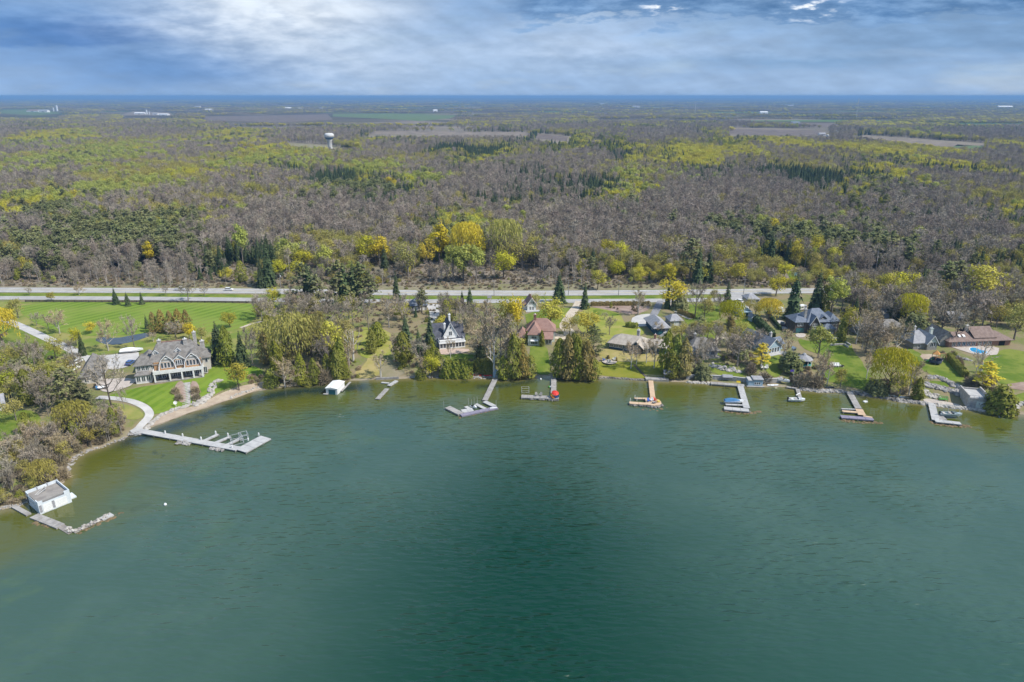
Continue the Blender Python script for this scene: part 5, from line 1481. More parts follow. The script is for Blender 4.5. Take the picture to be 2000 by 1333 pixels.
BLOBS = [('palegreen', 180, 325, 330, 34, 2.6), ('olive', 220, 335, 380, 55, 1.9), ('palegreen', 60, 385, 260, 26, 1.2), ('bud', 490, 300, 140, 22, 1.5), ('bud', 450, 358, 90, 9, 2.2),
         ('bare', 330, 290, 260, 14, 1.2), ('bud', 150, 275, 110, 5, 2.0),
         ('pine', 110, 505, 230, 48, 2.0), ('bare', 130, 510, 260, 50, 0.8), ('bud', 45, 432, 55, 14, 3.0), ('cedar', 25, 445, 45, 14, 3.0), ('pine', 380, 470, 160, 25, 1.4), ('cedar', 420, 455, 120, 25, 0.6),
         ('spruce', 1080, 302, 190, 15, 5.0), ('spruce', 930, 385, 170, 20, 1.8), ('spruce', 1010, 415, 95, 9, 3.5), ('spruce', 650, 362, 80, 13, 2.2), ('pine', 640, 385, 60, 8, 2),
         ('spruce', 880, 350, 120, 10, 1.5), ('cedar', 1240, 292, 150, 13, 7.0), ('spruce', 1420, 372, 130, 10, 2.2), ('spruce', 1740, 352, 210, 11, 5.0), ('spruce', 1500, 345, 150, 12, 2.2),
         ('pine', 1620, 470, 220, 28, 0.9), ('spruce', 1850, 480, 170, 34, 0.8), ('cedar', 1600, 450, 200, 20, 0.4), ('spruce', 560, 495, 110, 35, 1.0), ('cedar', 560, 500, 150, 35, 0.7),
         ('bud', 1300, 322, 150, 12, 1.8), ('olive', 1250, 320, 200, 16, 1.2), ('bud', 1620, 300, 330, 11, 6.0), ('olive', 1650, 303, 360, 16, 2.5), ('bud', 1900, 345, 130, 18, 3.2), ('olive', 1930, 385, 150, 26, 1.6),
         ('bud', 830, 302, 90, 8, 1.4), ('olive', 800, 310, 200, 14, 0.9), ('palegreen', 730, 340, 90, 10, 2.0), ('palegreen', 1340, 355, 90, 10, 1.1), ('olive', 1440, 345, 160, 20, 0.8),
         ('olive', 930, 505, 190, 34, 1.5), ('bud', 1420, 548, 220, 16, 1.3), ('olive', 1400, 540, 300, 22, 1.0), ('olive', 1800, 560, 260, 26, 1.5), ('palegreen', 890, 365, 150, 8, 0.7),
         ('pole', 1200, 440, 500, 45, 1.5), ('pole', 620, 480, 220, 40, 1.0), ('bud', 1900, 500, 60, 10, 0.4)]
CLEAR_UV = [[(690, 574), (690, 561), (900, 557), (1280, 557), (1360, 563), (1360, 574)], [(690, 268), (740, 257), (1035, 259), (1035, 268)], [(555, 278), (640, 284), (730, 289), (660, 296), (565, 290)],
   [(455, 396), (478, 383), (562, 387), (580, 401), (500, 404)], [(335, 458), (380, 445), (425, 436), (455, 432), (455, 437), (420, 443), (380, 451), (340, 461)],
   [(1420, 266), (1425, 250), (1620, 252), (1620, 268)], [(1650, 276), (1690, 264), (1930, 280), (1920, 296), (1830, 290)], [(1040, 276), (1050, 261), (1120, 267), (1110, 279)],
   [(1533, 547), (1535, 528), (1580, 527), (1592, 547)], [(555, 416), (600, 407), (645, 402), (645, 408), (600, 413), (560, 419)], [(40, 490), (40, 478), (62, 478), (62, 490)], [(100, 474), (100, 462), (118, 462), (118, 474)]]
def deepen(cp, dv):
 m = sum(q[1] for q in cp) / len(cp)
 return [(u, v + dv if v > m else v) for u, v in cp]
for i in (1, 2, 5, 6, 7):
 CLEAR_UV[i] = deepen(CLEAR_UV[i], 10)
rng = np.random.default_rng(11)
def jitter_grid(y0, y1, sp, xk=0.80, xpad=40):
 pts = []
 for y in np.arange(y0, y1, sp):
  half = xk * y + xpad
  x = np.arange(-half, half, sp)
  pts.append(np.stack([x, np.full_like(x, y)], 1))
 p = np.concatenate(pts)
 return p + rng.uniform(-.48, .48, p.shape) * sp
def hwy_y(x):
 h = np.array(hw)
 return np.interp(x, h[:, 0], h[:, 1])
FP = np.concatenate([jitter_grid(352, 560, 4.7), jitter_grid(560, 1050, 6.0), jitter_grid(1050, 1700, 7.4), jitter_grid(1700, 2700, 9.6)])
FP = FP[FP[:, 1] > hwy_y(FP[:, 0]) + 9 + 4 * np.sin(FP[:, 0] / 9.0) + 4 * np.sin(FP[:, 0] / 23.0)]
fu, fv, fd = proj(FP[:, 0], FP[:, 1], np.full(len(FP), LAND_Z))
keep = np.ones(len(FP), bool)
for i, cp in enumerate(CLEAR_UV):
 keep &= ~(in_poly(fu, fv, cp) & ((i > 0) | (rng.uniform(size=len(FP)) > 0.22)))
# ragged far edge, thinner towards the farmland
edge = 2350 + 260 * np.sin(FP[:, 0] / 310.0) + 160 * np.sin(FP[:, 0] / 97.0)
keep &= FP[:, 1] < edge
for u, v, vt, k_, _l, wd in TREES:
 p = at(u, v)
 if p.y > 352:
  h_ = (v - vt) / pxm(p)
  keep &= ~((np.abs(FP[:, 0] - p.x * FP[:, 1] / p.y) < 0.38 * h_ * wd + 1.5) & (FP[:, 1] > p.y - 1.3 * h_) & (FP[:, 1] < p.y + 5))
FP, fu, fv, fd = FP[keep], fu[keep], fv[keep], fd[keep]
Wt = np.tile(np.array(BASEW), (len(FP), 1))
wob_u = 40 * np.sin(FP[:, 1] / 61.0) + 30 * np.sin(FP[:, 0] / 47.0 + FP[:, 1] / 83.0)
wob_v = 5 * np.sin(FP[:, 0] / 70.0) * np.clip(fd / 900, 0.3, 1.2)
for k, bu, bv, ru, rv, w in BLOBS:
 Wt[:, FT.index(k)] += w * np.exp(-((fu + wob_u - bu) / ru) ** 2 - ((fv + wob_v - bv) / rv) ** 2)
# stands: species cluster in patches
for j in range(len(FT)):
 ph = rng.uniform(0, 6.28, 4)
 sc_ = 1 + np.clip(FP[:, 1] - 500, 0, 1500) / 1500.0
 f = np.sin((FP[:, 0] + 25 * np.sin(FP[:, 1] / 70)) / 36.0 / sc_ + ph[0]) * np.sin((FP[:, 1] + 30 * np.sin(FP[:, 0] / 90)) / 50.0 / sc_ + ph[1]) + 0.7 * np.sin(FP[:, 0] / 17.0 + FP[:, 1] / 29.0 + ph[2]) * np.sin(FP[:, 1] / 23.0 + ph[3])
 Wt[:, j] *= np.exp(1.7 * f)
Wt **= 1.6
Wt /= Wt.sum(1, keepdims=True)
pickk = (rng.uniform(size=(len(FP), 1)) > np.cumsum(Wt, 1)).sum(1).clip(0, len(FT) - 1)
HB = np.array([14.0, 12.0, 13.5, 13.5, 15.0, 15.0, 15.0, 11.0])
fh = HB[pickk] * rng.uniform(0.62, 1.25, len(FP))
edge_k = np.clip((FP[:, 1] - hwy_y(FP[:, 0]) - 11) / 30.0, 0.55, 1.0)
fh *= edge_k
fw = fh * rng.uniform(0.85, 1.25, len(FP)) * np.where(np.isin(pickk, [2, 3]), 1 + 0.3 * np.clip((FP[:, 1] - 600) / 600, 0, 1), 1.0) * np.where(pickk == 0, 1.25, 1.0)
def thin(kind, i, k):
 fn, mt, mc, nm = SPEC[kind]
 BOOST[0] = 1.25 / math.sqrt(k)
 me = fn(sum(map(ord, kind)) * 7 + i * 31 + 5, k).whole(nm, M[mt], M[mc])
 BOOST[0] = 1.3
 return me
WOODS = {'bare_tree': ('bare_woods', ['pole', 'bare'], 'grey mass of leafless woods stretching back from the highway'),
         'budding_tree': ('budding_woods', ['olive', 'bud', 'palegreen'], 'yellow green budding trees massed through the woods'),
         'spruce_tree': ('evergreen_woods', ['spruce'], 'dark spruces massed through the woods'),
         'pine_tree': ('pine_woods', ['pine'], 'pines massed through the woods'),
         'cedar_tree': ('cedar_woods', ['cedar'], 'olive cedars massed through the woods')}
FLAB = {'pole': 'slim leafless tree with pale stem in the woods beyond the highway', 'bare': 'spreading leafless tree in the woods beyond the highway', 'olive': 'hazy olive budding tree in the woods beyond the highway',
  'bud': 'yellow budding tree in the woods beyond the highway', 'palegreen': 'pale green slender tree in the woods beyond the highway', 'spruce': 'dark pointed spruce in the woods beyond the highway',
  'pine': 'grey green pine with layered crown in the woods beyond the highway', 'cedar': 'olive bushy cedar in the woods beyond the highway'}
def build_woods():
 count = {}
 for o in bpy.data.objects:
  if o.parent is None and o.get('category') in ('tree', 'shrub'):
   n = o.name.split('.')[0]
   count[n] = count.get(n, 0) + 1
 inview = (fu > -10) & (fu < 2010)
 for cls, (nm, kinds, lab) in WOODS.items():
  idx = np.nonzero(np.isin(pickk, [FT.index(k) for k in kinds]))[0]
  quota = max(0, 292 - count.get(cls, 0))
  order = idx[np.argsort(-(fh[idx] / fd[idx]) * inview[idx])]
  single, rest = order[:quota], order[quota:]
  wholes = {k: [thin(k, i, 1.5) for i in range(3)] for k in kinds}
  for i in single:
   k = FT[pickk[i]]
   p = (float(FP[i, 0]), float(FP[i, 1]), LAND_Z)
   hpx = fh[i] * FPX / fd[i]
   gname = FLAB[k].replace(' tree ', ' trees ').replace('spruce ', 'spruces ').replace('pine ', 'pines ').replace('cedar ', 'cedars ')
   if hpx > 42:
    o = plant(p, float(fh[i]), k, FLAB[k], gname, float(fw[i] / fh[i]))
   else:
    o = bpy.data.objects.new(cls, wholes[k][i % 3])
    link(o)
    o.location = p
    o.rotation_euler = (0, 0, float(rng.uniform(0, 6.28)))
    o.scale = (float(fw[i]), float(fw[i]), float(fh[i]))
    tag(o, FLAB[k], 'tree', gname)
  protos = []
  base = {}
  for k in kinds:
   base[k] = len(protos)
   protos += wholes[k] + [thin(k, i + 5, 1.3) for i in range(3)]
  pk = np.array([base[FT[pickk[i]]] + int(i * 7919 % 6) for i in rest])
  if len(rest):
   scatter(nm, np.column_stack([FP[rest], np.full(len(rest), LAND_Z - 0.1)]), rng.uniform(0, 6.28, len(rest)), np.column_stack([fw[rest], fw[rest], fh[rest]]), pk, protos, lab)
def build_far():
 """tree lines, copses and farm woods out to the horizon"""
 def copse(seed, kinds, nt, lx, ly):
  g = random.Random(seed)
  V, F, MI, mats, nb = [], [], [], [], 0
  for q in range(nt):
   k = g.choice(kinds)
   me = thin(k, q % 3 + seed * 3, 0.16)
   n = len(me.vertices)
   co_ = np.empty(n * 3)
   me.vertices.foreach_get('co', co_)
   h = g.uniform(9, 15)
   co_ = co_.reshape(-1, 3) * np.array([h * 1.5, h * 1.5, h]) + np.array([g.uniform(-lx, lx), g.uniform(-ly, ly), 0])
   V.append(co_)
   mm = [m_ for m_ in me.materials]
   for m_ in mm:
    if m_ not in mats:
     mats.append(m_)
   for p in me.polygons:
    F.append(tuple(nb + i for i in p.vertices))
    MI.append(mats.index(mm[p.material_index]))
   nb += n
   bpy.data.meshes.remove(me)
  return np_mesh('copse', np.concatenate(V), F, mats, midx=MI)
 P = [copse(1, ['bare', 'bare', 'olive'], 9, 26, 9), copse(2, ['olive', 'bud', 'bare'], 9, 24, 9), copse(3, ['spruce', 'cedar', 'bare'], 10, 24, 9), copse(4, ['bare'], 10, 32, 7)]
 pts, pick = [], []
 for y0, y1, sp in ((2100, 3600, 34), (3600, 6000, 60), (6000, 10500, 105), (10500, 19000, 210)):
  q = jitter_grid(y0, y1, sp, 0.78, 60)
  x, y = q[:, 0], q[:, 1]
  f = np.sin(x / 330 + 1.3 * np.sin(y / 410)) + np.sin(y / 190 + np.sin(x / 510) * 1.6) + 0.5 * np.sin(x / 120 + y / 90)
  rows = np.abs(np.sin(y / 128.0 + 0.4 * np.sin(x / 900))) < 0.16
  u, v, d = proj(x, y, np.full(len(q), LAND_Z))
  ok = (f > 0.15 - 0.9 * np.clip((600 - u) / 600, 0, 1)) | rows
  for cp in CLEAR_UV:
   ok &= ~in_poly(u, v, cp)
  for cp in ([(640, 236), (640, 221), (900, 224), (890, 239)], [(395, 241), (395, 227), (640, 222), (655, 236)], [(1350, 248), (1350, 237), (1650, 238), (1650, 250)], [(-10, 228), (-10, 214), (125, 214), (130, 228)], [(225, 229), (225, 217), (345, 218), (345, 229)]):
   ok &= ~in_poly(u, v, deepen(cp, 7))
  q, u, v = q[ok], u[ok], v[ok]
  w = np.tile([1.0, 0.5, 0.30, 0.7], (len(q), 1))
  w[:, 1] += 2.0 * np.exp(-((u - 760) / 130) ** 2 - ((v - 248) / 6) ** 2) + 1.6 * np.exp(-((u - 1780) / 190) ** 2 - ((v - 240) / 10) ** 2) + 1.2 * np.exp(-((u - 1450) / 90) ** 2 - ((v - 262) / 8) ** 2) + 0.8 * np.exp(-((u - 200) / 300) ** 2 - ((v - 255) / 12) ** 2)
  w /= w.sum(1, keepdims=True)
  pk = (rng.uniform(size=(len(q), 1)) > np.cumsum(w, 1)).sum(1).clip(0, 3)
  pts.append(q)
  pick.append(pk)
 q = np.concatenate(pts)
 pk = np.concatenate(pick)
 s = rng.uniform(0.75, 1.2, len(q)) * np.clip(np.hypot(q[:, 0], q[:, 1]) / 4500.0, 1, 3.2)
 sc = np.column_stack([s * rng.uniform(1, 1.9, len(q)), s, rng.uniform(0.75, 1.1, len(q))])
 scatter('distant_treeline', np.column_stack([q, np.full(len(q), LAND_Z - 0.2)]), rng.normal(0, 0.22, len(q)), sc, pk, P, 'tree lines and copses of the far farmland fading to blue')
def build_undergrowth():
 sh = [thin('shrub', i, 0.5) for i in range(3)] + [thin('tanshrub', i, 0.5) for i in range(2)] + [thin('greenshrub', 0, 0.4)]
 a = jitter_grid(352, 470, 2.9)
 hy = hwy_y(a[:, 0])
 a = a[(a[:, 1] > hy + 7) & (rng.uniform(size=len(a)) < np.where(a[:, 1] < hy + 45, 0.95, 0.45))]
 u, v, d = proj(a[:, 0], a[:, 1], np.full(len(a), LAND_Z))
 ok = ~in_poly(u, v, CLEAR_UV[8]) & (~in_poly(u, v, CLEAR_UV[0]) | (rng.uniform(size=len(a)) < 0.75))
 a = a[ok]
 s = rng.uniform(0.9, 2.6, len(a))
 pk = rng.choice(6, len(a), p=[.27, .27, .2, .1, .1, .06])
 scatter('undergrowth', np.column_stack([a, np.full(len(a), LAND_Z)]), rng.uniform(0, 6.28, len(a)), np.column_stack([s, s, s * 0.8]), pk, sh, 'brown brush along the edge of the woods')
 # brush in the yards and along the wooded banks
 B = []
 for poly, n in BRUSH:
  ring = [tuple(at(uu_, vv_)[:2]) for uu_, vv_ in poly]
  xs, ys = np.array(ring).T
  got = 0
  while got < n:
   q = np.column_stack([rng.uniform(xs.min(), xs.max(), n * 2), rng.uniform(ys.min(), ys.max(), n * 2)])
   q = q[in_poly(q[:, 0], q[:, 1], ring)][:n - got]
   B.append(q)
   got += len(q)
 q = np.concatenate(B)
 q = q[shore_sd(q[:, 0], q[:, 1]) > 0.6]
 s = rng.uniform(0.8, 2.2, len(q))
 pk = rng.choice(6, len(q), p=[.25, .25, .15, .14, .13, .08])
 scatter('brush', np.column_stack([q, terrain(q[:, 0], q[:, 1])]), rng.uniform(0, 6.28, len(q)), np.column_stack([s, s, s * 0.85]), pk, sh, 'low brown brush on the banks and between the gardens')
BRUSH = [([(0, 885), (120, 835), (245, 845), (215, 866), (140, 885), (120, 935), (40, 985), (0, 990)], 190), ([(480, 735), (700, 700), (705, 742), (600, 748), (500, 758)], 130), ([(500, 600), (700, 600), (710, 690), (520, 700)], 170),
         ([(760, 640), (860, 620), (845, 735), (770, 735)], 90), ([(930, 600), (1020, 600), (1000, 670), (940, 680)], 60), ([(860, 705), (960, 705), (975, 735), (860, 735)], 50),
         ([(1085, 690), (1165, 690), (1165, 738), (1085, 738)], 60), ([(1300, 700), (1370, 690), (1370, 742), (1300, 742)], 50), ([(1420, 690), (1480, 690), (1470, 715), (1400, 712)], 40),
         ([(1540, 720), (1620, 715), (1610, 762), (1545, 757)], 80), ([(1690, 740), (1790, 740), (1795, 785), (1700, 772)], 80), ([(1660, 610), (1800, 610), (1780, 680), (1680, 680)], 120),
         ([(1840, 690), (1880, 690), (1885, 735), (1850, 700)], 25), ([(1880, 735), (1945, 735), (1940, 770), (1890, 765)], 30), ([(1800, 590), (2020, 590), (2020, 640), (1800, 640)], 110),
         ([(690, 588), (900, 592), (900, 625), (690, 640)], 80), ([(1560, 600), (1720, 600), (1720, 630), (1650, 640)], 60), ([(-30, 640), (30, 660), (0, 700), (-30, 700)], 10),
         ([(120, 690), (160, 700), (130, 740), (20, 740)], 40), ([(200, 800), (245, 820), (240, 850), (190, 870)], 40), ([(1060, 600), (1080, 610), (1060, 640), (1040, 640)], 4)]
# ------------------------------------------------------------------ building kit
B = {
 'shingle': mat('grey_shingle_roof', (0.15, 0.14, 0.13), (0.25, 0.235, 0.22), 0.9, rough=0.9, stripes=((0, 0.7, 0.7), 0.55, (0.18, 0.17, 0.16), 0.35)),
 'slate': mat('dark_slate_roof', (0.060, 0.065, 0.085), (0.105, 0.11, 0.135), 0.8, rough=0.7, stripes=((0, 0.7, 0.7), 0.6, (0.05, 0.055, 0.07), 0.35)),
 'blueslate': mat('slate_blue_roof', (0.135, 0.16, 0.205), (0.19, 0.215, 0.265), 0.8, rough=0.75, stripes=((0, 0.7, 0.7), 0.6, (0.11, 0.13, 0.17), 0.35)),
 'greyroof': mat('grey_roof', (0.27, 0.27, 0.29), (0.37, 0.37, 0.385), 0.8, rough=0.85, stripes=((0, 0.7, 0.7), 0.6, (0.22, 0.22, 0.24), 0.35)),
 'tanroof': mat('weathered_tan_roof', (0.36, 0.315, 0.265), (0.47, 0.42, 0.36), 0.7, rough=0.9, stripes=((0, 0.7, 0.7), 0.6, (0.30, 0.26, 0.22), 0.35)),
 'redroof': mat('red_brown_roof', (0.27, 0.165, 0.135), (0.33, 0.21, 0.175), 0.8, rough=0.85, stripes=((0, 0.7, 0.7), 0.6, (0.26, 0.14, 0.115), 0.3)),
 'brownroof': mat('brown_roof', (0.19, 0.14, 0.12), (0.26, 0.195, 0.168), 0.8, rough=0.85, stripes=((0, 0.7, 0.7), 0.6, (0.19, 0.125, 0.105), 0.3)),
 'whiteroof': mat('white_metal_roof', (0.80, 0.80, 0.79), (0.72, 0.72, 0.71), 0.5, rough=0.5),
 'white': mat('white_paint', (0.78, 0.78, 0.77), (0.70, 0.70, 0.69), 0.6, rough=0.6),
 'palewall': mat('pale_green_render', (0.62, 0.655, 0.60), (0.54, 0.58, 0.53), 0.5),
 'cedarwall': mat('cedar_shingle_wall', (0.40, 0.23, 0.115), (0.48, 0.30, 0.16), 1.2, stripes=((0, 0, 1), 0.35, (0.33, 0.19, 0.095), 0.4)),
 'tanwall': mat('tan_wall', (0.52, 0.49, 0.445), (0.60, 0.565, 0.515), 0.8, stripes=((0, 0, 1), 0.4, (0.46, 0.43, 0.385), 0.35)),
 'navy': mat('navy_siding', (0.030, 0.075, 0.125), (0.045, 0.10, 0.155), 0.6, stripes=((0, 0, 1), 0.3, (0.025, 0.06, 0.10), 0.4)),
 'bluewall': mat('light_blue_siding', (0.33, 0.45, 0.54), (0.40, 0.51, 0.59), 0.6, stripes=((0, 0, 1), 0.3, (0.28, 0.39, 0.47), 0.35)),
 'darkwall': mat('dark_brown_shingle_wall', (0.085, 0.070, 0.065), (0.13, 0.11, 0.10), 1.0, stripes=((0, 0, 1), 0.35, (0.07, 0.06, 0.055), 0.4)),
 'greywall': mat('grey_siding', (0.27, 0.265, 0.25), (0.34, 0.33, 0.31), 0.7, stripes=((0, 0, 1), 0.35, (0.22, 0.215, 0.20), 0.35)),
 'concrete': mat('painted_concrete', (0.66, 0.70, 0.73), (0.54, 0.59, 0.63), 0.6, rough=0.8),
 'stone': mat('stone_wall', (0.34, 0.32, 0.30), (0.47, 0.45, 0.43), 1.1, bump=0.6, bscale=2.5),
 'brick': mat('brick_chimney', (0.27, 0.14, 0.10), (0.36, 0.21, 0.16), 2.0),
 'glass': mat('window_glass', (0.035, 0.045, 0.055), (0.07, 0.085, 0.10), 0.8, rough=0.08, spec=0.6),
 'tealglass': mat('teal_glass', (0.02, 0.11, 0.13), (0.03, 0.15, 0.17), 0.8, rough=0.1, spec=0.6),
 'dark': mat('dark_opening', (0.02, 0.022, 0.025)),
 'deckgrey': mat('weathered_deck', (0.27, 0.255, 0.24), (0.40, 0.38, 0.36), 0.7, rough=0.9, stripes=((1, 0, 0), 0.42, (0.23, 0.215, 0.2), 0.35)),
 'gravelroof': mat('gravel_roof', (0.30, 0.275, 0.25), (0.22, 0.20, 0.185), 0.45, rough=0.95),
 'deckwhite': mat('pale_deck', (0.38, 0.375, 0.37), (0.46, 0.455, 0.445), 0.6, rough=0.85),
 'decktan': mat('new_tan_deck', (0.50, 0.355, 0.235), (0.57, 0.42, 0.285), 0.5, rough=0.85),
 'steel': mat('galvanised_metal', (0.55, 0.56, 0.57), (0.47, 0.48, 0.49), 1.0, rough=0.45, metal=0.3),
 'black': mat('black_rubber', (0.02, 0.02, 0.02)),
 'purple': mat('stained_timber', (0.20, 0.185, 0.25), (0.26, 0.235, 0.30), 0.6),
}
WIN = {}
def win_mesh(w, h, n):
 key = (round(w, 2), round(h, 2), n)
 if key not in WIN:
  f = MB()
  b = 0.11
  f.box(-w / 2 - b, w / 2 + b, -0.07, 0.02, h, h + b).box(-w / 2 - b, w / 2 + b, -0.10, 0.02, -b, 0)
  f.box(-w / 2 - b, -w / 2, -0.07, 0.02, 0, h).box(w / 2, w / 2 + b, -0.07, 0.02, 0, h)
  for i in range(1, n):
   x = -w / 2 + w * i / n
   f.box(x - 0.05, x + 0.05, -0.06, 0.02, 0, h)
  p = MB().box(-w / 2, w / 2, -0.03, 0.015, 0, h)
  WIN[key] = (f.mesh('window', B['white']), p.mesh('pane', B['glass']), {})
 return WIN[key]
class House:
 def __init__(s, name, label, A, Bp, cat='house', z=None, water=False, group=None):
  a = W(*A, 0.3) if water else at(*A)
  b_ = W(*Bp, 0.3) if water else at(*Bp)
  d = Vector((b_.x - a.x, b_.y - a.y))
  s.w = d.length
  s.rot = math.atan2(d.y, d.x)
  z0 = min(a.z, b_.z) if z is None else z
  s.o = empty(name, (a.x, a.y, z0), s.rot, label, cat, group)
  s.z0 = z0
 def box(s, name, m, x0, x1, y0, y1, z0, z1, parent=None, label=None):
  return MB().box(x0, x1, y0, y1, z0, z1).build(name, B[m], parent or s.o, label)
 def hip(s, m, x0, x1, y0, y1, ze, zr, inset=None, axis='x', oh=0.45, name='roof', label=None):
  x0, x1, y0, y1 = x0 - oh, x1 + oh, y0 - oh, y1 + oh
  th = 0.22
  if axis == 'x':
   ym = (y0 + y1) / 2
   i = (y1 - y0) / 2 if inset is None else inset
   i = min(i, (x1 - x0) / 2 - 0.02)
   top = [(x0 + i, ym, zr), (x1 - i, ym, zr)]
   f = [(4, 5, 9, 8), (5, 6, 9), (6, 7, 8, 9), (7, 4, 8)]
  else:
   xm = (x0 + x1) / 2
   i = (x1 - x0) / 2 if inset is None else inset
   i = min(i, (y1 - y0) / 2 - 0.02)
   top = [(xm, y0 + i, zr), (xm, y1 - i, zr)]
   f = [(4, 5, 8), (5, 6, 9, 8), (6, 7, 9), (7, 4, 8, 9)]
  v = [(x0, y0, ze - th), (x1, y0, ze - th), (x1, y1, ze - th), (x0, y1, ze - th), (x0, y0, ze), (x1, y0, ze), (x1, y1, ze), (x0, y1, ze)] + top
  f += [(3, 2, 1, 0), (0, 1, 5, 4), (1, 2, 6, 5), (2, 3, 7, 6), (3, 0, 4, 7)]
  return MB().add(v, f).build(name, B[m], s.o, label)
 def gable(s, m, x0, x1, y0, y1, ze, zr, axis='x', oh=0.4, wall=None, name='roof', trim=None):
  th = 0.24
  mb = MB()
  if axis == 'x':
   ym, half = (y0 + y1) / 2, (y1 - y0) / 2
   k = (zr - ze) / half
   e = ze - oh * k
   for sg in (-1, 1):
    ye = ym + sg * (half + oh)
    mb.prism([(x0 - oh, ye, e), (x0 - oh, ym, zr), (x0 - oh, ym, zr + th), (x0 - oh, ye, e + th)], (x1 - x0 + 2 * oh, 0, 0))
   ends = [[(x, y0, ze - 0.05), (x, y1, ze - 0.05), (x, ym, zr - 0.05)] for x in (x0, x1 - 0.2)]
   dv = (0.2, 0, 0)
  else:
   xm, half = (x0 + x1) / 2, (x1 - x0) / 2
   k = (zr - ze) / half
   e = ze - oh * k
   for sg in (-1, 1):
    xe = xm + sg * (half + oh)
    mb.prism([(xe, y0 - oh, e), (xm, y0 - oh, zr), (xm, y0 - oh, zr + th), (xe, y0 - oh, e + th)], (0, y1 - y0 + 2 * oh, 0))
   ends = [[(x0, y, ze - 0.05), (x1, y, ze - 0.05), (xm, y, zr - 0.05)] for y in (y0, y1 - 0.2)]
   dv = (0, 0.2, 0)
  r = mb.build(name, B[m], s.o)
  if wall:
   for q in ends:
    MB().prism(q, dv).build('gable_wall', B[wall], s.o)
  if trim and axis == 'y':
   t_ = MB()
   for sg in (-1, 1):
    xe = xm + sg * (half + oh)
    t_.prism([(xe, y0 - oh - 0.06, e - 0.1), (xm, y0 - oh - 0.06, zr - 0.1), (xm, y0 - oh - 0.06, zr + th), (xe, y0 - oh - 0.06, e + th)], (0, 0.05, 0))
   t_.build('barge_board', B[trim], s.o)
  return r
 def win(s, x, y, z, w, h, n=2, side='F', glass=None, name='window'):
  f, p, _ = win_mesh(w, h, n)
  o = link(bpy.data.objects.new(name, f), s.o)
  o.location = (x, y, z)
  o.rotation_euler = (0, 0, {'F': 0, 'R': math.pi / 2, 'B': math.pi, 'L': -math.pi / 2}[side])
  link(bpy.data.objects.new('pane', p), o)
  return o
 def door(s, x, y, z, w, h, m='white', side='F', name='door', ribs=0):
  mb = MB().box(-w / 2, w / 2, -0.06, 0.03, 0, h)
  for i in range(1, ribs):
   mb.box(-w / 2, w / 2, -0.085, -0.05, h * i / ribs - 0.03, h * i / ribs + 0.03)
  o = mb.build(name, B[m], s.o)
  o.location = (x, y, z)
  o.rotation_euler = (0, 0, {'F': 0, 'R': math.pi / 2, 'B': math.pi, 'L': -math.pi / 2}[side])
  return o
 def chimney(s, x, y, z0, z1, w=0.9, m='stone', cap=True):
  c_ = MB().box(x - w / 2, x + w / 2, y - w / 2, y + w / 2, z0, z1)
  if cap:
   c_.box(x - w / 2 - .12, x + w / 2 + .12, y - w / 2 - .12, y + w / 2 + .12, z1, z1 + 0.22)
  o = c_.build('chimney', B[m], s.o)
  MB().lathe([(w * 0.22, 0), (w * 0.2, 0.45), (w * 0.14, 0.5)], 8, (x, y, z1 + 0.22 if cap else z1)).build('chimney_pot', B['white'], o)
  return o
 def posts(s, name, m, pts, z0, z1, r=0.16):
  for x, y in pts:
   MB().box(x - r, x + r, y - r, y + r, z0, z1).build(name, B[m], s.o)
 def railing(s, m, line, z, h=1.0, gap=0.55, name='railing', solid=False):
  mb = MB()
  for (xa, ya), (xb, yb) in zip(line[:-1], line[1:]):
   L = math.hypot(xb - xa, yb - ya)
   mb.bar((xa, ya, z + h), (xb, yb, z + h), 0.06, n=4)
   mb.bar((xa, ya, z + 0.15), (xb, yb, z + 0.15), 0.045, n=4)
   k = max(1, int(L / gap))
   for i in range(k + 1):
    q = i / k
    mb.bar((xa + (xb - xa) * q, ya + (yb - ya) * q, z), (xa + (xb - xa) * q, ya + (yb - ya) * q, z + h), 0.035, n=4)
   if solid:
    nx_, ny_ = -(yb - ya) / L * 0.04, (xb - xa) / L * 0.04
    mb.prism([(xa - nx_, ya - ny_, z + 0.1), (xb - nx_, yb - ny_, z + 0.1), (xb - nx_, yb - ny_, z + h - 0.08), (xa - nx_, ya - ny_, z + h - 0.08)], (nx_ * 2, ny_ * 2, 0))
  return mb.build(name, B[m], s.o)
# ---- 1 the mansion
H = House('mansion', 'sprawling grey shingled mansion with white gambrel gables and a long porch', (268, 748), (398, 732))
w = H.w
H.box('wall', 'tanwall', 4.5, w - 0.3, 0.6, 13, 0, 6.0)
H.box('wall', 'cedarwall', 6.2, w - 0.1, 0.3, 0.6, 3.6, 6.6, label='warm cedar shingle front of the upper floor')
H.hip('shingle', 4.5, w - 0.3, 0.6, 13.6, 5.9, 11.9, 3.4)
MB().box(8.1, w - 4.0, 6.95, 7.25, 11.8, 12.15).build('ridge_cap', B['redroof'], H.o)
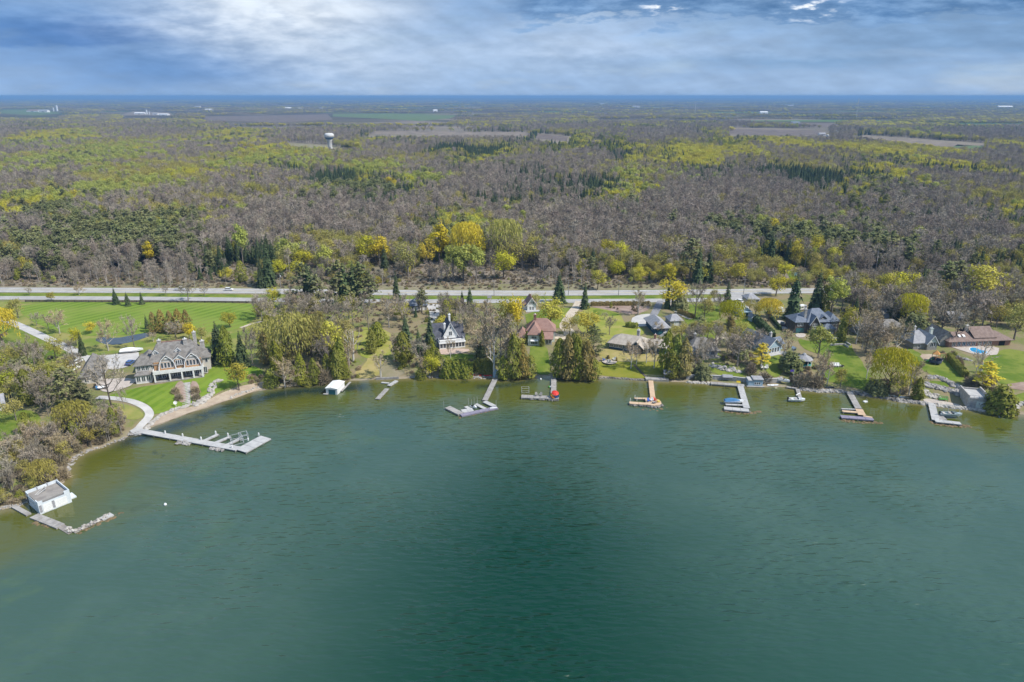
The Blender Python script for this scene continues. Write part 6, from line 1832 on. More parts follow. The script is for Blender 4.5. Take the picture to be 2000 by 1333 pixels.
# gambrel gables
for gx0, gx1, gz in ((7.8, 13.4, 9.1), (w - 5.8, w - 0.2, 9.1)):
 gm_, hf = (gx0 + gx1) / 2, (gx1 - gx0) / 2
 prof = [(-hf, 3.6), (-hf * 0.86, 6.0), (-hf * 0.62, 7.5), (0, gz), (hf * 0.62, 7.5), (hf * 0.86, 6.0), (hf, 3.6)]
 gw = MB().prism([(gm_ + x, -0.3, z) for x, z in prof], (0, 0.9, 0)).build('gable_wall', B['cedarwall'], H.o)
 rf = MB()
 tr_ = MB()
 for (xa, za), (xb, zb) in zip(prof[:-1], prof[1:]):
  nv = Vector((-(zb - za), 0, xb - xa)).normalized() * 0.2
  q = [(gm_ + xa, -0.7, za), (gm_ + xb, -0.7, zb), (gm_ + xb + nv.x, -0.7, zb + nv.z), (gm_ + xa + nv.x, -0.7, za + nv.z)]
  rf.prism(q, (0, 7.2, 0))
  q2 = [(gm_ + xa - nv.x * .4, -0.78, za - nv.z * .4), (gm_ + xb - nv.x * .4, -0.78, zb - nv.z * .4), (gm_ + xb + nv.x, -0.78, zb + nv.z), (gm_ + xa + nv.x, -0.78, za + nv.z)]
  tr_.prism(q2, (0, 0.07, 0))
 rf.build('gable_roof', B['shingle'], H.o)
 tr_.build('barge_board', B['white'], H.o)
 MB().prism([(gm_ - 1.7, -0.42, 7.1), (gm_ + 1.7, -0.42, 7.1), (gm_, -0.42, 8.5)], (0, 0.1, 0)).build('gable_panel', B['greywall'], H.o)
 MB().prism([(gm_ + 0.75 * math.cos(a), -0.5, 7.75 + 0.55 * math.sin(a)) for a in np.linspace(0, math.pi, 9)] , (0, 0.07, 0)).build('fanlight', B['white'], H.o)
 MB().box(gm_ - hf * 0.72, gm_ + hf * 0.72, -0.36, -0.3, 6.75, 7.0).build('trim_band', B['white'], H.o)
 for q in (-1.65, -0.55, 0.55, 1.65):
  H.win(gm_ + q, -0.3, 4.5, 0.72, 1.9, 1)
# centre dormer
dm = (13.4 + w - 5.8) / 2
H.box('dormer', 'cedarwall', dm - 1.7, dm + 1.7, -0.1, 4.5, 5.2, 7.2)
H.gable('shingle', dm - 1.7, dm + 1.7, -0.1, 5.5, 7.2, 8.7, 'y', 0.4, 'white', 'dormer_roof', 'white')
for q in (-1.05, -0.35, 0.35, 1.05):
 H.win(dm + q, -0.1, 5.0, 0.5, 1.8, 1)
# eyebrow dormers on the roof slope
for ex in (7.0, 14.4):
 H.box('dormer', 'white', ex - 0.9, ex + 0.9, 3.4, 5.2, 8.0, 9.5)
 H.gable('shingle', ex - 0.9, ex + 0.9, 3.4, 6.0, 9.4, 10.3, 'y', 0.25, 'white', 'dormer_roof', 'white')
 H.win(ex, 3.4, 8.35, 0.8, 0.95, 2)
# porch and balcony
H.box('porch_floor', 'deckgrey', 6.0, w + 0.3, -3.0, 0.3, 0, 0.3)
H.box('balcony', 'white', 5.9, w + 0.4, -3.1, 0.25, 3.25, 3.62)
H.railing('white', [(6.0, 0.0), (6.0, -3.0), (w + 0.3, -3.0), (w + 0.3, 0.0)], 3.62, 0.95, 0.4, 'balcony_railing', True)
H.posts('porch_column', 'white', [(6.3, -2.8), (11.2, -2.8), (15.2, -2.8), (19.0, -2.8), (w, -2.8)], 0.3, 3.25, 0.24)
for q in (7.5, 8.9, 10.3, 12.6, 14.0, 15.4, 16.8, 18.2, 20.0, 21.4, 22.8):
 H.win(q, 0.6, 0.5, 1.1, 2.3, 2)
# corner tower with its bay
H.box('tower_wall', 'tanwall', 0.2, 5.2, 0.2, 5.4, 0, 6.4)
H.hip('shingle', 0.2, 5.2, 0.2, 5.4, 6.4, 9.6, 2.9, 'x', 0.6, 'tower_roof')
H.box('bay', 'white', 0.0, 5.0, -1.5, 0.2, 0, 3.1)
H.hip('shingle', 0.0, 5.0, -1.5, 1.0, 3.2, 4.3, 1.5, 'x', 0.35, 'bay_roof')
for q in (0.9, 2.5, 4.1):
 H.win(q, -1.5, 0.8, 1.1, 1.8, 2)
for q in (1.3, 2.7, 4.0):
 H.win(q, 0.2, 4.3, 0.95, 1.6, 2)
H.win(5.2, -0.7, 0.8, 1.0, 1.8, 2, 'R')
H.win(5.7, 0.55, 4.2, 0.8, 1.5, 2)
# wings
H.box('wing_wall', 'tanwall', w - 0.4, w + 2.4, 5, 12, 0, 5.0)
H.hip('shingle', w - 4.5, w + 2.4, 5, 12, 5.0, 8.4, 3.3, 'x', 0.5, 'wing_roof')
H.win(w + 1.2, 5.0, 3.0, 0.8, 1.4, 1)
H.box('wing_wall', 'tanwall', 0.5, 6, 9, 17, 0, 4.4)
H.hip('shingle', 0.5, 6, 9, 17, 4.4, 7.2, 2.6, 'y', 0.5, 'wing_roof')
H.chimney(8.3, 7.1, 10.0, 12.6, 1.2)
H.chimney(w - 5.0, 6.0, 9.5, 12.4, 1.3)
H.chimney(w - 2.0, 9.5, 8.0, 13.6, 1.1)
H.chimney(w + 0.3, 9.0, 7.0, 10.0, 1.4)
# ---- 2 its garage
H = House('garage', 'grey hip roofed garage beside the mansion forecourt', (160, 752), (199, 747), 'garage')
w = H.w
H.box('wall', 'tanwall', 0, w, 0, 15, 0, 3.0)
H.hip('shingle', 0, w, 0, 15, 3.0, 7.8, 4.2, 'y', 0.7)
H.box('dormer', 'tanwall', w / 2 - 2.0, w / 2 + 2.0, -0.35, 2.5, 2.4, 3.4)
H.gable('shingle', w / 2 - 2.2, w / 2 + 2.2, -0.4, 4.5, 3.2, 5.6, 'y', 0.35, 'shingle', 'gable_roof')
for q in (0.28, 0.62):
 H.win(w * q, 0, 0.7, 1.2, 1.5, 2)
H.win(w, 4, 0.8, 1.2, 1.4, 2, 'R')
H.win(w, 9, 0.8, 1.2, 1.4, 2, 'R')
# ---- 3 flat roofed boathouse at the left end of the shore
H = House('boathouse', 'flat roofed pale concrete boathouse with two white boat doors and a walled roof deck', (78.5, 1004), (140.5, 979), 'boathouse', 0.0, True)
w = H.w
dp = 8.0
H.box('wall', 'concrete', 0, w, 0, dp, -1.5, 2.9)
H.box('roof', 'gravelroof', 0.25, w - 0.25, 0.25, dp - 0.25, 2.9, 3.02)
H.box('parapet', 'concrete', 0, w, dp - 0.22, dp, 2.9, 3.8)
H.box('parapet', 'concrete', w - 0.22, w, 0, dp - 0.22, 2.9, 3.8)
H.box('parapet', 'concrete', 0, 0.22, 0, 1.6, 2.9, 3.6)
H.box('parapet', 'concrete', 0, 0.22, dp - 1.5, dp - 0.22, 2.9, 3.6)
H.box('parapet', 'concrete', 0.22, 1.1, 0, 0.22, 2.9, 3.6)
H.box('parapet', 'concrete', w - 1.3, w - 0.22, 0, 0.22, 2.9, 3.8)
H.railing('greywall', [(1.1, 0.12), (w - 1.3, 0.12)], 2.95, 0.75, 0.4)
H.railing('greywall', [(0.12, 1.6), (0.12, dp - 1.5)], 2.95, 0.6, 0.5)
for q in (2.6, 5.0, 7.4):
 H.box('parapet_post', 'greyroof', q - 0.12, q + 0.12, dp - 0.28, dp + 0.05, 2.9, 3.95)
H.door(w * 0.27, 0, 0.2, w * 0.29, 2.15, 'white', 'F', 'boat_door', 5)
H.door(w * 0.68, 0, 0.2, w * 0.38, 2.15, 'white', 'F', 'boat_door', 5)
for q in (0.055, 0.445):
 H.door(w * q, 0, 0.5, 0.55, 2.0, 'greyroof', 'F', 'side_door')
H.door(0, 1.0 + 6.2, 0.4, 0.7, 2.2, 'dark', 'L', 'side_door')
for q in (1.8, 3.6, 5.2):
 H.win(0, q, 1.7, 0.45, 0.6, 1, 'L')
H.box('plinth', 'concrete', w - 0.1, w + 1.7, 1.5, 4.5, -1.5, 0.35)
MB().bar((1.2, dp - 2.6, 3.02), (4.2, dp - 0.9, 3.6), 0.10).bar((1.5, dp - 3.0, 3.02), (4.0, dp - 2.4, 3.7), 0.10).bar((4.2, dp - 0.9, 3.6), (4.0, dp - 2.4, 3.7), 0.08).build('broken_rail', B['deckwhite'], H.o)
# ---- 4 small white boathouse on the water
H = House('boathouse', 'small white boathouse standing in the water with a teal opening', (637, 768.5), (659.3, 770), 'boathouse', 0.0, True)
w = H.w
H.box('wall', 'white', 0, w, 0, 6.6, -1, 2.2)
MB().prism([(-0.2, -0.25, 2.2), (w + 0.2, -0.25, 2.2), (w + 0.2, -0.25, 2.35), (w / 2, -0.25, 2.75), (-0.2, -0.25, 2.35)], (0, 7.1, 0)).build('roof', B['whiteroof'], H.o)
H.door(w * 0.53, 0, 0.0, w * 0.58, 1.75, 'tealglass', 'F', 'boat_door', 4)
H.box('catwalk', 'deckgrey', -0.9, 0.9, -0.9, -0.05, 0.15, 0.3)
H.box('catwalk', 'deckgrey', w + 0.05, w + 0.8, 2.4, 11, 0.25, 0.4)
# ---- 5 cottage at the left edge
H = House('cottage', 'little white cottage with grey roof at the edge of the lower lawn', (-24, 808), (11, 801), 'cottage')
H.box('wall', 'white', 0, H.w, 0, 6, 0, 2.6)
H.gable('greyroof', 0, H.w, 0, 6, 2.6, 4.6, 'x', 0.4, 'white')
for q in (0.55, 0.8):
 H.win(H.w * q, 0, 0.9, 0.9, 1.2, 2)
# ---- 6 slate roofed house with white gable
H = House('house', 'dark slate roofed house with a white front gable and glazed sunroom', (859, 683.5), (908.5, 678.5))
w = H.w
H.box('wall', 'white', -0.8, w + 0.4, 4, 12, 0, 3.6)
H.gable('slate', -1.5, w + 0.6, 4, 12, 3.4, 8.6, 'x', 0.4, 'darkwall')
H.gable('slate', 2.4, 8.2, 3.6, 11, 4.6, 9.9, 'y', 0.35, 'white', 'cross_roof', 'white')
H.box('wall', 'white', 2.6, 8.0, 3.7, 5, 2.8, 4.7)
H.win(5.3, 3.6, 4.4, 1.2, 1.7, 2)
H.win(5.3, 3.6, 7.2, 0.5, 0.9, 1)
H.box('sunroom_frame', 'white', 0, w, 0, 4, 0, 0.5)
H.box('sunroom_glass', 'glass', 0.1, w - 0.1, 0.1, 3.9, 0.5, 2.4)
H.box('sunroom_roof', 'white', -0.25, w + 0.25, -0.3, 4.0, 2.4, 2.75)
for i in range(9):
 x = 0.12 + i * (w - 0.24) / 8
 MB().box(x - 0.11, x + 0.11, -0.02, 0.16, 0.5, 2.4).build('sunroom_post', B['white'], H.o)
for y in (1.3, 2.6):
 for x in (0.0, w - 0.16):
  MB().box(x, x + 0.16, y - 0.1, y + 0.1, 0.5, 2.4).build('sunroom_post', B['white'], H.o)
H.railing('white', [(0.1, 3.8), (0.1, 0.1), (w - 0.1, 0.1), (w - 0.1, 3.8)], 2.75, 0.95, 0.35, 'deck_railing', True)
H.chimney(3.2, 5.0, 5.0, 9.0, 0.75, 'white')
H.chimney(6.2, 9.6, 8.0, 11.4, 0.75, 'white')
H.box('porch', 'darkwall', -2.2, -0.8, 4.5, 9, 0, 2.6)
H.box('porch_roof', 'slate', -2.4, -0.7, 4.3, 9.2, 2.6, 2.85)
for q in (1.2, 9.3):
 H.win(q, 4.0, 3.0, 0.8, 0.5, 1)
# ---- 7 garage behind it
H = House('garage', 'slate blue roofed garage half hidden by pines near the service road', (803, 608), (834, 606), 'garage')
H.box('wall', 'greywall', 0, H.w, 0, 7, 0, 2.6)
H.hip('blueslate', 0, H.w, 0, 7, 2.6, 5.2, 2.6)
H.door(H.w * .3, 0, 0, 2.2, 2.1, 'white', 'F', 'garage_door', 4)
H.door(H.w * .7, 0, 0, 2.2, 2.1, 'white', 'F', 'garage_door', 4)
# ---- 8 white cottage with red brown roof
H = House('cottage', 'narrow white gabled cottage with red brown roof below the highway', (1030, 608), (1047, 607.3), 'cottage')
w = H.w
H.box('wall', 'white', 0, w, 0, 7, 0, 3.6)
H.gable('redroof', -0.2, w + 0.2, 0, 7, 3.2, 6.3, 'y', 0.45, 'white', 'roof', 'white')
H.box('wing_wall', 'white', -1.6, 0, 1.5, 6, 0, 2.2)
MB().prism([(-2.0, 1.1, 2.1), (0.0, 1.1, 3.4), (0.0, 1.1, 3.65), (-2.0, 1.1, 2.35)], (0, 5.3, 0)).build('wing_roof', B['redroof'], H.o)
for q in (0.3, 0.5, 0.7):
 H.win(w * q, 0, 3.5, 0.55, 1.0, 1)
for q in (0.35, 0.65):
 H.win(w * q, 0, 0.5, 0.7, 1.6, 2)
H.chimney(w / 2, 4, 5.8, 7.0, 0.6, 'brick')
H.box('terrace', 'deckwhite', -1.0, w + 1.6, -2.2, 0, 0, 0.35)
# ---- 9 red brown roofed house
H = House('house', 'pale rendered two storey house with red brown hipped roofs', (1031, 675.5), (1056, 676))
w = H.w
H.box('wall', 'palewall', 0, w, 0, 7, 0, 4.9)
H.hip('redroof', 0, w, 0, 9, 4.9, 8.6, 3.1, 'y', 0.4)
H.box('wall', 'palewall', -0.6, 11, 5, 12.5, 0, 4.9)
H.hip('redroof', -0.6, 11, 5, 12.5, 4.9, 9.2, 3.8)
H.box('porch_wall', 'palewall', w, w + 4.6, 1.5, 5, 0, 2.5)
MB().prism([(w + 0.05, 0.9, 2.4), (w + 0.05, 5.0, 4.6), (w + 0.05, 5.0, 4.85), (w + 0.05, 0.9, 2.65)], (5.1, 0, 0)).build('porch_roof', B['redroof'], H.o)
H.box('wing_wall', 'darkwall', -5, -0.6, 2.5, 9, 0, 2.8)
H.hip('redroof', -5, -0.2, 2.5, 9, 2.8, 6.0, 2.4, 'y', 0.4, 'wing_roof')
H.chimney(2.6, 8.5, 8.0, 10.6, 1.1, 'brick')
for q in (-0.72, 0.0, 0.72):
 H.win(w * 0.47 + q, 0, 3.0, 0.6, 1.1, 1)
H.win(w * 0.5, 0, 0.7, 2.6, 1.2, 4)
MB().prism([(w * .5 - 1.6, -0.75, 2.1), (w * .5 - 1.6, 0, 2.5), (w * .5 - 1.6, 0, 2.65), (w * .5 - 1.6, -0.75, 2.25)], (3.2, 0, 0)).build('awning', B['white'], H.o)
for q in (1.2, 2.6, 3.9):
 H.win(w + q, 1.5, 0.4, 0.95, 1.7, 2)
H.win(8.0, 5.0, 3.2, 0.9, 1.0, 2)
# ---- 10 long blue bungalow
H = House('bungalow', 'long low navy bungalow with weathered tan roof and a glazed gable', (1189, 681), (1263, 692.5), 'house')
w = H.w
H.box('wall', 'navy', 0, w, 0, 9, 0, 2.7)
H.hip('tanroof', 0, w, 0, 9, 2.7, 5.6, 4.4, 'x', 0.7)
gx_ = w * 0.74
H.box('porch_wall', 'darkwall', gx_ - 2.3, gx_ + 2.3, -0.9, 1, 0, 2.6)
H.gable('tanroof', gx_ - 2.7, gx_ + 2.7, -1.2, 5, 2.5, 4.9, 'y', 0.4, 'navy', 'gable_roof')
for q in (-1.0, -0.35, 0.35, 1.0):
 H.win(gx_ + q, -0.9, 0.2, 0.5, 2.0, 1)
for q in (0.07, 0.19, 0.31):
 H.win(w * q, 0, 1.0, 1.5, 1.1, 3)
H.win(w * 0.44, 0, 0.8, 1.0, 1.3, 2)
H.win(w * 0.92, 0, 0.8, 1.2, 1.3, 2)
H.box('wing_wall', 'navy', w - 0.1, w + 6.5, 3, 10, 0, 2.7)
H.hip('tanroof', w - 2.0, w + 6.5, 3, 10, 2.7, 5.0, 3.4, 'x', 0.6, 'wing_roof')
H.win(w + 2.5, 3, 0.9, 1.3, 1.2, 3)
H.chimney(w * 0.66, 6.0, 4.6, 7.4, 1.1, 'stone')
H.chimney(w + 1.4, 6.5, 4.4, 6.3, 0.8, 'brick')
# ---- 11 blue house behind and its garage
H = House('house', 'small deep blue house with grey roof and white stair rail', (1280, 655.5), (1306.5, 654.5))
w = H.w
H.box('wall', 'navy', 0, w, 0, 14, 0, 3.3)
H.hip('greyroof', -0.6, w, 0, 14, 3.3, 5.9, 3.4, 'y', 0.6)
H.door(w * 0.35, 0, 0.5, 1.7, 2.1, 'tealglass', 'F', 'glass_door')
H.box('deck', 'deckwhite', w * 0.55, w + 0.1, -2.2, -0.05, 1.2, 1.4)
H.railing('white', [(w * 0.55, -2.1), (w, -2.1), (w, -0.1)], 1.4, 0.9, 0.3, 'deck_railing', True)
MB().prism([(w * 0.2, -2.0, 0), (w * 0.55, -2.0, 0), (w * 0.55, -2.0, 1.3)], (0, 1.2, 0)).build('stair', B['deckwhite'], H.o)
H.win(w * 0.78, 0, 1.9, 0.9, 1.0, 2)
H.win(0, 5, 1.2, 1.2, 1.2, 2, 'L')
H = House('garage', 'grey roofed garage partly hidden by an olive tree beside the blue house', (1309, 638), (1332, 637), 'garage')
H.box('wall', 'greywall', 0, H.w, 0, 6.5, 0, 2.6)
H.hip('greyroof', 0, H.w, 0, 6.5, 2.6, 4.8, 2.2)
H.door(H.w * .5, 0, 0, 2.4, 2.1, 'white', 'F', 'garage_door', 4)
# ---- 12 grey brown roof among bare trees
H = House('house', 'brown house under a broad grey hipped roof among bare trees', (1349, 698), (1401, 696.5))
w = H.w
H.box('wall', 'tanwall', 0, w, 0, 11, 0, 2.7)
H.hip('shingle', 0, w, 0, 11, 2.7, 6.4, 4.6, 'x', 0.9)
H.chimney(w * 0.3, 6.5, 5.4, 7.3, 0.9)
for q in (0.2, 0.5, 0.8):
 H.win(w * q, 0, 0.8, 1.3, 1.3, 3)
H.box('deck', 'deckgrey', w * 0.4, w + 0.4, -2.4, -0.05, 0, 0.5)
H.railing('deckgrey', [(w * 0.4, -2.3), (w + 0.3, -2.3)], 0.5, 0.9, 0.4)
# ---- 13 slate blue house
H = House('house', 'slate blue roofed house turned sideways with a white windowed gable end', (1498, 693), (1524, 687.5))
w = H.w
H.box('wall', 'bluewall', 0, w, 0, 15, 0, 2.8)
H.gable('blueslate', -0.2, w + 0.2, 0, 15, 2.6, 5.9, 'y', 0.5, 'bluewall', 'roof', 'white')
for q in (0.2, 0.4, 0.6, 0.8):
 H.win(w * q, 0, 0.4, 0.9, 1.9, 1)
H.chimney(w - 1.0, 5, 4.0, 6.6, 0.8, 'stone')
H.box('wing_wall', 'bluewall', w, w + 3.2, 2, 7, 0, 2.5)
H.gable('blueslate', w - 1, w + 3.4, 2, 7, 2.5, 4.4, 'x', 0.4, 'bluewall', 'wing_roof')
H.win(w + 1.6, 2, 0.5, 1.4, 1.7, 3)
H.box('terrace', 'deckwhite', -0.5, w + 1.0, -2.4, 0, 0, 0.25)
# ---- 14 light blue cottage, shed and grey roof near the road
H = House('cottage', 'light blue cottage with pale grey roof beside the bright yellow willow', (1446, 618.5), (1465, 617.5), 'cottage')
w = H.w
H.box('wall', 'bluewall', 0, w, 0, 9, 0, 2.7)
H.gable('whiteroof', 0, w, 0, 9, 2.6, 4.6, 'y', 0.4, 'bluewall', 'roof', 'white')
H.win(w * .3, 0, 0.8, 0.9, 1.3, 2)
H.door(w * .65, 0, 0.1, 0.9, 2.0, 'tealglass')
H.box('porch_roof', 'bluewall', -0.2, w + 0.2, -1.8, -0.02, 2.3, 2.45)
H.posts('porch_post', 'white', [(0.1, -1.6), (w - 0.1, -1.6)], 0, 2.3, 0.08)
H = House('shed', 'small pale blue garden shed at the end of the dark hedge', (1467, 629.5), (1478, 628.8), 'shed')
H.box('wall', 'bluewall', 0, H.w, 0, 3, 0, 2.0)
H.gable('blueslate', 0, H.w, 0, 3, 2.0, 3.2, 'y', 0.3, 'bluewall', 'roof', 'white')
H.win(H.w * .5, 0, 0.5, 0.8, 1.2, 2)
H = House('garage', 'grey roofed garage next to the service road behind the yellow willow', (1460, 594), (1482, 593.5), 'garage')
H.box('wall', 'greywall', 0, H.w, 0, 7, 0, 2.4)
H.hip('greyroof', 0, H.w, 0, 7, 2.4, 4.4, 2.6)
H.door(H.w * .5, 0, 0, 2.6, 2.0, 'white', 'F', 'garage_door', 4)
# ---- 15 dark shingled house
H = House('house', 'large dark shingled house with slate gables and white windows', (1551, 651), (1636, 648.5))
w = H.w
H.box('wall', 'darkwall', 0, w, 0, 9, 0, 5.0)
H.hip('blueslate', 0, 6.0, 0, 9, 5.0, 7.6, 3.2, 'x', 0.5)
H.hip('blueslate', 5.0, w - 3.2, -0.4, 10, 5.0, 9.6, 4.6, 'x', 0.5)
H.hip('blueslate', w - 4.6, w, 0, 8, 5.0, 7.8, 2.4, 'y', 0.4)
H.box('bay', 'darkwall', 6.2, 9.8, -1.6, 0, 0, 4.6)
H.gable('blueslate', 5.9, 10.1, -1.6, 5, 4.4, 7.8, 'y', 0.35, 'darkwall', 'gable_roof', 'white')
H.box('dormer', 'darkwall', 11.2, 13.6, 0.2, 3, 5.2, 6.4)
H.gable('blueslate', 11.1, 13.7, 0.2, 4, 6.3, 7.4, 'y', 0.3, 'darkwall', 'dormer_roof')
H.box('sunroom', 'darkwall', 11.5, 16.4, -3.2, 0, 0, 2.6)
H.hip('blueslate', 11.5, 16.4, -3.2, 0.6, 2.6, 4.4, 2.0, 'x', 0.4, 'sunroom_roof')
H.chimney(5.2, 2.6, 6.0, 9.8, 1.0)
H.chimney(6.8, 6.0, 8.5, 10.2, 0.7)
for q in (1.6, 3.0):
 H.win(q, 0, 3.2, 1.0, 1.2, 2)
H.door(2.4, 0, 0.1, 3.6, 2.1, 'tealglass', 'F', 'glass_door')
for q in (7.2, 8.0, 8.8):
 H.win(q, -1.6, 3.2, 0.6, 1.2, 1)
H.win(8.0, -1.6, 0.7, 2.2, 1.6, 3)
H.win(12.4, 0.2, 5.35, 1.2, 0.8, 2)
for q in (w - 2.9, w - 1.4):
 H.win(q, 0, 3.2, 0.9, 1.2, 2)
 H.win(q, 0, 0.8, 0.9, 1.4, 2)
for q in (12.4, 13.9, 15.4):
 H.win(q, -3.2, 0.6, 1.1, 1.5, 2)
# ---- 16 long grey house behind bare trees
H = House('bungalow', 'long tan roofed bungalow veiled by bare grey trees', (1676, 656), (1771, 654), 'house')
w = H.w
H.box('wall', 'greywall', 0, w, 0, 10, 0, 2.7)
H.hip('shingle', 0, w, 0, 10, 2.7, 5.6, 5.0, 'x', 0.7)
H.hip('greyroof', w * 0.1, w * 0.45, -2.5, 5, 2.7, 5.0, 3.0, 'x', 0.5, 'wing_roof')
H.box('wing_wall', 'greywall', w * 0.1, w * 0.45, -2.5, 0, 0, 2.7)
for q in (0.16, 0.28, 0.4):
 H.win(w * q, -2.5, 0.8, 1.3, 1.3, 2)
for q in (0.55, 0.7, 0.85):
 H.win(w * q, 0, 0.8, 1.4, 1.3, 2)
# ---- 17 grey cottage with the big gable window
H = House('cottage', 'grey cottage with steep sagging roof and a big gable window above the play set', (1783, 683), (1824, 681.5), 'cottage')
w = H.w
H.box('wall', 'greywall', 0, w, 0, 8.5, 0, 3.2)
H.hip('greyroof', -0.3, w - 2.2, 0, 8.5, 2.8, 6.8, 3.2, 'x', 0.5)
H.box('wall', 'greywall', w - 4.2, w, -1.4, 4, 0, 3.0)
H.gable('greyroof', w - 4.4, w + 0.2, -1.4, 8, 2.9, 6.0, 'y', 0.4, 'palewall', 'gable_roof', 'white')
for q in (-0.75, 0.0, 0.75):
 H.win(w - 2.1 + q, -1.4, 1.4, 0.62, 1.9, 1)
H.win(w * .25, 0, 0.7, 1.1, 1.3, 2)
H.chimney(w - 0.3, 3.2, 2.5, 7.6, 1.0, 'palewall')
H.chimney(w * 0.35, 5.5, 6.0, 7.8, 0.6, 'tanwall')
# ---- 18 brown roofed house by the pool
H = House('house', 'wide brown roofed house with skylights beside the blue pool', (1852, 679), (1972, 675))
w = H.w
H.box('wall', 'brick', 0, w, 0, 10, 0, 2.6)
H.hip('brownroof', 0, w, 0, 10, 2.6, 5.0, 4.6, 'x', 0.8)
H.gable('brownroof', w * 0.42, w * 0.76, 0.8, 10.4, 3.6, 6.6, 'x', 0.4, 'dark', 'upper_roof')
H.gable('shingle', -2.5, 3.2, 2, 12, 3.0, 6.0, 'y', 0.4, 'greywall', 'wing_roof')
H.box('wing_wall', 'greywall', -2.5, 3.2, 2, 10, 0, 3.0)
H.chimney(w * 0.40, 5.5, 4.6, 7.2, 1.0, 'tanwall')
for q in (0.20, 0.27, 0.57, 0.68):
 sk = MB().prism([(w * q - 0.5, 1.5, 3.66), (w * q + 0.5, 1.5, 3.66), (w * q + 0.5, 2.6, 4.2), (w * q - 0.5, 2.6, 4.2)], (0, 0, 0.3)).build('skylight', B['white'], H.o)
for q in (0.08, 0.16, 0.24, 0.32, 0.40, 0.5, 0.58, 0.66):
 H.win(w * q, 0, 0.5, 1.3, 1.7, 2)
H.door(w * 0.86, 0, 0.05, 2.6, 2.2, 'dark', 'F', 'carport_opening')
H = House('outbuilding', 'grey roofed outbuilding among trees behind the pool house', (1856, 632), (1881, 631), 'outbuilding')
H.box('wall', 'greywall', 0, H.w, 0, 7, 0, 2.5)
H.gable('greyroof', 0, H.w, 0, 7, 2.5, 4.4, 'x', 0.4, 'greywall')
H.win(H.w * .5, 0, 0.8, 1.2, 1.2, 2)
# ---- 19 stone boathouse with roof terrace
H = House('boathouse', 'grey stone boathouse with a railed roof terrace beside the round cedar', (1887, 796), (1928.5, 799.5), 'boathouse')
w = H.w
zb = -H.z0
H.box('wall', 'stone', 0, w, 0, 8.5, zb - 1, zb + 3.6)
H.box('roof', 'deckwhite', 0.4, w - 0.4, 0.2, 8.1, zb + 3.6, zb + 3.75)
H.box('parapet', 'stone', 0, 0.4, 0, 8.5, zb + 3.6, zb + 4.7)
H.box('parapet', 'stone', w - 0.4, w, 0, 8.5, zb + 3.6, zb + 4.9)
H.box('parapet', 'stone', 0.4, w - 0.4, 8.1, 8.5, zb + 3.6, zb + 4.3)
H.railing('steel', [(0.4, 0.12), (w - 0.4, 0.12)], zb + 3.75, 0.9, 1.3)
H.door(w * 0.66, 0, zb + 0.3, w * 0.46, 2.4, 'palewall', 'F', 'boat_door', 5)
for q in (0.56, 0.70, 0.80):
 H.win(w * q, -0.09, zb + 1.7, 0.5, 0.35, 1)
H.door(w * 0.2, 0, zb + 0.7, 0.8, 1.9, 'greyroof', 'F', 'side_door')
# ---- 20 little teal boathouse on the shore wall
H = House('boathouse', 'tiny blue grey boathouse with flat pale roof against the curved shore wall', (1461, 756), (1489, 756.5), 'boathouse')
w = H.w
zb = -H.z0
H.box('wall', 'bluewall', 0, w, 0, 3.4, zb - 0.5, zb + 2.3)
H.box('deck', 'deckgrey', -0.6, w + 0.5, -0.8, 0, zb + 0.1, zb + 0.35)
H.box('roof', 'deckwhite', -0.15, w * 0.35, -0.15, 3.5, zb + 2.3, zb + 2.5)
H.box('upper_cabin', 'bluewall', w * 0.35, w, 0.0, 3.4, zb + 2.3, zb + 2.7)
H.box('upper_roof', 'greyroof', w * 0.3, w + 0.2, -0.25, 3.6, zb + 2.7, zb + 2.95)
for q in (0.48, 0.62, 0.76):
 H.win(w * q, 0, zb + 1.0, 0.5, 0.7, 1)
# ---- small huts
H = House('shed', 'pale blue gabled changing hut at the head of the zigzag dock', (963.5, 738), (972, 738), 'shed')
H.box('wall', 'bluewall', 0, H.w, 0, 1.8, 0, 1.9)
H.gable('bluewall', 0, H.w, 0, 1.8, 1.9, 2.7, 'y', 0.15, 'bluewall')
H.door(H.w * .6, 0, 0, 0.6, 1.5, 'greyroof')
H = House('shed', 'open grey timber shelter on the wharf by the tan dock', (1297, 741.5), (1312, 741.5), 'shed')
H.posts('post', 'deckgrey', [(0.1, 0.1), (H.w - 0.1, 0.1), (0.1, 2.4), (H.w - 0.1, 2.4)], -0.4, 2.3, 0.12)
H.box('back_wall', 'darkwall', 0, H.w, 2.4, 2.55, -0.4, 2.3)
H.gable('greyroof', 0, H.w, 0, 2.5, 2.3, 3.3, 'x', 0.3, 'greywall')
H.box('bench', 'deckgrey', 0.3, H.w - 0.3, 1.6, 2.3, 0, 0.5)
p = at(1568, 713)
gz_ = empty('gazebo', p, 0.2, 'grey roofed octagonal gazebo half hidden behind a dark bush', 'gazebo')
MB().lathe([(3.4, 2.5), (3.4, 2.65), (0.9, 4.1), (0.7, 4.5), (0.05, 5.0)], 8).build('roof', B['greyroof'], gz_)
for i in range(8):
 a = (i + 0.0) * math.pi / 4
 MB().box(-0.1, 0.1, -0.1, 0.1, 0, 2.5).build('post', B['white'], gz_).location = (2.9 * math.cos(a), 2.9 * math.sin(a), 0)
MB().lathe([(3.2, 0), (3.2, 0.3)], 8).build('floor', B['deckgrey'], gz_)
MB().lathe([(2.95, 0.3), (2.95, 1.1), (2.88, 1.1), (2.88, 0.3)], 8).build('balustrade', mat('teal_canvas', (0.05, 0.30, 0.27), (0.07, 0.36, 0.32), 0.8), gz_)
p = at(1549, 692)
bh = empty('birdhouse', p, 0.5, 'white roofed purple martin house on a tall post above the gazebo', 'birdhouse')
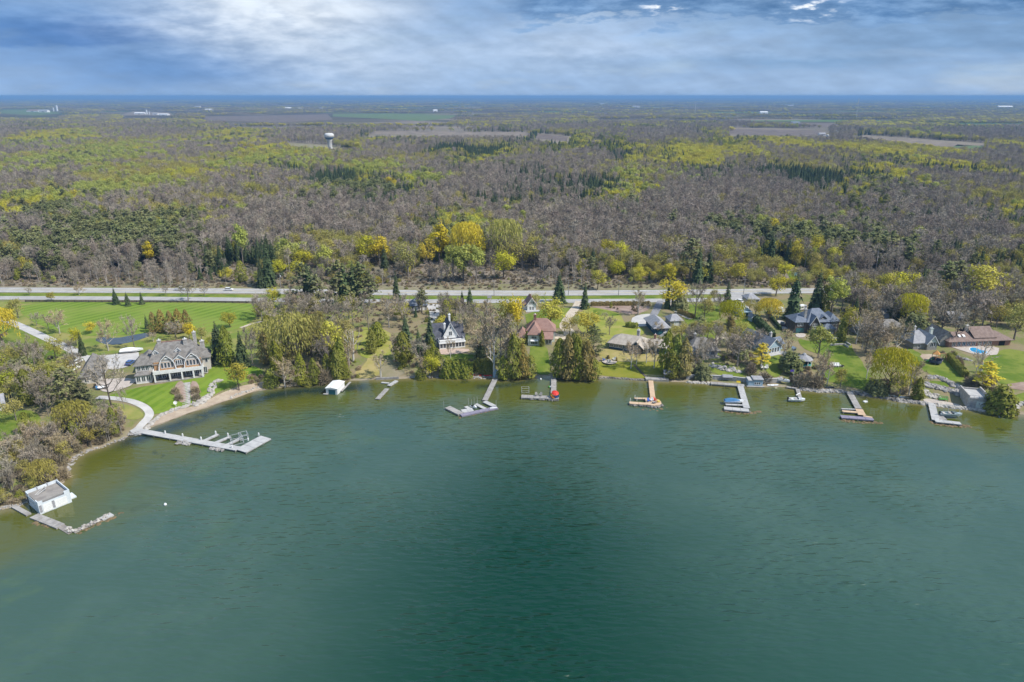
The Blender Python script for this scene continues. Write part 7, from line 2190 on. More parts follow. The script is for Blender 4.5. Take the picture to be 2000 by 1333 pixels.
MB().bar((0, 0, 0), (0, 0, 1.6), 0.08).build('post', B['deckwhite'], bh)
MB().box(-0.7, 0.7, -0.55, 0.55, 1.6, 2.5).build('box', B['tanwall'], bh)
MB().prism([(-0.9, -0.75, 2.5), (0.9, -0.75, 2.5), (0, -0.75, 3.2)], (0, 1.5, 0)).build('roof', B['white'], bh)
for x in (-0.35, 0.35):
 MB().box(x - 0.14, x + 0.14, -0.58, -0.55, 1.9, 2.25).build('opening', B['dark'], bh)
# ---- roofs glimpsed in the woods and farm buildings beyond
for (u0, v0, u1, v1, m, lab) in ((40, 490, 60, 490, 'redroof', 'orange brown roofed house glimpsed among the pines'), (100, 475, 114, 475, 'blueslate', 'blue grey roofed house glimpsed among the pines')):
 H = House('house', lab, (u0, v0), (u1, v1))
 H.box('wall', 'greywall', 0, H.w, 0, 8, 0, 4.6)
 H.hip(m, 0, H.w, 0, 8, 4.6, 8.4, 3)
 H.win(H.w * .3, 0, 1.5, 1.6, 1.6, 2)
 H.win(H.w * .7, 0, 1.5, 1.6, 1.6, 2)
def barn(u0, u1, v, h, roof, label, group=None, wall='white', dep=0.6):
 H = House('barn', label, (u0, v), (u1, v), 'barn', group=group)
 d_ = H.w * dep
 H.box('wall', wall, 0, H.w, 0, d_, 0, h * 0.62)
 H.gable(roof, 0, H.w, 0, d_, h * 0.62, h, 'x', 0.8, wall)
 H.door(H.w * .5, 0, 0, H.w * .18, h * .45, 'greyroof')
barn(52, 74, 219, 14, 'redroof', 'red brown roofed barn beside the tall silos')
barn(76, 92, 220, 16, 'greyroof', 'grey roofed barn beside the tall silos')
barn(262, 281, 224, 11, 'whiteroof', 'long white barn on the pale field')
barn(298, 308, 225, 11, 'greyroof', 'small grey roofed farmhouse beside white silos')
barn(310, 327, 226, 9, 'whiteroof', 'low white barn at the end of the pale farmyard')
barn(380, 390, 211, 15, 'greyroof', 'white farm building on the dark plain past the pale farmyard')
barn(400, 414, 217, 13, 'whiteroof', 'white barn beside the brown ploughed field')
barn(557, 568, 214, 14, 'whiteroof', 'white warehouse far out on the plain')
barn(580, 588, 214, 12, 'greyroof', 'smaller white warehouse far out on the plain')
barn(624, 630, 214, 12, 'greyroof', 'lone white shed far out beyond the ploughed field')
barn(846, 854, 219, 14, 'whiteroof', 'white farmhouse past the flat green field')
barn(1272, 1322, 267, 9, 'whiteroof', 'long low white greenhouse beside the green plantation', wall='tealglass', dep=0.25)
barn(1546, 1562, 246, 14, 'blueslate', 'pale farmhouse between the two ploughed fields')
barn(1600, 1612, 266, 8, 'greyroof', 'grey barn by the yard of the domed silo')
barn(1618, 1638, 269, 7, 'whiteroof', 'low white sheds by the yard of the domed silo')
barn(1950, 1978, 212, 20, 'whiteroof', 'wide white building on the wooded slope near the horizon', dep=0.3)
barn(1540, 1550, 209, 18, 'greyroof', 'white shed near the tall mast')
barn(1485, 1500, 223, 14, 'whiteroof', 'pale row of sheds in front of the far woods')
barn(1236, 1250, 211, 16, 'greyroof', 'white building far off beyond the mast')
barn(1172, 1180, 205, 20, 'greyroof', 'tiny white building close under the horizon')
for u, v, hpx, lab in ((112, 217.5, 11, 'tallest grey silo of the farm beside the lake plain'), (105, 218, 7, 'shorter grey silo next to the tallest one'), (287, 224, 9, 'white silo on the pale farmyard'), (292, 224.5, 6, 'short white silo with grey cap on the pale farmyard')):
 p = at(u, v)
 h_ = hpx / pxm(p)
 s_ = empty('silo', p, 0, lab, 'silo')
 MB().lathe([(h_ * .16, 0), (h_ * .16, h_ * .86)], 14).build('barrel', B['concrete'], s_)
 MB().lathe([(h_ * .165, h_ * .86), (h_ * .14, h_ * .94), (h_ * .03, h_)], 14).build('dome', B['steel'], s_)
p = at(1632, 265)
s_ = empty('silo', p, 0, 'white domed grain store behind the yellow woods', 'silo')
MB().lathe([(5, 0), (5, 8)], 16).build('barrel', B['white'], s_)
MB().lathe([(5.1, 8), (4, 10.5), (2, 12), (0.3, 12.5)], 16).build('dome', B['bluewall'], s_)
# ---- water tower
p = at(645, 291)
k = 29.5 / pxm(p)
wt_ = empty('water_tower', p, 0, 'white water tower with bulbous tank and dark band above the woods', 'water tower')
MB().lathe([(k * .22, 0), (k * .17, k * .04), (k * .145, k * .12), (k * .14, k * .5), (k * .20, k * .60)], 24).build('pedestal', mat('tower_paint', (0.46, 0.46, 0.45), (0.40, 0.40, 0.39), 0.1), wt_, smooth=True)
MB().lathe([(k * .20, k * .60), (k * .27, k * .68), (k * .30, k * .74)], 24).build('band', mat('tower_blue', (0.07, 0.12, 0.19), (0.09, 0.14, 0.21), 0.1), wt_, smooth=True)
MB().lathe([(k * .305, k * .74), (k * .315, k * .84), (k * .30, k * .93), (k * .20, k * .99), (k * .03, k)], 24).build('tank', mat('tank_paint', (0.60, 0.60, 0.585), (0.54, 0.54, 0.52), 0.1), wt_, smooth=True)
MB().box(-0.8, 0.8, -k * .15, -k * .13, 0, 3).build('door', B['greyroof'], wt_)
# ---- lattice masts
for u, v, vt, lab in ((1357, 226, 199, 'thin lattice mast standing before the far plain'), (1672, 230, 193, 'tall lattice mast reaching the horizon')):
 p = at(u, v)
 h_ = (v - vt) / pxm(p)
 m_ = empty('lattice_mast', p, 0.3, lab, 'mast')
 q = MB()
 for i in range(3):
  a = i * 2.094
  q.bar((2.6 * math.cos(a), 2.6 * math.sin(a), 0), (1.2 * math.cos(a), 1.2 * math.sin(a), h_ * .93), 0.35, n=4)
 q.build('legs', B['steel'], m_)
 q = MB()
 for j in range(12):
  f0, f1 = j / 12, (j + 1) / 12
  for i in range(3):
   a, c2 = i * 2.094, (i + 1) * 2.094
   r0, r1 = 2.6 - 1.4 * f0, 2.6 - 1.4 * f1
   q.bar((r0 * math.cos(a), r0 * math.sin(a), h_ * .93 * f0), (r1 * math.cos(c2), r1 * math.sin(c2), h_ * .93 * f1), 0.18, n=3)
 q.build('bracing', B['steel'], m_)
 MB().bar((0, 0, h_ * .93), (0, 0, h_), 0.3).build('aerial', B['brick'], m_)
# ------------------------------------------------------------------ docks, boats, shore stones, furniture
class Dock:
 def __init__(s, label, uv0, name='dock', cat='dock'):
  p = W(*uv0, 0.5)
  s.c = Vector((p.x, p.y, 0))
  s.o = empty(name, s.c, 0, label, cat)
 def run(s, a, b, w, m, z=0.55, th=0.16, panel=2.6, skirt=None, posts=True, pm='deckgrey', trim=0.04):
  """a run of deck panels between two photo points"""
  A, Bv = W(*a, z) - s.c, W(*b, z) - s.c
  d = Bv - A
  L = math.hypot(d.x, d.y)
  d = Vector((d.x / L, d.y / L, 0))
  nn = Vector((-d.y, d.x, 0))
  k = max(1, round(L / panel))
  for i in range(k):
   f0, f1 = L * i / k + trim, L * (i + 1) / k - trim
   q = [A + d * f0 - nn * w / 2, A + d * f1 - nn * w / 2, A + d * f1 + nn * w / 2, A + d * f0 + nn * w / 2]
   o = MB().prism([(v.x, v.y, z + rnd.uniform(-.008, .008)) for v in q], (0, 0, -th)).build('deck_panel', B[m], s.o)
  sb = MB()
  for sg in (-1, 1):
   c0, c1 = A + nn * sg * (w / 2 - 0.06), Bv + nn * sg * (w / 2 - 0.06)
   sb.prism([(c0.x, c0.y, z - th - 0.01), (c1.x, c1.y, z - th - 0.01), (c1.x, c1.y, z - th - 0.22), (c0.x, c0.y, z - th - 0.22)], tuple(nn * 0.08 * -sg))
  sb.build('stringer', B[pm], s.o)
  if skirt:
   k2 = MB()
   q = [A - nn * (w / 2 - 0.1), Bv - nn * (w / 2 - 0.1), Bv + nn * (w / 2 - 0.1), A + nn * (w / 2 - 0.1)]
   k2.prism([(v.x, v.y, z - th - 0.25) for v in q], (0, 0, -2.0)).build('crib', B[skirt], s.o)
  if posts:
   for i in range(0, k + 1, 2):
    for sg in (-1, 1):
     c0 = A + d * min(max(L * i / k, 0.2), L - 0.2) + nn * sg * (w / 2 + 0.02)
     MB().bar((c0.x, c0.y, -1.8), (c0.x, c0.y, z + 0.12), 0.08, n=5).build('post', B[pm], s.o)
  return s
 def pole(s, uv, h, m='white', r=0.05, z=0.5):
  p = W(*uv, z) - s.c
  MB().bar((p.x, p.y, -1.2), (p.x, p.y, z + h), r, n=5).build('mooring_pole', B[m], s.o)
  return s
 def light(s, uv, z=0.55):
  p = W(*uv, z) - s.c
  MB().box(p.x - .16, p.x + .16, p.y - .16, p.y + .16, z, z + 0.75).lathe([(0.22, z + 0.75), (0.16, z + 0.95)], 6, (p.x, p.y, 0)).build('dock_light', B['white'], s.o)
  return s
 def plate(s, uvs, m, z=0.55, th=0.16, name='platform'):
  q = [W(u, v, z) - s.c for u, v in uvs]
  MB().prism([(v.x, v.y, z) for v in q], (0, 0, -th)).build(name, B[m], s.o)
  return s
 def lift(s, uv, w=3.0, d=3.2, h=2.2, rot=0.0, z=0.0):
  """open boat lift: four posts, top rails and cradle"""
  p = W(*uv, 0.3) - s.c
  R_ = Matrix.Rotation(rot, 3, 'Z')
  q = MB()
  c4 = [p + R_ @ Vector((sx * w / 2, sy * d / 2, 0)) for sx, sy in ((-1, -1), (1, -1), (1, 1), (-1, 1))]
  for v in c4:
   q.bar((v.x, v.y, -1.5), (v.x, v.y, h), 0.07, n=4)
  for i, j in ((0, 1), (3, 2), (0, 3), (1, 2)):
   q.bar((c4[i].x, c4[i].y, h - 0.1), (c4[j].x, c4[j].y, h - 0.1), 0.06, n=4)
   q.bar((c4[i].x, c4[i].y, 0.35), (c4[j].x, c4[j].y, 0.35), 0.08, n=4)
  q.build('boat_lift', B['steel'], s.o)
  return s
rock_m = mat('boulder', (0.22, 0.205, 0.19), (0.36, 0.34, 0.32), 0.5, rough=0.95, bump=0.5, bscale=2)
darkrock_m = mat('dark_boulder', (0.10, 0.095, 0.09), (0.24, 0.225, 0.21), 0.5, rough=0.95, bump=0.5, bscale=2)
palerock_m = mat('pale_boulder', (0.32, 0.295, 0.265), (0.46, 0.43, 0.39), 0.5, rough=0.95, bump=0.5, bscale=2)
brownrock_m = mat('brown_shoal_stone', (0.13, 0.095, 0.05), (0.20, 0.145, 0.08), 0.5, rough=0.9)
def rocks(label, uv, n, size, spread, m, z=None, name='boulders', kind='stuff', flat=0.7):
 line = [at(*q) for q in uv] if z is None else [W(*q, z) for q in uv]
 seg = [(line[i + 1] - line[i]).length for i in range(len(line) - 1)]
 tot = sum(seg)
 mb = MB()
 rg = random.Random(n * 31 + int(uv[0][0]))
 for i in range(n):
  t_ = (i + rg.random()) / n * tot
  k = 0
  while k < len(seg) - 1 and t_ > seg[k]:
   t_ -= seg[k]
   k += 1
  d = (line[k + 1] - line[k])
  p = line[k] + d * (t_ / max(seg[k], 1e-6))
  nn = Vector((-d.y, d.x, 0)).normalized()
  p = p + nn * rg.uniform(-spread, spread)
  s_ = size * rg.uniform(0.45, 1.1)
  zz = T(p.x, p.y) if z is None else z
  mb.rock((p.x, p.y, max(zz, -0.25) + s_ * 0.12), s_ * rg.uniform(.8, 1.4), s_ * rg.uniform(.8, 1.2), s_ * flat * rg.uniform(.8, 1.3), rg)
 o = mb.build(name, m)
 return tag(o, label, 'boulders', None, kind)
# D1 ruined pier beside the flat boathouse
d = Dock('crumbling grey pier bent in an L beside the flat roofed boathouse', (26, 988), 'pier', 'pier')
d.run((26, 988), (56, 1004.5), 1.2, 'deckgrey', 0.45, 0.4, 3.0, posts=False)
d.run((66, 1007), (118, 1027.5), 2.1, 'deckgrey', 0.45, 0.4, 1.1, skirt='gravelroof', posts=False)
d.run((119, 1028), (140, 1040.5), 1.6, 'gravelroof', 0.15, 0.4, 2.0, skirt='gravelroof', posts=False)
d.run((143, 1039.5), (196, 1014.5), 1.5, 'gravelroof', 0.2, 0.4, 3.0, skirt='gravelroof', posts=False)
d.run((197, 1014), (219, 1003.5), 1.8, 'deckwhite', 0.35, 0.4, 2.0, skirt='gravelroof', posts=False)
rocks('pale stones heaped along the broken arm of the ruined pier', [(128, 1032), (143, 1039), (180, 1022), (216, 1004)], 46, 0.42, 0.7, palerock_m, 0.35)
rocks('brown stones lying in the water off the ruined pier', [(70, 1018), (100, 1030)], 14, 0.6, 1.0, brownrock_m, -0.1, flat=0.4)
rocks('brown shoal stones along the outer side of the ruined pier', [(150, 1043), (190, 1024), (243, 1002)], 34, 0.6, 0.7, brownrock_m, -0.1, flat=0.4)
# D2 the mansion's dock
d = Dock('long pale dock with three finger slips and a broad end platform', (283, 843))
d.run((276, 842), (466, 876.5), 2.5, 'deckwhite', 0.65, 0.2, 3.0)
d.run((470, 881), (519.5, 854), 4.4, 'deckwhite', 0.66, 0.22, 3.0)
d.run((399, 860.5), (426, 848), 1.15, 'deckwhite', 0.6, 0.2, 3.2)
d.run((421, 864.5), (450, 852.5), 1.15, 'deckwhite', 0.6, 0.2, 3.2)
d.run((444, 868.5), (469.5, 856), 1.15, 'deckwhite', 0.6, 0.2, 3.2)
for q in ((323, 847), (357, 852.5), (393, 859), (421.5, 847.5), (445.5, 851.5), (505.5, 851), (485, 861), (453, 875)):
 d.light(q, 0.66)
d.lift((463, 862.5), 3.2, 4.2, 1.9, 0.55)
d.lift((476, 856), 2.4, 2.6, 2.0, 0.55)
d.plate([(253, 842), (262, 836.5), (290, 838.5), (280, 846), (262, 848)], 'deckwhite', 0.62, 0.8, 'landing')
rocks('pinkish rock crib beside the middle of the long pale dock', [(347, 865), (372, 867)], 22, 0.75, 0.8, rock_m, 0.1)
rocks('pinkish rock crib nearer the end platform of the long pale dock', [(412, 875), (437, 879.5)], 24, 0.75, 0.9, rock_m, 0.1)
rocks('stones at the shore end of the long pale dock', [(252, 848), (276, 848)], 20, 0.6, 0.7, rock_m, 0.2)
# D3 old plank dock
d = Dock('old weathered plank dock broken in two pieces', (756, 759))
d.run((737, 779.5), (756, 759), 1.6, 'deckgrey', 0.4, 0.25, 1.5, pm='gravelroof')
d.run((759, 753.5), (775, 743.5), 1.5, 'deckwhite', 0.45, 0.25, 1.5, pm='gravelroof')
d.run((745, 747), (760, 748.5), 0.9, 'deckwhite', 0.4, 0.2, 1.4, posts=False)
H = House('retaining_wall', 'low grey log retaining wall above the old plank dock', (734, 742), (779, 741.5), 'wall')
for i in range(3):
 MB().bar((0, 0, 0.15 + i * 0.36), (H.w, 0.1, 0.15 + i * 0.36), 0.19, n=7).build('log', B['deckgrey'], H.o)
for q in (0.5, 2.5, 4.5, 6.5, 8.2):
 MB().bar((q, 0.3, 0), (q, 0.32, 1.25), 0.12).build('post', B['gravelroof'], H.o)
# D4 zigzag dock
d = Dock('zigzag grey dock with a dark outer crib and short slips', (967, 740))
d.run((967, 740.5), (947, 782), 1.9, 'deckgrey', 0.6, 0.2, 2.4)
d.run((946, 784), (966, 793.5), 1.7, 'deckwhite', 0.6, 0.2, 2.4)
d.run((971, 795.5), (900, 811), 1.8, 'purple', 0.55, 0.4, 3.2, skirt='purple', posts=False)
d.run((874, 795), (900, 808), 2.3, 'deckgrey', 0.66, 0.25, 2.2, skirt='gravelroof', posts=False)
d.run((902, 803.5), (924, 800), 2.6, 'deckwhite', 0.62, 0.2, 2.2)
d.run((929, 789), (948, 798.5), 1.3, 'deckwhite', 0.6, 0.2, 2.4)
d.run((909, 794), (920, 799.5), 1.3, 'deckwhite', 0.6, 0.2, 2.4)
for q in ((915, 791), (921, 793.5), (926, 788.5), (932, 787.5), (867, 796), (899, 810), (969, 794)):
 d.pole(q, 2.4, 'deckwhite')
d.run((957, 797.2), (971, 795.5), 0.5, 'white', 0.75, 0.25, 2.0, posts=False)
rocks('brown stones under water along the zigzag dock', [(896, 817), (935, 808), (972, 800)], 26, 0.7, 0.6, brownrock_m, -0.15, flat=0.35)
# D5 dock with the red umbrella
d = Dock('grey T shaped dock on a rock crib with a red umbrella', (1081.5, 736))
d.run((1081.5, 734), (1081.5, 763), 1.9, 'deckgrey', 0.65, 0.2, 2.2)
d.run((1018, 774), (1092, 777), 2.5, 'deckgrey', 0.7, 0.25, 2.4)
d.run((1081.5, 763), (1082, 773), 2.2, 'deckgrey', 0.68, 0.2, 2.2, posts=False)
d.lift((1026, 766), 2.6, 1.6, 2.1, 0.05)
rocks('dark rocks packed under the dock with the red umbrella', [(1020, 778.5), (1055, 780), (1090, 782)], 60, 0.7, 0.45, darkrock_m, 0.1)
# D6 tan dock
d = Dock('new tan timber dock ending in a curved platform on rocks', (1271, 743))
d.run((1271, 743.5), (1275.5, 781), 1.75, 'decktan', 0.75, 0.2, 2.4, pm='decktan')
d.run((1229, 786.5), (1266, 789), 1.7, 'decktan', 0.75, 0.22, 2.6, pm='gravelroof')
d.run((1239, 778), (1270, 778.6), 1.0, 'decktan', 0.72, 0.2, 2.6, pm='gravelroof')
d.plate([(1260, 779), (1286, 780.5), (1291, 784.5), (1292, 788.5), (1287, 791.5), (1277, 792.5), (1262, 790.5)], 'decktan', 0.76, 0.25)
for q in ((1231, 782), (1244, 780), (1240, 776)):
 d.pole(q, 0.8, 'white', 0.09, 0.7)
rocks('dark rock crib under the platform of the tan dock', [(1229, 790.5), (1262, 793), (1280, 795.5), (1293, 792.5)], 70, 0.7, 0.5, darkrock_m, 0.1)
rocks('brown shoal stones spread off the tan dock', [(1240, 798), (1280, 802), (1300, 796)], 20, 0.6, 0.8, brownrock_m, -0.15, flat=0.35)
H = House('wharf', 'grey timber wharf with rail at the head of the tan dock', (1261, 745.5), (1306, 746), 'wharf')
H.box('deck', 'deckgrey', 0, H.w, 0, 2.2, 0.55 - H.z0, 0.8 - H.z0)
H.box('face', 'deckgrey', 0, H.w, -0.12, -0.01, -0.6 - H.z0, 0.75 - H.z0)
H.railing('deckgrey', [(0, 2.1), (H.w, 2.1)], 0.8 - H.z0, 0.8, 1.2)
# D7 grey dock with blue boat
d = Dock('long pale grey dock of square sections ending in a wide foot', (1446, 752))
d.run((1445.5, 752.5), (1458.5, 797), 2.1, 'deckwhite', 0.75, 0.2, 1.9)
d.run((1414, 797), (1463, 801.5), 2.4, 'deckwhite', 0.74, 0.25, 2.4)
d.run((1417, 790), (1453, 791.5), 1.0, 'deckwhite', 0.7, 0.2, 2.4)
d.run((1388, 748), (1454, 753), 2.0, 'deckgrey', 0.78, 0.3, 2.4)
rocks('brown rock shoal around the foot of the pale grey dock', [(1408, 802), (1440, 808), (1475, 808), (1484, 804)], 50, 0.65, 0.9, brownrock_m, -0.12, flat=0.4)
rocks('dark rocks under the foot of the pale grey dock', [(1418, 802), (1464, 805.5)], 28, 0.6, 0.3, darkrock_m, 0.05)
# D8 short dock
d = Dock('short bent grey dock with a white motorboat at its tip', (1557, 760))
d.run((1536, 755.5), (1556, 758.5), 1.0, 'deckgrey', 0.6, 0.2, 2.0)
d.run((1557.5, 759.5), (1564, 781), 1.3, 'deckgrey', 0.6, 0.2, 2.0)
d.run((1555, 772), (1563, 767.5), 0.3, 'white', 0.75, 0.1, 4, posts=False)
# D9 long dock with tan end
d = Dock('long grey dock with a fresh tan section and two slips', (1659, 766))
d.run((1658.5, 765), (1677, 798), 2.1, 'deckgrey', 0.72, 0.2, 2.4)
d.run((1677.5, 799), (1684, 811), 2.4, 'decktan', 0.74, 0.2, 2.0)
d.run((1642, 813.5), (1706, 818.5), 2.1, 'purple', 0.72, 0.25, 2.6)
d.run((1645, 803), (1676, 805.5), 1.3, 'decktan', 0.7, 0.2, 2.6)
d.run((1643, 798.5), (1671, 799.5), 0.6, 'deckwhite', 0.7, 0.2, 2.6)
d.run((1686, 812.5), (1704, 815.5), 0.9, 'decktan', 0.78, 0.2, 2.4, posts=False)
rocks('brown rock shoal beneath the foot of the tan ended dock', [(1640, 822), (1680, 826), (1722, 826)], 50, 0.65, 0.8, brownrock_m, -0.12, flat=0.4)
# D10 dock with lift
d = Dock('pale L shaped dock with a boat lift beside the stone boathouse', (1820, 788))
d.run((1819.5, 787), (1827.5, 821), 2.2, 'deckwhite', 0.75, 0.2, 2.4)
d.run((1826, 821.5), (1877, 827), 2.0, 'deckwhite', 0.75, 0.22, 2.4)
d.plate([(1828, 810), (1838, 808.5), (1842, 813), (1850, 820), (1832, 821)], 'deckgrey', 0.73, 0.2)
d.lift((1857, 809.5), 3.6, 2.6, 3.0, -0.1)
rocks('brown rock shoal beyond the dock with the boat lift', [(1815, 826), (1850, 833), (1895, 834)], 54, 0.65, 0.8, brownrock_m, -0.12, flat=0.4)
rocks('dark rocks under the dock with the boat lift', [(1828, 825), (1876, 831)], 26, 0.6, 0.3, darkrock_m, 0.05)
# ---- shore stones
rocks('pale boulders edging the mansion lawn above the beach', [(286, 838), (297, 826), (308, 815), (345, 800), (372, 792)], 90, 0.75, 0.6, palerock_m)
rocks('pale boulders curving up the lawn above the beach', [(378, 793), (395, 788), (412, 768), (418, 750), (425, 743), (433, 745)], 70, 0.85, 0.9, palerock_m)
rocks('stones and driftwood on the shore past the mansion beach', [(448, 778), (480, 765), (505, 757)], 40, 0.55, 0.8, palerock_m)
rocks('big boulders flanking the mansion steps', [(376, 790), (390, 787), (402, 776)], 26, 1.1, 1.0, palerock_m)
rocks('shore stones below the clipped hedges', [(800, 738), (865, 737), (905, 737), (958, 738)], 110, 0.5, 1.0, rock_m)
rocks('shore stones below the olive slope', [(1165, 738), (1200, 739.5), (1260, 743)], 80, 0.5, 0.5, darkrock_m)
rocks('pale rocks along the foot of the curved shore wall', [(1340, 746.5), (1365, 748), (1388, 749.5)], 40, 0.7, 0.5, palerock_m)
rocks('grey boulders lining the shore between the short dock and the tan ended dock', [(1562, 760), (1600, 764), (1650, 765)], 150, 0.75, 0.9, rock_m)
rocks('dark boulders lining the shore past the tan ended dock', [(1662, 766), (1690, 772), (1712, 774), (1752, 782)], 130, 0.8, 1.0, darkrock_m)
rocks('boulders along the shore below the leaning birch', [(1752, 782), (1787, 786), (1815, 790)], 80, 0.85, 0.9, rock_m)
rocks('boulders edging the landing before the stone boathouse', [(1815, 790), (1850, 795), (1886, 799), (1935, 804)], 100, 0.8, 0.5, palerock_m)
rocks('boulders along the shore past the round cedar', [(1960, 807), (1985, 800), (1990, 790), (2010, 790)], 50, 0.9, 1.0, palerock_m)
rocks('curved boulder terrace above the crescent lawn', [(1812, 737), (1835, 738), (1856, 748), (1870, 757), (1880, 765)], 90, 0.95, 1.0, rock_m)
rocks('lower boulder terrace below the crescent lawn', [(1803, 750), (1830, 757), (1855, 763), (1872, 770)], 90, 0.95, 1.3, rock_m)
rocks('tumbled pale rocks beside the landing', [(1800, 763), (1812, 772), (1835, 776)], 40, 0.8, 1.5, palerock_m)
rocks('garden rocks in the bed above the curved shore wall', [(1388, 712), (1400, 717), (1420, 721), (1446, 727)], 50, 0.9, 1.4, palerock_m)
rocks('stones of the garden terrace below the pool', [(1868, 698), (1885, 702), (1898, 706)], 22, 0.8, 0.8, rock_m)
rocks('shoreline stones of the wooded bank by the flat roofed boathouse', [(-10, 996), (40, 988), (78, 964)], 36, 0.5, 0.7, rock_m)
rocks('shoreline stones under the brown brush', [(130, 920), (142, 900), (165, 885), (215, 868), (248, 855)], 60, 0.5, 0.7, rock_m)
# curved shore wall of stone blocks
wl = spline([tuple(at(u, v)[:2]) for u, v in [(1340, 742), (1365, 741), (1395, 742), (1420, 743), (1450, 747), (1480, 749), (1520, 748), (1527, 744)]], 5)
sw = empty('shore_wall', (wl[0][0], wl[0][1], 0), 0, 'curved grey stone shore wall with pale coping', 'wall')
ox, oy = wl[0]
run = 0
for (xa, ya), (xb, yb) in zip(wl[:-1], wl[1:]):
 dd = Vector((xb - xa, yb - ya, 0))
 L = dd.length
 dd.normalize()
 nn = Vector((-dd.y, dd.x, 0)) * 0.5
 for lv in range(2):
  z0 = -0.2 + lv * 1.05
  k = 1 if L < 1.2 else 2
  for i in range(k):
   off = 0.03 * rnd.random()
   p0 = Vector((xa - ox, ya - oy, 0)) + dd * (L * i / k + 0.03) - nn * off
   p1 = Vector((xa - ox, ya - oy, 0)) + dd * (L * (i + 1) / k - 0.03) - nn * off
   MB().prism([(p0.x, p0.y, z0), (p1.x, p1.y, z0), (p1.x, p1.y, z0 + 1.0), (p0.x, p0.y, z0 + 1.0)], tuple(nn)).build('stone_block', B['stone'], sw)
 p0, p1 = Vector((xa - ox, ya - oy, 0)) - nn * 0.15, Vector((xb - ox, yb - oy, 0)) - nn * 0.15
 MB().prism([(p0.x, p0.y, 1.9), (p1.x, p1.y, 1.9), (p1.x, p1.y, 2.06), (p0.x, p0.y, 2.06)], tuple(nn * 1.3)).build('coping', B['deckwhite'], sw)
def steps(label, a, b, w, n, m, name='steps'):
 A, Bv = at(*a), at(*b)
 o = empty(name, A, 0, label, 'steps')
 d = Bv - A
 h = Vector((d.x, d.y, 0))
 L = h.length
 h.normalize()
 nn = Vector((-h.y, h.x, 0))
 for i in range(n):
  p0 = h * (L * i / n)
  p1 = h * (L * (i + 1) / n * 0.995)
  mid_ = (p0 + p1) / 2
  z = T(A.x + mid_.x, A.y + mid_.y) - A.z + 0.14
  q = [p0 - nn * w / 2, p1 - nn * w / 2, p1 + nn * w / 2, p0 + nn * w / 2]
  MB().prism([(v.x, v.y, z) for v in q], (0, 0, -0.5)).build('step', m, o)
 return o
steps('broad stone steps running down the mansion lawn', (364, 789), (364, 748), 2.6, 13, B['stone'])
steps('dark timber stair down the olive slope to the wharf', (1270, 743), (1238, 712), 1.1, 14, B['darkwall'], 'stair')
for uv, lab in (([(1620, 664), (1640, 664), (1660, 676)], 'upper grey stone terrace wall on the big green lawn'), ([(1622, 676), (1648, 675), (1656, 680)], 'lower grey stone terrace wall on the big green lawn')):
 q = [at(*p) for p in uv]
 tw = empty('terrace_wall', q[0], 0, lab, 'wall')
 for a_, b_ in zip(q[:-1], q[1:]):
  dd = b_ - a_
  L = dd.length
  k = max(2, int(L / 1.6))
  nn = Vector((-dd.y, dd.x, 0)).normalized() * 0.45
  for i in range(k):
   p0, p1 = a_ - q[0] + dd * (i / k + 0.004), a_ - q[0] + dd * ((i + 1) / k - 0.004)
   MB().prism([(p0.x, p0.y, -0.2), (p1.x, p1.y, -0.2), (p1.x, p1.y, 0.75), (p0.x, p0.y, 0.75)], tuple(nn)).build('stone_block', B['stone'], tw)
# ---- boats
def hull_mesh(L, w, h, sheer=0.25, n=11):
 """closed hull with a pointed bow along +x and an inset cockpit"""
 V, F = [], []
 for i in range(n):
  t_ = i / (n - 1)
  x = -L / 2 + L * t_
  k = (1 - max(0, (t_ - 0.55) / 0.45) ** 2.2)
  hw_ = w / 2 * max(k, 0.02) * (0.9 + 0.1 * min(1, t_ * 4))
  top = h + sheer * h * t_ ** 2
  keel = 0.0 + 0.35 * h * max(0, (t_ - 0.7) / 0.3) ** 2
  V += [(x, 0, keel), (x, -hw_ * .8, keel + h * .3), (x, -hw_, top), (x, -hw_ * .82, top), (x, -hw_ * .72, top - h * .35 if t_ < 0.72 else top - 0.02),
              (x, hw_ * .72, top - h * .35 if t_ < 0.72 else top - 0.02), (x, hw_ * .82, top), (x, hw_, top), (x, hw_ * .8, keel + h * .3)]
 m = 9
 for i in range(n - 1):
  for j in range(m):
   F.append((i * m + j, i * m + (j + 1) % m, (i + 1) * m + (j + 1) % m, (i + 1) * m + j))
 F.append(tuple(range(m - 1, -1, -1)))
 F.append(tuple((n - 1) * m + j for j in range(m)))
 return V, F
hull_w = mat('white_gelcoat', (0.76, 0.77, 0.77), (0.70, 0.71, 0.72), 0.8, rough=0.3, spec=0.5)
hull_b = mat('blue_canvas', (0.05, 0.16, 0.32), (0.07, 0.20, 0.38), 0.8, rough=0.7)
hull_g = mat('grey_green_gelcoat', (0.30, 0.36, 0.37), (0.36, 0.42, 0.43), 0.8, rough=0.3, spec=0.5)
seat_m = mat('boat_vinyl', (0.55, 0.52, 0.48), (0.48, 0.45, 0.42), 0.8)
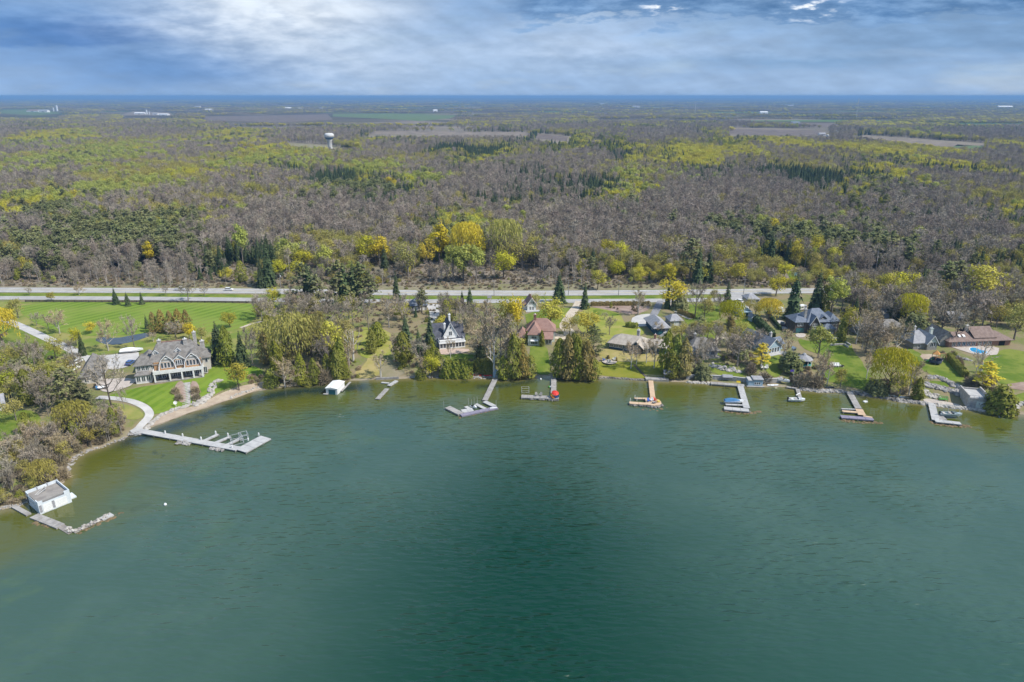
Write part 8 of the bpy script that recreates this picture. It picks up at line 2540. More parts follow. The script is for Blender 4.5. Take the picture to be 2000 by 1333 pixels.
def boat(p, rot, L, w, label, hull=hull_w, top=None, motor=True, z=0.1, cover=None, h=0.95):
 o = empty('motorboat', (p.x, p.y, z), rot, label, 'boat')
 V, F = hull_mesh(L, w, h)
 MB().add(V, F).build('hull', hull, o)
 if cover:
  n = 9
  mb = MB()
  vs, fs = [], []
  for i in range(n):
   t_ = i / (n - 1)
   x = -L / 2 + L * (0.02 + 0.94 * t_)
   k = max(0.05, (1 - max(0, (t_ - 0.55) / 0.45) ** 2.2)) * w / 2 * 1.04
   tp = h * 1.1 + 0.75 * math.sin(math.pi * min(1, t_ * 1.1 + 0.1)) ** 0.8
   vs += [(x, -k, h * .9), (x, -k * .5, tp * .92), (x, 0, tp), (x, k * .5, tp * .92), (x, k, h * .9)]
  for i in range(n - 1):
   for j in range(4):
    fs.append((i * 5 + j, i * 5 + j + 1, (i + 1) * 5 + j + 1, (i + 1) * 5 + j))
  fs += [(4, 3, 2, 1, 0), tuple((n - 1) * 5 + j for j in range(5))]
  mb.add(vs, fs).build('cover', cover, o)
 else:
  MB().box(L * .02, L * .08, -w * .36, w * .36, h, h + 0.45).build('windscreen', B['glass'], o)
  MB().box(-L * .12, -L * .02, w * .06, w * .30, h * .6, h + .2).build('seat', seat_m, o)
  MB().box(-L * .12, -L * .02, -w * .30, -w * .06, h * .6, h + .2).build('seat', seat_m, o)
  MB().box(-L * .40, -L * .30, -w * .32, w * .32, h * .6, h + .05).build('seat', seat_m, o)
 if motor:
  MB().box(-L / 2 - .5, -L / 2 - .02, -.2, .2, h * .7, h + .5).bar((-L / 2 - .3, 0, h * .7), (-L / 2 - .35, 0, -.4), .1).build('outboard_motor', B['black'], o)
 if top:
  q = MB()
  for sx in (-.2, .12):
   for sy in (-1, 1):
    q.bar((L * sx, sy * w * .38, h), (L * sx, sy * w * .36, h + 1.5), .04, n=4)
  q.build('canopy_frame', B['steel'], o)
  MB().box(-L * .24, L * .16, -w * .42, w * .42, h + 1.5, h + 1.6).build('canopy', top, o)
 return o
boat(W(1433, 787, 0.5), -0.03, 6.6, 2.2, 'blue and white motorboat on a lift at the pale grey dock', hull_w, None, False, 0.45, hull_b)
o = boat(W(1556, 783, 0.3), -0.06, 5.6, 2.0, 'white open motorboat moored at the tip of the short dock', hull_w)
boat(W(1857, 813, 0.5), -0.1, 6.8, 2.2, 'grey green motorboat hanging in the lift by the stone boathouse', hull_g, None, True, 0.6)
boat(at(258, 689), 0.25, 8.5, 3.0, 'large boat under a white cover parked on the mansion forecourt', hull_w, None, False, 3.6, mat('white_cover', (0.80, 0.80, 0.79), (0.74, 0.74, 0.73), 0.6))
boat(at(1529, 749), -0.6, 4.6, 1.7, 'small pale boat hauled up on the shore behind the white rowing boat', hull_w, None, False, 0.9)
def canoe(p, rot, L, w, m, label, name='canoe', flip=False, cat='canoe', group=None):
 n = 11
 V, F = [], []
 for i in range(n):
  t_ = i / (n - 1)
  k = max(0.03, math.sin(math.pi * (0.02 + 0.96 * t_)) ** 0.7)
  up = 0.14 * (2 * t_ - 1) ** 2
  x = -L / 2 + L * t_
  V += [(x, 0, 0), (x, -w * .36 * k, .06), (x, -w / 2 * k, .34 + up), (x, -w * .42 * k, .34 + up), (x, 0, .12 + up * .6), (x, w * .42 * k, .34 + up), (x, w / 2 * k, .34 + up), (x, w * .36 * k, .06)]
 for i in range(n - 1):
  for j in range(8):
   F.append((i * 8 + j, i * 8 + (j + 1) % 8, (i + 1) * 8 + (j + 1) % 8, (i + 1) * 8 + j))
 o = empty(name, p, rot, label, cat, group)
 b_ = MB().add(V, F).build('hull', m, o, smooth=True)
 if flip:
  b_.rotation_euler = (math.pi, 0, 0)
  b_.location = (0, 0, 0.5)
 for x in (-L * .2, L * .2):
  MB().box(x - .1, x + .1, -w * .4, w * .4, .24, .28).build('thwart', B['deckgrey'], o)
 return o
red_m = mat('red_plastic', (0.55, 0.035, 0.025), (0.62, 0.05, 0.035), 1.0, rough=0.4)
blue_m = mat('blue_plastic', (0.02, 0.10, 0.42), (0.03, 0.13, 0.48), 1.0, rough=0.4)
yel_m = mat('yellow_plastic', (0.70, 0.52, 0.03), (0.75, 0.58, 0.05), 1.0, rough=0.4)
oran_m = mat('orange_plastic', (0.70, 0.22, 0.03), (0.75, 0.27, 0.05), 1.0, rough=0.4)
grn_m = mat('green_paint', (0.10, 0.33, 0.06), (0.13, 0.38, 0.08), 1.0, rough=0.5)
canoe(at(932, 734.5), 0.0, 3.4, 0.75, red_m, 'red kayak lying below the dark hedge, nearest the big clipped hedge', 'kayak', cat='kayak')
canoe(at(953, 735), 0.05, 3.2, 0.75, red_m, 'red kayak lying below the dark hedge, beside the changing hut', 'kayak', cat='kayak')
canoe(at(1509, 754), 0.05, 4.2, 1.3, hull_w, 'white rowing boat beached beside the tiny boathouse', 'rowing_boat', cat='boat')
canoe(at(1735, 774), -0.25, 4.8, 0.9, hull_g, 'pale grey canoe upturned on the shore under the willow', flip=True)
canoe(at(1759, 777), -0.3, 4.6, 0.9, hull_w, 'white canoe upturned on the shore beside the columnar cedar', flip=True)
canoe(at(1620, 758), 0.1, 3.6, 1.2, mat('dark_tarp', (0.04, 0.05, 0.06), (0.07, 0.08, 0.09), 1.0), 'dark upturned dinghy on the bank by the tan ended dock', 'dinghy', flip=True, cat='dinghy')
p = W(1681.5, 785, 0.1)
sb_ = empty('swim_ladder', (p.x + 1.5, p.y, 0), 0.4, 'small white swim float beside the tan ended dock', 'swim float')
MB().box(-.7, .7, -.5, .5, 0.0, .3).build('float', hull_w, sb_)
MB().bar((.6, -.3, -.6), (.6, -.3, 1.0), .04).bar((.6, .3, -.6), (.6, .3, 1.0), .04).bar((.6, -.3, .6), (.6, .3, .6), .03).build('ladder', B['steel'], sb_)
def jetski(p, rot, label):
 o = empty('jet_ski', (p.x, p.y, 0.35), rot, label, 'jet ski')
 V, F = hull_mesh(2.9, 1.1, 0.5)
 MB().add(V, F).build('hull', hull_w, o)
 MB().box(-1.0, 0.1, -.2, .2, .4, .75).build('seat', B['black'], o)
 MB().prism([(0.1, -.3, .5), (1.1, -.2, .5), (.5, -.2, .95), (.15, -.25, .95)], (0, .5, 0)).build('console', hull_w, o)
 MB().bar((.3, -.4, 1.0), (.3, .4, 1.0), .04).build('handlebar', B['black'], o)
jetski(W(925, 796.5, .4), -0.6, 'white jet ski on a float between the slips of the zigzag dock')
# ---- furniture
def chair(p, rot, m, label, group=None, s=1.0, name='lawn_chair'):
 """slatted reclining garden chair"""
 o = empty(name, p, rot, label, 'chair', group)
 o.scale = (s, s, s)
 q = MB()
 for i in range(5):
  x = -.28 + i * .14
  q.prism([(x - .06, .25, .3), (x + .06, .25, .3), (x + .06, .62, 1.05), (x - .06, .62, 1.05)], (0, .03, 0.01))
 q.build('backrest', m, o)
 MB().prism([(-.32, -.35, .42), (.32, -.35, .42), (.32, .28, .30), (-.32, .28, .30)], (0, 0, -.04)).build('seat', m, o)
 for sx in (-1, 1):
  MB().box(sx * .40 - .07, sx * .40 + .07, -.4, .4, .56, .60).build('armrest', m, o)
  MB().box(sx * .36 - .03, sx * .36 + .03, -.36, -.28, 0, .56).build('leg', m, o)
  MB().box(sx * .36 - .03, sx * .36 + .03, .28, .36, 0, .56).build('leg', m, o)
 return o
for i, (u, lab) in enumerate(((1625, 'white lawn chair nearest the lone birch, first of the row of four'), (1629.3, 'white lawn chair second in the row of four on the green slope'), (1633.6, 'white lawn chair third in the row of four on the green slope'), (1638, 'white lawn chair fourth in the row, beside the dark fire bowl'))):
 chair(at(u, 717), 0.1, B['white'], lab, 'white lawn chairs in a row', 1.35)
p = at(1645, 717)
fb = empty('fire_bowl', p, 0, 'dark fire bowl at the end of the white lawn chairs', 'fire bowl')
MB().lathe([(.3, 0), (.25, .3), (.75, .55), (.68, .55), (.2, .38)], 12).build('bowl', B['black'], fb)
MB().lathe([(.5, .0), (.5, .1)], 12).build('base', B['stone'], fb)
chair(at(1490, 721), 0.7, B['white'], 'white garden chair above the brown mound, turned to the lake', 'white pair of garden chairs', 1.5)
chair(at(1496.5, 721.5), -0.5, B['white'], 'white garden chair above the brown mound, turned to its partner', 'white pair of garden chairs', 1.5)
fp = at(1190, 706)
f_ = empty('fire_pit', fp, 0, 'stone fire pit on the dry lawn before the long bungalow', 'fire pit')
MB().lathe([(3.0, 0), (3.0, .18)], 14).build('pad', G['patio'], f_)
MB().lathe([(.8, .18), (.8, .55), (.6, .55), (.6, .25)], 10).build('ring', B['stone'], f_)
for a, m, lab in ((0.4, B['white'], 'pale chair at the fire pit facing the lake slope'), (1.7, B['black'], 'black chair at the fire pit with its back to the bungalow'), (3.0, blue_m, 'blue chair at the fire pit facing the bungalow'), (4.6, B['white'], 'pale chair at the fire pit nearest the lake')):
 chair(fp + Vector((2.0 * math.cos(a), 2.0 * math.sin(a), .18)), a - math.pi / 2, m, lab, 'chairs round the fire pit', 1.2)
for (u, v, lab) in ((1189, 702, 'small rust red shrub behind the fire pit'), (1204, 706, 'small dark shrub beside the fire pit')):
 plant(at(u, v), 1.8, 'rust', lab, None, 1.0)
def umbrella(p, m, label, r=1.5, h=2.5, tilt=0.0):
 o = empty('patio_umbrella', p, 0, label, 'umbrella')
 o.rotation_euler = (tilt, 0, 0.3)
 MB().bar((0, 0, 0), (0, 0, h), .04).build('pole', B['deckwhite'], o)
 MB().lathe([(r, h - .55), (r * .6, h - .2), (.05, h)], 8).build('canopy', m, o)
 MB().lathe([(.3, 0), (.25, .1)], 8).build('base', B['greyroof'], o)
 return o
umbrella(W(1083, 775, .7), red_m, 'red umbrella tilted over the grey T shaped dock', 1.35, 2.3, 0.35)
dz_ = lambda u, v, z=.72: W(u, v, z)
for (u, v, m, r, lab) in ((1078, 776, yel_m, 0.4, 'yellow chair by the red umbrella'), (1086, 777.5, blue_m, 2.2, 'blue chair under the red umbrella'), (1081, 778.5, oran_m, 1.2, 'orange chair on the dock edge below the red umbrella'), (1089.5, 776.5, hull_b, 3.0, 'dark blue chair at the end of the grey T shaped dock'),
                       (1048, 773.5, B['deckgrey'], 0.3, 'grey timber chair in the middle of the grey T shaped dock'), (1056, 773.5, B['deckgrey'], -0.3, 'second grey timber chair in the middle of the grey T shaped dock')):
 chair(dz_(u, v), r, m, lab, None, 1.1, 'dock_chair')
for (u, v, m, r, lab) in ((1267, 785, blue_m, .3, 'blue chair on the tan dock platform'), (1273, 784, B['white'], -.4, 'white chair on the tan dock platform'), (1280, 783, red_m, .9, 'red chair on the tan dock platform'), (1286, 786, yel_m, 1.6, 'yellow chair on the tan dock platform')):
 chair(dz_(u, v, .78), r, m, lab, None, 1.1, 'dock_chair')
bx = empty('tackle_box', dz_(1277, 788, .78), .3, 'dark lidded box on the tan dock platform', 'box')
MB().box(-.5, .5, -.3, .3, 0, .4).build('box', B['black'], bx)
MB().box(-.52, .52, -.32, .32, .4, .5).build('lid', B['greyroof'], bx)
for (u, v, m, lab) in ((1072.5, 757, grn_m, 'green buoy floating left of the dock walkway with the umbrella'), (1075.5, 757.3, hull_w, 'white buoy floating beside the green buoy'), (323, 987, hull_w, 'small white buoy alone on the open bay'), (1056, 742, hull_w, 'white buoy close to the shaded beach')):
 p = W(u, v, 0)
 b_ = empty('buoy', p, 0, lab, 'buoy')
 MB().lathe([(.05, -.2), (.35, 0), (.4, .25), (.25, .5), (.08, .62)], 10).build('float', m, b_, smooth=True)
 MB().bar((0, 0, .6), (0, 0, .85), .05).build('ring', B['steel'], b_)
for (u, v, m, lab) in ((913, 735, blue_m, 'blue cooler on the shore below the clipped hedge'), (918, 734.5, red_m, 'red beach chair folded below the clipped hedge'), (924, 733, blue_m, 'blue bin beside the red kayaks')):
 p = at(u, v)
 o = empty('beach_bin', p, .2, lab, 'bin')
 MB().box(-.4, .4, -.3, .3, 0, .7).build('box', m, o)
 MB().box(-.43, .43, -.33, .33, .7, .8).build('lid', m, o)
p = at(344, 795)
o = empty('satellite_dish', p, 0.3, 'white round dish on a post at the corner of the striped lawn', 'dish')
MB().bar((0, 0, 0), (0, 0, 1.4), .08).build('post', B['white'], o)
dish_ = MB().lathe([(.1, -.1), (.45, 0), (.62, .2), (.58, .2), (.4, .05)], 14).build('dish', B['white'], o, smooth=True)
dish_.rotation_euler = (1.3, 0, 0)
dish_.location = (0, -.1, 1.6)
# mansion terrace set
for (u, v, r, lab) in ((186, 759, .4, 'dark chair on the oak terrace nearest the garage'), (192, 762, 1.2, 'dark blue chair by the white terrace table'), (206, 760, -.8, 'dark chair on the oak terrace beside the lawn'), (286, 746, 0, 'black chair before the mansion bay window'), (294, 745, .2, 'black chair at the corner of the mansion porch')):
 chair(at(u, v) + Vector((0, 0, .15)), r, hull_b if 'blue' in lab else B['black'], lab, None, 1.15, 'terrace_chair')
p = at(198, 761) + Vector((0, 0, .15))
o = empty('terrace_table', p, 0, 'round white table on the oak terrace', 'table')
MB().lathe([(1.1, .7), (1.1, .76)], 16).build('table_top', B['white'], o)
MB().bar((0, 0, 0), (0, 0, .7), .1).build('pedestal', B['white'], o)
# flag, pole
p = at(1548, 744)
o = empty('flagpole', p, 0, 'short white flagpole with purple blue flag over brown brush', 'flagpole')
MB().bar((0, 0, 0), (0, 0, 4.6), .07, .04).build('pole', B['white'], o)
MB().prism([(-.05, 0, 3.6), (-1.3, .1, 3.5), (-1.3, .1, 4.3), (-.05, 0, 4.4)], (0, .02, 0)).build('flag', mat('flag_cloth', (0.12, 0.08, 0.42), (0.16, 0.10, 0.48), 1.0), o)
# white standing heron sculpture on the wall lawn
p = at(1382, 741)
o = empty('garden_statue', p, 0, 'slender white statue on the lawn above the curved shore wall', 'statue')
MB().lathe([(.35, 0), (.3, .3), (.2, .5), (.34, 1.1), (.28, 1.7), (.12, 2.0), (.18, 2.2), (.14, 2.45), (.03, 2.55)], 10).build('figure', B['white'], o, smooth=True)
MB().box(-.45, .45, -.45, .45, -.3, .02).build('plinth', B['stone'], o)
H = House('tarpaulin_shelter', 'grey canvas shelter standing on the wharf below the curved shore wall', (1411, 745), (1430, 746), 'shelter')
H.gable('greyroof', 0, H.w, 0, 2.2, 1.5, 2.1, 'x', .1, 'greywall')
H.posts('post', 'deckgrey', [(.1, .1), (H.w - .1, .1), (.1, 2.1), (H.w - .1, 2.1)], -1.2, 1.5, .07)
H = House('yellow_bench', 'yellowish bench on the wharf near the pale grey dock', (1438, 752.5), (1446, 753), 'bench')
zz = 0.8 - H.z0
MB().box(0, H.w, 0, .45, zz + .38, zz + .46).build('seat', yel_m, H.o)
MB().box(0, H.w, .42, .5, zz + .46, zz + .85).build('backrest', yel_m, H.o)
for x in (.08, H.w - .16):
 MB().box(x, x + .08, .02, .42, zz, zz + .38).build('leg', yel_m, H.o)
# green bench frame on the landing
H = House('boat_rack', 'green painted rack on the landing by the stone boathouse', (1834, 784), (1851, 785.5), 'rack')
for x in (0.1, H.w - .1):
 MB().bar((x, 0, 0), (x, 0, 1.6), .09).build('post', grn_m, H.o)
 MB().bar((x, 1.0, 0), (x, 1.0, 1.6), .09).build('post', grn_m, H.o)
for z_ in (.7, 1.5):
 MB().box(0, H.w, -.06, .06, z_, z_ + .16).build('rail', grn_m, H.o)
 MB().box(0, H.w, .94, 1.06, z_, z_ + .16).build('rail', grn_m, H.o)
MB().box(.1, H.w - .1, .1, .9, .72, .8).build('shelf', grn_m, H.o)
# play set
p = at(1826, 706)
o = empty('play_set', p, 0.2, 'timber play set with orange roofed tower and green slide', 'play set')
for sx in (-1, 1):
 for sy in (-1, 1):
  MB().bar((sx * .9, sy * .9, 0), (sx * .9, sy * .9, 3.2), .1).build('post', B['cedarwall'], o)
MB().box(-1, 1, -1, 1, 1.5, 1.65).build('platform', B['cedarwall'], o)
MB().lathe([(1.7, 3.1), (.05, 4.5)], 4).build('roof', mat('orange_cedar', (0.50, 0.24, 0.08), (0.58, 0.30, 0.11), 1.0), o)
MB().prism([(-1, -.4, 1.6), (-3.6, -.4, .1), (-3.6, -.4, .3), (-1, -.4, 1.85)], (0, .8, 0)).build('slide', grn_m, o)
MB().box(-1.05, 1.05, -1.05, -.98, 1.65, 2.4).build('railing', B['cedarwall'], o)
MB().bar((1, 0, 3.0), (4.2, 0, 3.0), .1).bar((4.2, 0, 3.0), (4.2, -1.2, 0), .1).bar((4.2, 0, 3.0), (4.2, 1.2, 0), .1).build('swing_frame', B['cedarwall'], o)
for x in (2.0, 3.2):
 MB().bar((x, -.2, 3.0), (x, -.2, .6), .03).bar((x, .2, 3.0), (x, .2, .6), .03).box(x - .1, x + .1, -.3, .3, .55, .6).build('swing', B['black'], o)
p = at(1826, 711)
o = empty('trampoline', p, 0, 'dark round trampoline in front of the play set', 'trampoline')
MB().lathe([(2.1, .75), (2.1, .9), (1.7, .92), (.02, .9)], 18).build('mat', B['black'], o)
for i in range(6):
 a = i * math.pi / 3
 MB().bar((2 * math.cos(a), 2 * math.sin(a), 0), (2 * math.cos(a), 2 * math.sin(a), .8), .06).build('leg', B['steel'], o)
MB().lathe([(2.1, .9), (2.1, 1.9), (2.07, 1.9), (2.07, .9)], 18).build('net', mat('navy_net', (0.05, 0.06, 0.11), (0.08, 0.09, 0.14), 1.0), o)
# pool
ring = [tuple(at(u, v)[:2]) for u, v in [(1893, 682), (1899, 679.5), (1908, 681.5), (1914, 685), (1924, 686.5), (1929, 689.5), (1922, 692), (1908, 690.5), (1897, 687.5)]]
drape('swimming_pool', smooth_ring(ring, 2), mat('pool_water', (0.02, 0.27, 0.55), (0.03, 0.34, 0.62), 0.4, rough=0.12, spec=0.5), 0.22, 'bright blue kidney shaped swimming pool on the pale terrace', kind='thing', cat='swimming pool')
c0 = np.mean(np.array(ring), 0)
ring2 = [tuple(c0 + (np.array(q) - c0) * 1.12) for q in ring]
drape('pool_coping', smooth_ring(ring2, 2), B['white'], 0.18, 'white coping around the blue swimming pool')
# ---- vehicles
car_mats = {}
def car(p, rot, label, col, L=4.6, h=1.5, truck=False, name='car', cat='car'):
 m = mat('car_paint_%d' % len(car_mats), col, tuple(c * 0.93 for c in col), 0.5, rough=0.25, spec=0.5)
 car_mats[label] = m
 o = empty(name, p, rot, label, cat)
 w_ = 1.85
 body = [(-L / 2, .35), (L / 2, .35), (L / 2, .75), (L / 2 - .25, .88), (L * .24, .98), (-L / 2 + .1, 1.0), (-L / 2, .9)]
 MB().prism([(x, -w_ / 2, z) for x, z in body], (0, w_, 0)).build('body', m, o)
 if truck:
  cab = [(-L * .02, .98), (L * .24, .98), (L * .17, h + .2), (L * .0, h + .2)]
  MB().prism([(-L / 2 + .12, -w_ / 2 + .1, 1.0), (-L * .06, -w_ / 2 + .1, 1.0), (-L * .06, -w_ / 2 + .1, 1.12), (-L / 2 + .12, -w_ / 2 + .1, 1.12)], (0, w_ - .2, 0)).build('truck_bed', B['greyroof'], o)
 else:
  cab = [(-L / 2 + .3, .98), (L * .24, .98), (L * .12, h - .06), (-L * .34, h - .06)]
 MB().prism([(x, -w_ / 2 + .09, z) for x, z in cab], (0, w_ - .18, 0)).build('windows', B['glass'], o)
 xr = [x for x, z in cab if z > 1.1]
 MB().box(min(xr) - .05, max(xr) + .03, -w_ / 2 + .12, w_ / 2 - .12, cab[2][1], cab[2][1] + .08).build('roof', m, o)
 for sx in (-L * .32, L * .32):
  for sy in (-1, 1):
   wh = MB().bar((sx, sy * (w_ / 2 - .2), .34), (sx, sy * (w_ / 2 + .02), .34), .34, n=12).build('wheel', B['black'], o)
   MB().bar((sx, sy * (w_ / 2 + .01), .34), (sx, sy * (w_ / 2 + .04), .34), .19, n=10).build('rim', B['steel'], wh)
 for sy in (-1, 1):
  MB().box(L / 2 - .03, L / 2 + .02, sy * .65 - .2, sy * .65 + .2, .62, .78).build('headlight', B['white'], o)
  MB().box(-L / 2 - .02, -L / 2 + .03, sy * .7 - .15, sy * .7 + .15, .7, .88).build('tail_light', red_m, o)
 return o
def on_road(u, v, z=LAND_Z + .116):
 p = W(u, v, z)
 return p
car(on_road(352, 567.3), 0.02, 'silver pickup truck on the highway, trailing the white car', (0.62, 0.62, 0.63), 5.8, 1.75, True, 'pickup_truck', 'truck')
car(on_road(447, 567.8), 0.02, 'white hatchback on the highway above the striped lawn', (0.78, 0.78, 0.78), 4.4, 1.55)
car(on_road(1719, 568.2), -0.02, 'grey van on the highway behind the tall hedge', (0.42, 0.43, 0.44), 5.2, 2.0, False, 'van', 'van')
car(at(1443, 591) + Vector((0, 0, .12)), 2.2, 'white car parked on the drive of the light blue cottage', (0.76, 0.76, 0.76), 4.7, 1.5)
car(at(1528, 636) + Vector((0, 0, .12)), 1.2, 'dark car parked on the forecourt of the dark shingled house', (0.05, 0.05, 0.055), 4.6, 1.5)
car(at(255, 712) + Vector((0, 0, .16)), 1.6, 'blue car parked against the mansion', (0.06, 0.12, 0.30), 4.6, 1.5)
car(at(143, 724), 1.4, 'white van parked beside the mansion garage', (0.78, 0.78, 0.78), 5.4, 2.2, False, 'van', 'van')
car(at(150, 710), 1.4, 'white car parked behind the mansion garage', (0.78, 0.78, 0.78), 4.8, 1.6)
for (u, v, lab, c) in ((1565, 606, 'white domed caravan parked under the big spruces', B['white']), (1522, 611, 'pale camping trailer beside the big wide spruce', B['palewall'])):
 o = empty('caravan', at(u, v), .4, lab, 'caravan')
 MB().prism([(-2, -1, .5), (2, -1, .5), (2.2, -1, 1.4), (1.6, -1, 2.5), (-1.5, -1, 2.6), (-2.1, -1, 1.6)], (0, 2, 0)).build('body', c, o)
 MB().box(-1.0, .2, -1.04, -1.0, 1.4, 2.0).build('window', B['glass'], o)
 for sy in (-1, 1):
  MB().bar((0, sy * .8, .35), (0, sy * 1.0, .35), .34, n=12).build('wheel', B['black'], o)
 MB().bar((2, 0, .5), (3, 0, .45), .06).build('drawbar', B['steel'], o)
# utility poles and road furniture
for i, (u, v, vt, lab) in enumerate(((549, 566, 534, 'wooden utility pole with transformer at the wood edge'), (567, 573, 547, 'plain wooden pole on the verge beside the yellow tree'), (965, 578, 548, 'plain wooden pole on the verge behind the white cottage'), (1110, 577, 547, 'wooden pole on the verge next to the tall spruce'), (1452, 575, 545, 'wooden pole by the short pale road link'), (1208, 577, 548, 'wooden pole on the verge above the brown lot'))):
 p = at(u, v)
 h_ = (v - vt) / pxm(p) / .96
 o = empty('utility_pole', p, .1, lab, 'utility pole')
 MB().bar((0, 0, 0), (0, 0, h_), .17, .12).build('pole', B['deckgrey'], o)
 MB().bar((-1.2, 0, h_ - .5), (1.2, 0, h_ - .5), .08, n=4).build('crossarm', B['deckgrey'], o)
 if i == 0:
  MB().lathe([(.3, 0), (.3, .9)], 10, (.45, 0, h_ - 2.2)).build('transformer', B['steel'], o)
H = House('notice_board', 'pale notice board on the verge by the highway', (952, 585.5), (960, 585.5), 'sign')
H.posts('post', 'deckgrey', [(.2, 0), (H.w - .2, 0)], 0, 1.2, .06)
H.box('board', 'deckwhite', 0, H.w, -.08, .08, .7, 1.9)
# ------------------------------------------------------------------ hedges
def hedge(uv, w, h, m, label, leaf=0.22, dens=26, round_=0.25):
 line = [at(*q) for q in uv]
 o0 = line[0].copy()
 P, N = [], []
 g = np.random.default_rng(int(uv[0][0] * 7 + uv[0][1]))
 core = MB()
 for a, b_ in zip(line[:-1], line[1:]):
  d = b_ - a
  L = math.hypot(d.x, d.y)
  dn = np.array([d.x / L, d.y / L, 0])
  nn = np.array([-dn[1], dn[0], 0])
  n = int((L + w) * (w + 2 * h) * dens)
  t_ = g.uniform(-w * .4, L + w * .4, n)
  per = g.uniform(0, w + 2 * h, n)
  sx = np.where(per < h, -w / 2, np.where(per > h + w, w / 2, per - h - w / 2))
  sz = np.where(per < h, per, np.where(per > h + w, 2 * h + w - per, h))
  k = np.clip((sz / h - (1 - round_)) / round_, 0, 1)
  sx = sx * (1 - 0.35 * k ** 2)
  bump_ = 1 + 0.07 * np.sin(t_ * 1.9) + 0.05 * np.sin(t_ * 4.3 + sz * 2)
  base = np.array([a.x - o0.x, a.y - o0.y, 0])
  gz = (a.z + (b_.z - a.z) * np.clip(t_ / L, 0, 1)) - o0.z
  end = np.clip(np.maximum(-t_, t_ - L) / (w * .4), 0, 1)
  sx = sx * (1 - 0.6 * end ** 2)
  c = base + dn * t_[:, None] + nn * (sx * bump_)[:, None] + np.array([0, 0, 1.0]) * (sz * bump_ * (1 - .15 * end) + gz)[:, None] + g.normal(size=(n, 3)) * 0.06
  nr = nn * np.sign(sx)[:, None] * (sz < h * .97)[:, None] + np.array([0, 0, 1.0]) * (0.25 + (sz >= h * .97))[:, None]
  P.append(c)
  N.append(nr)
  q = [Vector(base) + Vector(dn) * 0 - Vector(nn) * w * .4, Vector(base) + Vector(dn) * L - Vector(nn) * w * .4, Vector(base) + Vector(dn) * L + Vector(nn) * w * .4, Vector(base) + Vector(nn) * w * .4]
  core.prism([(v.x, v.y, a.z - o0.z - .1 if i in (0, 3) else b_.z - o0.z - .1) for i, v in enumerate(q)], (0, 0, h * .9))
 tb = TB(5)
 tb.leaves(np.concatenate(P), leaf, np.concatenate(N) * 2.0, 0.8)
 cv = np.concatenate(tb.cv)
 cf = np.concatenate(tb.cf)
 me = np_mesh('hedge', np.concatenate([cv, np.array([tuple(v) for v in core.v])]), [tuple(f) for f in cf.tolist()] + [tuple(i + len(cv) for i in f) for f in core.f], [M[m]])
 o = bpy.data.objects.new('hedge', me)
 link(o)
 o.location = o0
 return tag(o, label, 'hedge')
hedge([(870, 735), (913, 735)], 5.5, 6.0, 'cedar', 'big rounded yellow green clipped hedge on the shore below the white gabled house', 0.26, 16, 0.7)
hedge([(930, 729), (962, 730)], 3.0, 5.4, 'cedar', 'flat faced dark green clipped hedge behind the red kayaks', 0.2, 24, 0.2)
hedge([(1226, 639), (1242, 641)], 2.2, 2.2, 'cedar', 'small block of clipped hedge at the edge of the grey forecourt', 0.2, 26, 0.2)
hedge([(1474, 628), (1490, 643), (1508, 662)], 2.6, 3.0, 'spruce', 'long dark clipped hedge dropping towards the slate blue house', 0.24, 18, 0.3)
hedge([(1852, 702), (1866, 717), (1884, 737)], 2.2, 2.4, 'cedar', 'straight clipped hedge running down beside the play set', 0.2, 24, 0.3)
hedge([(1736, 596), (1744, 612), (1756, 636)], 3.6, 7.0, 'spruce', 'very tall dark hedge along the asphalt drive', 0.34, 10, 0.4)
hedge([(1156, 598), (1210, 597), (1268, 597)], 1.4, 2.0, 'rust', 'brown hedge along the service road above the brown lot', 0.2, 20, 0.3)
hedge([(1327, 612), (1338, 616), (1352, 622)], 2.2, 1.8, 'rust', 'brown low hedge beside the straight tan drive', 0.2, 20, 0.6)
hedge([(862, 592), (900, 594)], 1.6, 2.2, 'spruce', 'dark hedge below the notice board', 0.2, 20, 0.4)
hedge([(1500, 610), (1505, 622), (1524, 645)], 1.0, 1.6, 'spruce', 'low dark hedge beside the path to the dark shingled house', 0.2, 20, 0.5)
hedge([(1425, 634), (1433, 652)], 2.4, 3.4, 'rust', 'brown leafless hedge at the end of the bright lawn', 0.24, 14, 0.6)
# low dark rail fence of the mansion grounds
fl = [at(u, v) for u, v in ((50, 590.5), (160, 591), (280, 591.5), (400, 592), (508, 593))]
fe = empty('rail_fence', fl[0], 0, 'low dark rail fence between the service road and the striped lawn', 'fence')
for a, b_ in zip(fl[:-1], fl[1:]):
 d = b_ - a
 k = max(1, int(d.length / 3.2))
 for i in range(k):
  p0, p1 = a - fl[0] + d * (i / k), a - fl[0] + d * ((i + 1) / k)
  MB().box(p0.x - .12, p0.x + .12, p0.y - .12, p0.y + .12, 0, 1.1).build('post', B['darkwall'], fe)
  q = MB()
  for z_ in (.35, .65, .95):
   q.box(p0.x, p1.x, min(p0.y, p1.y) - .05, max(p0.y, p1.y) + .05, z_ - .1, z_ + .1)
  q.build('rail', B['darkwall'], fe)
for u, v, vt, k, lab, wd in TREES:
 tree_uv(u, v, vt, k, lab, wd)
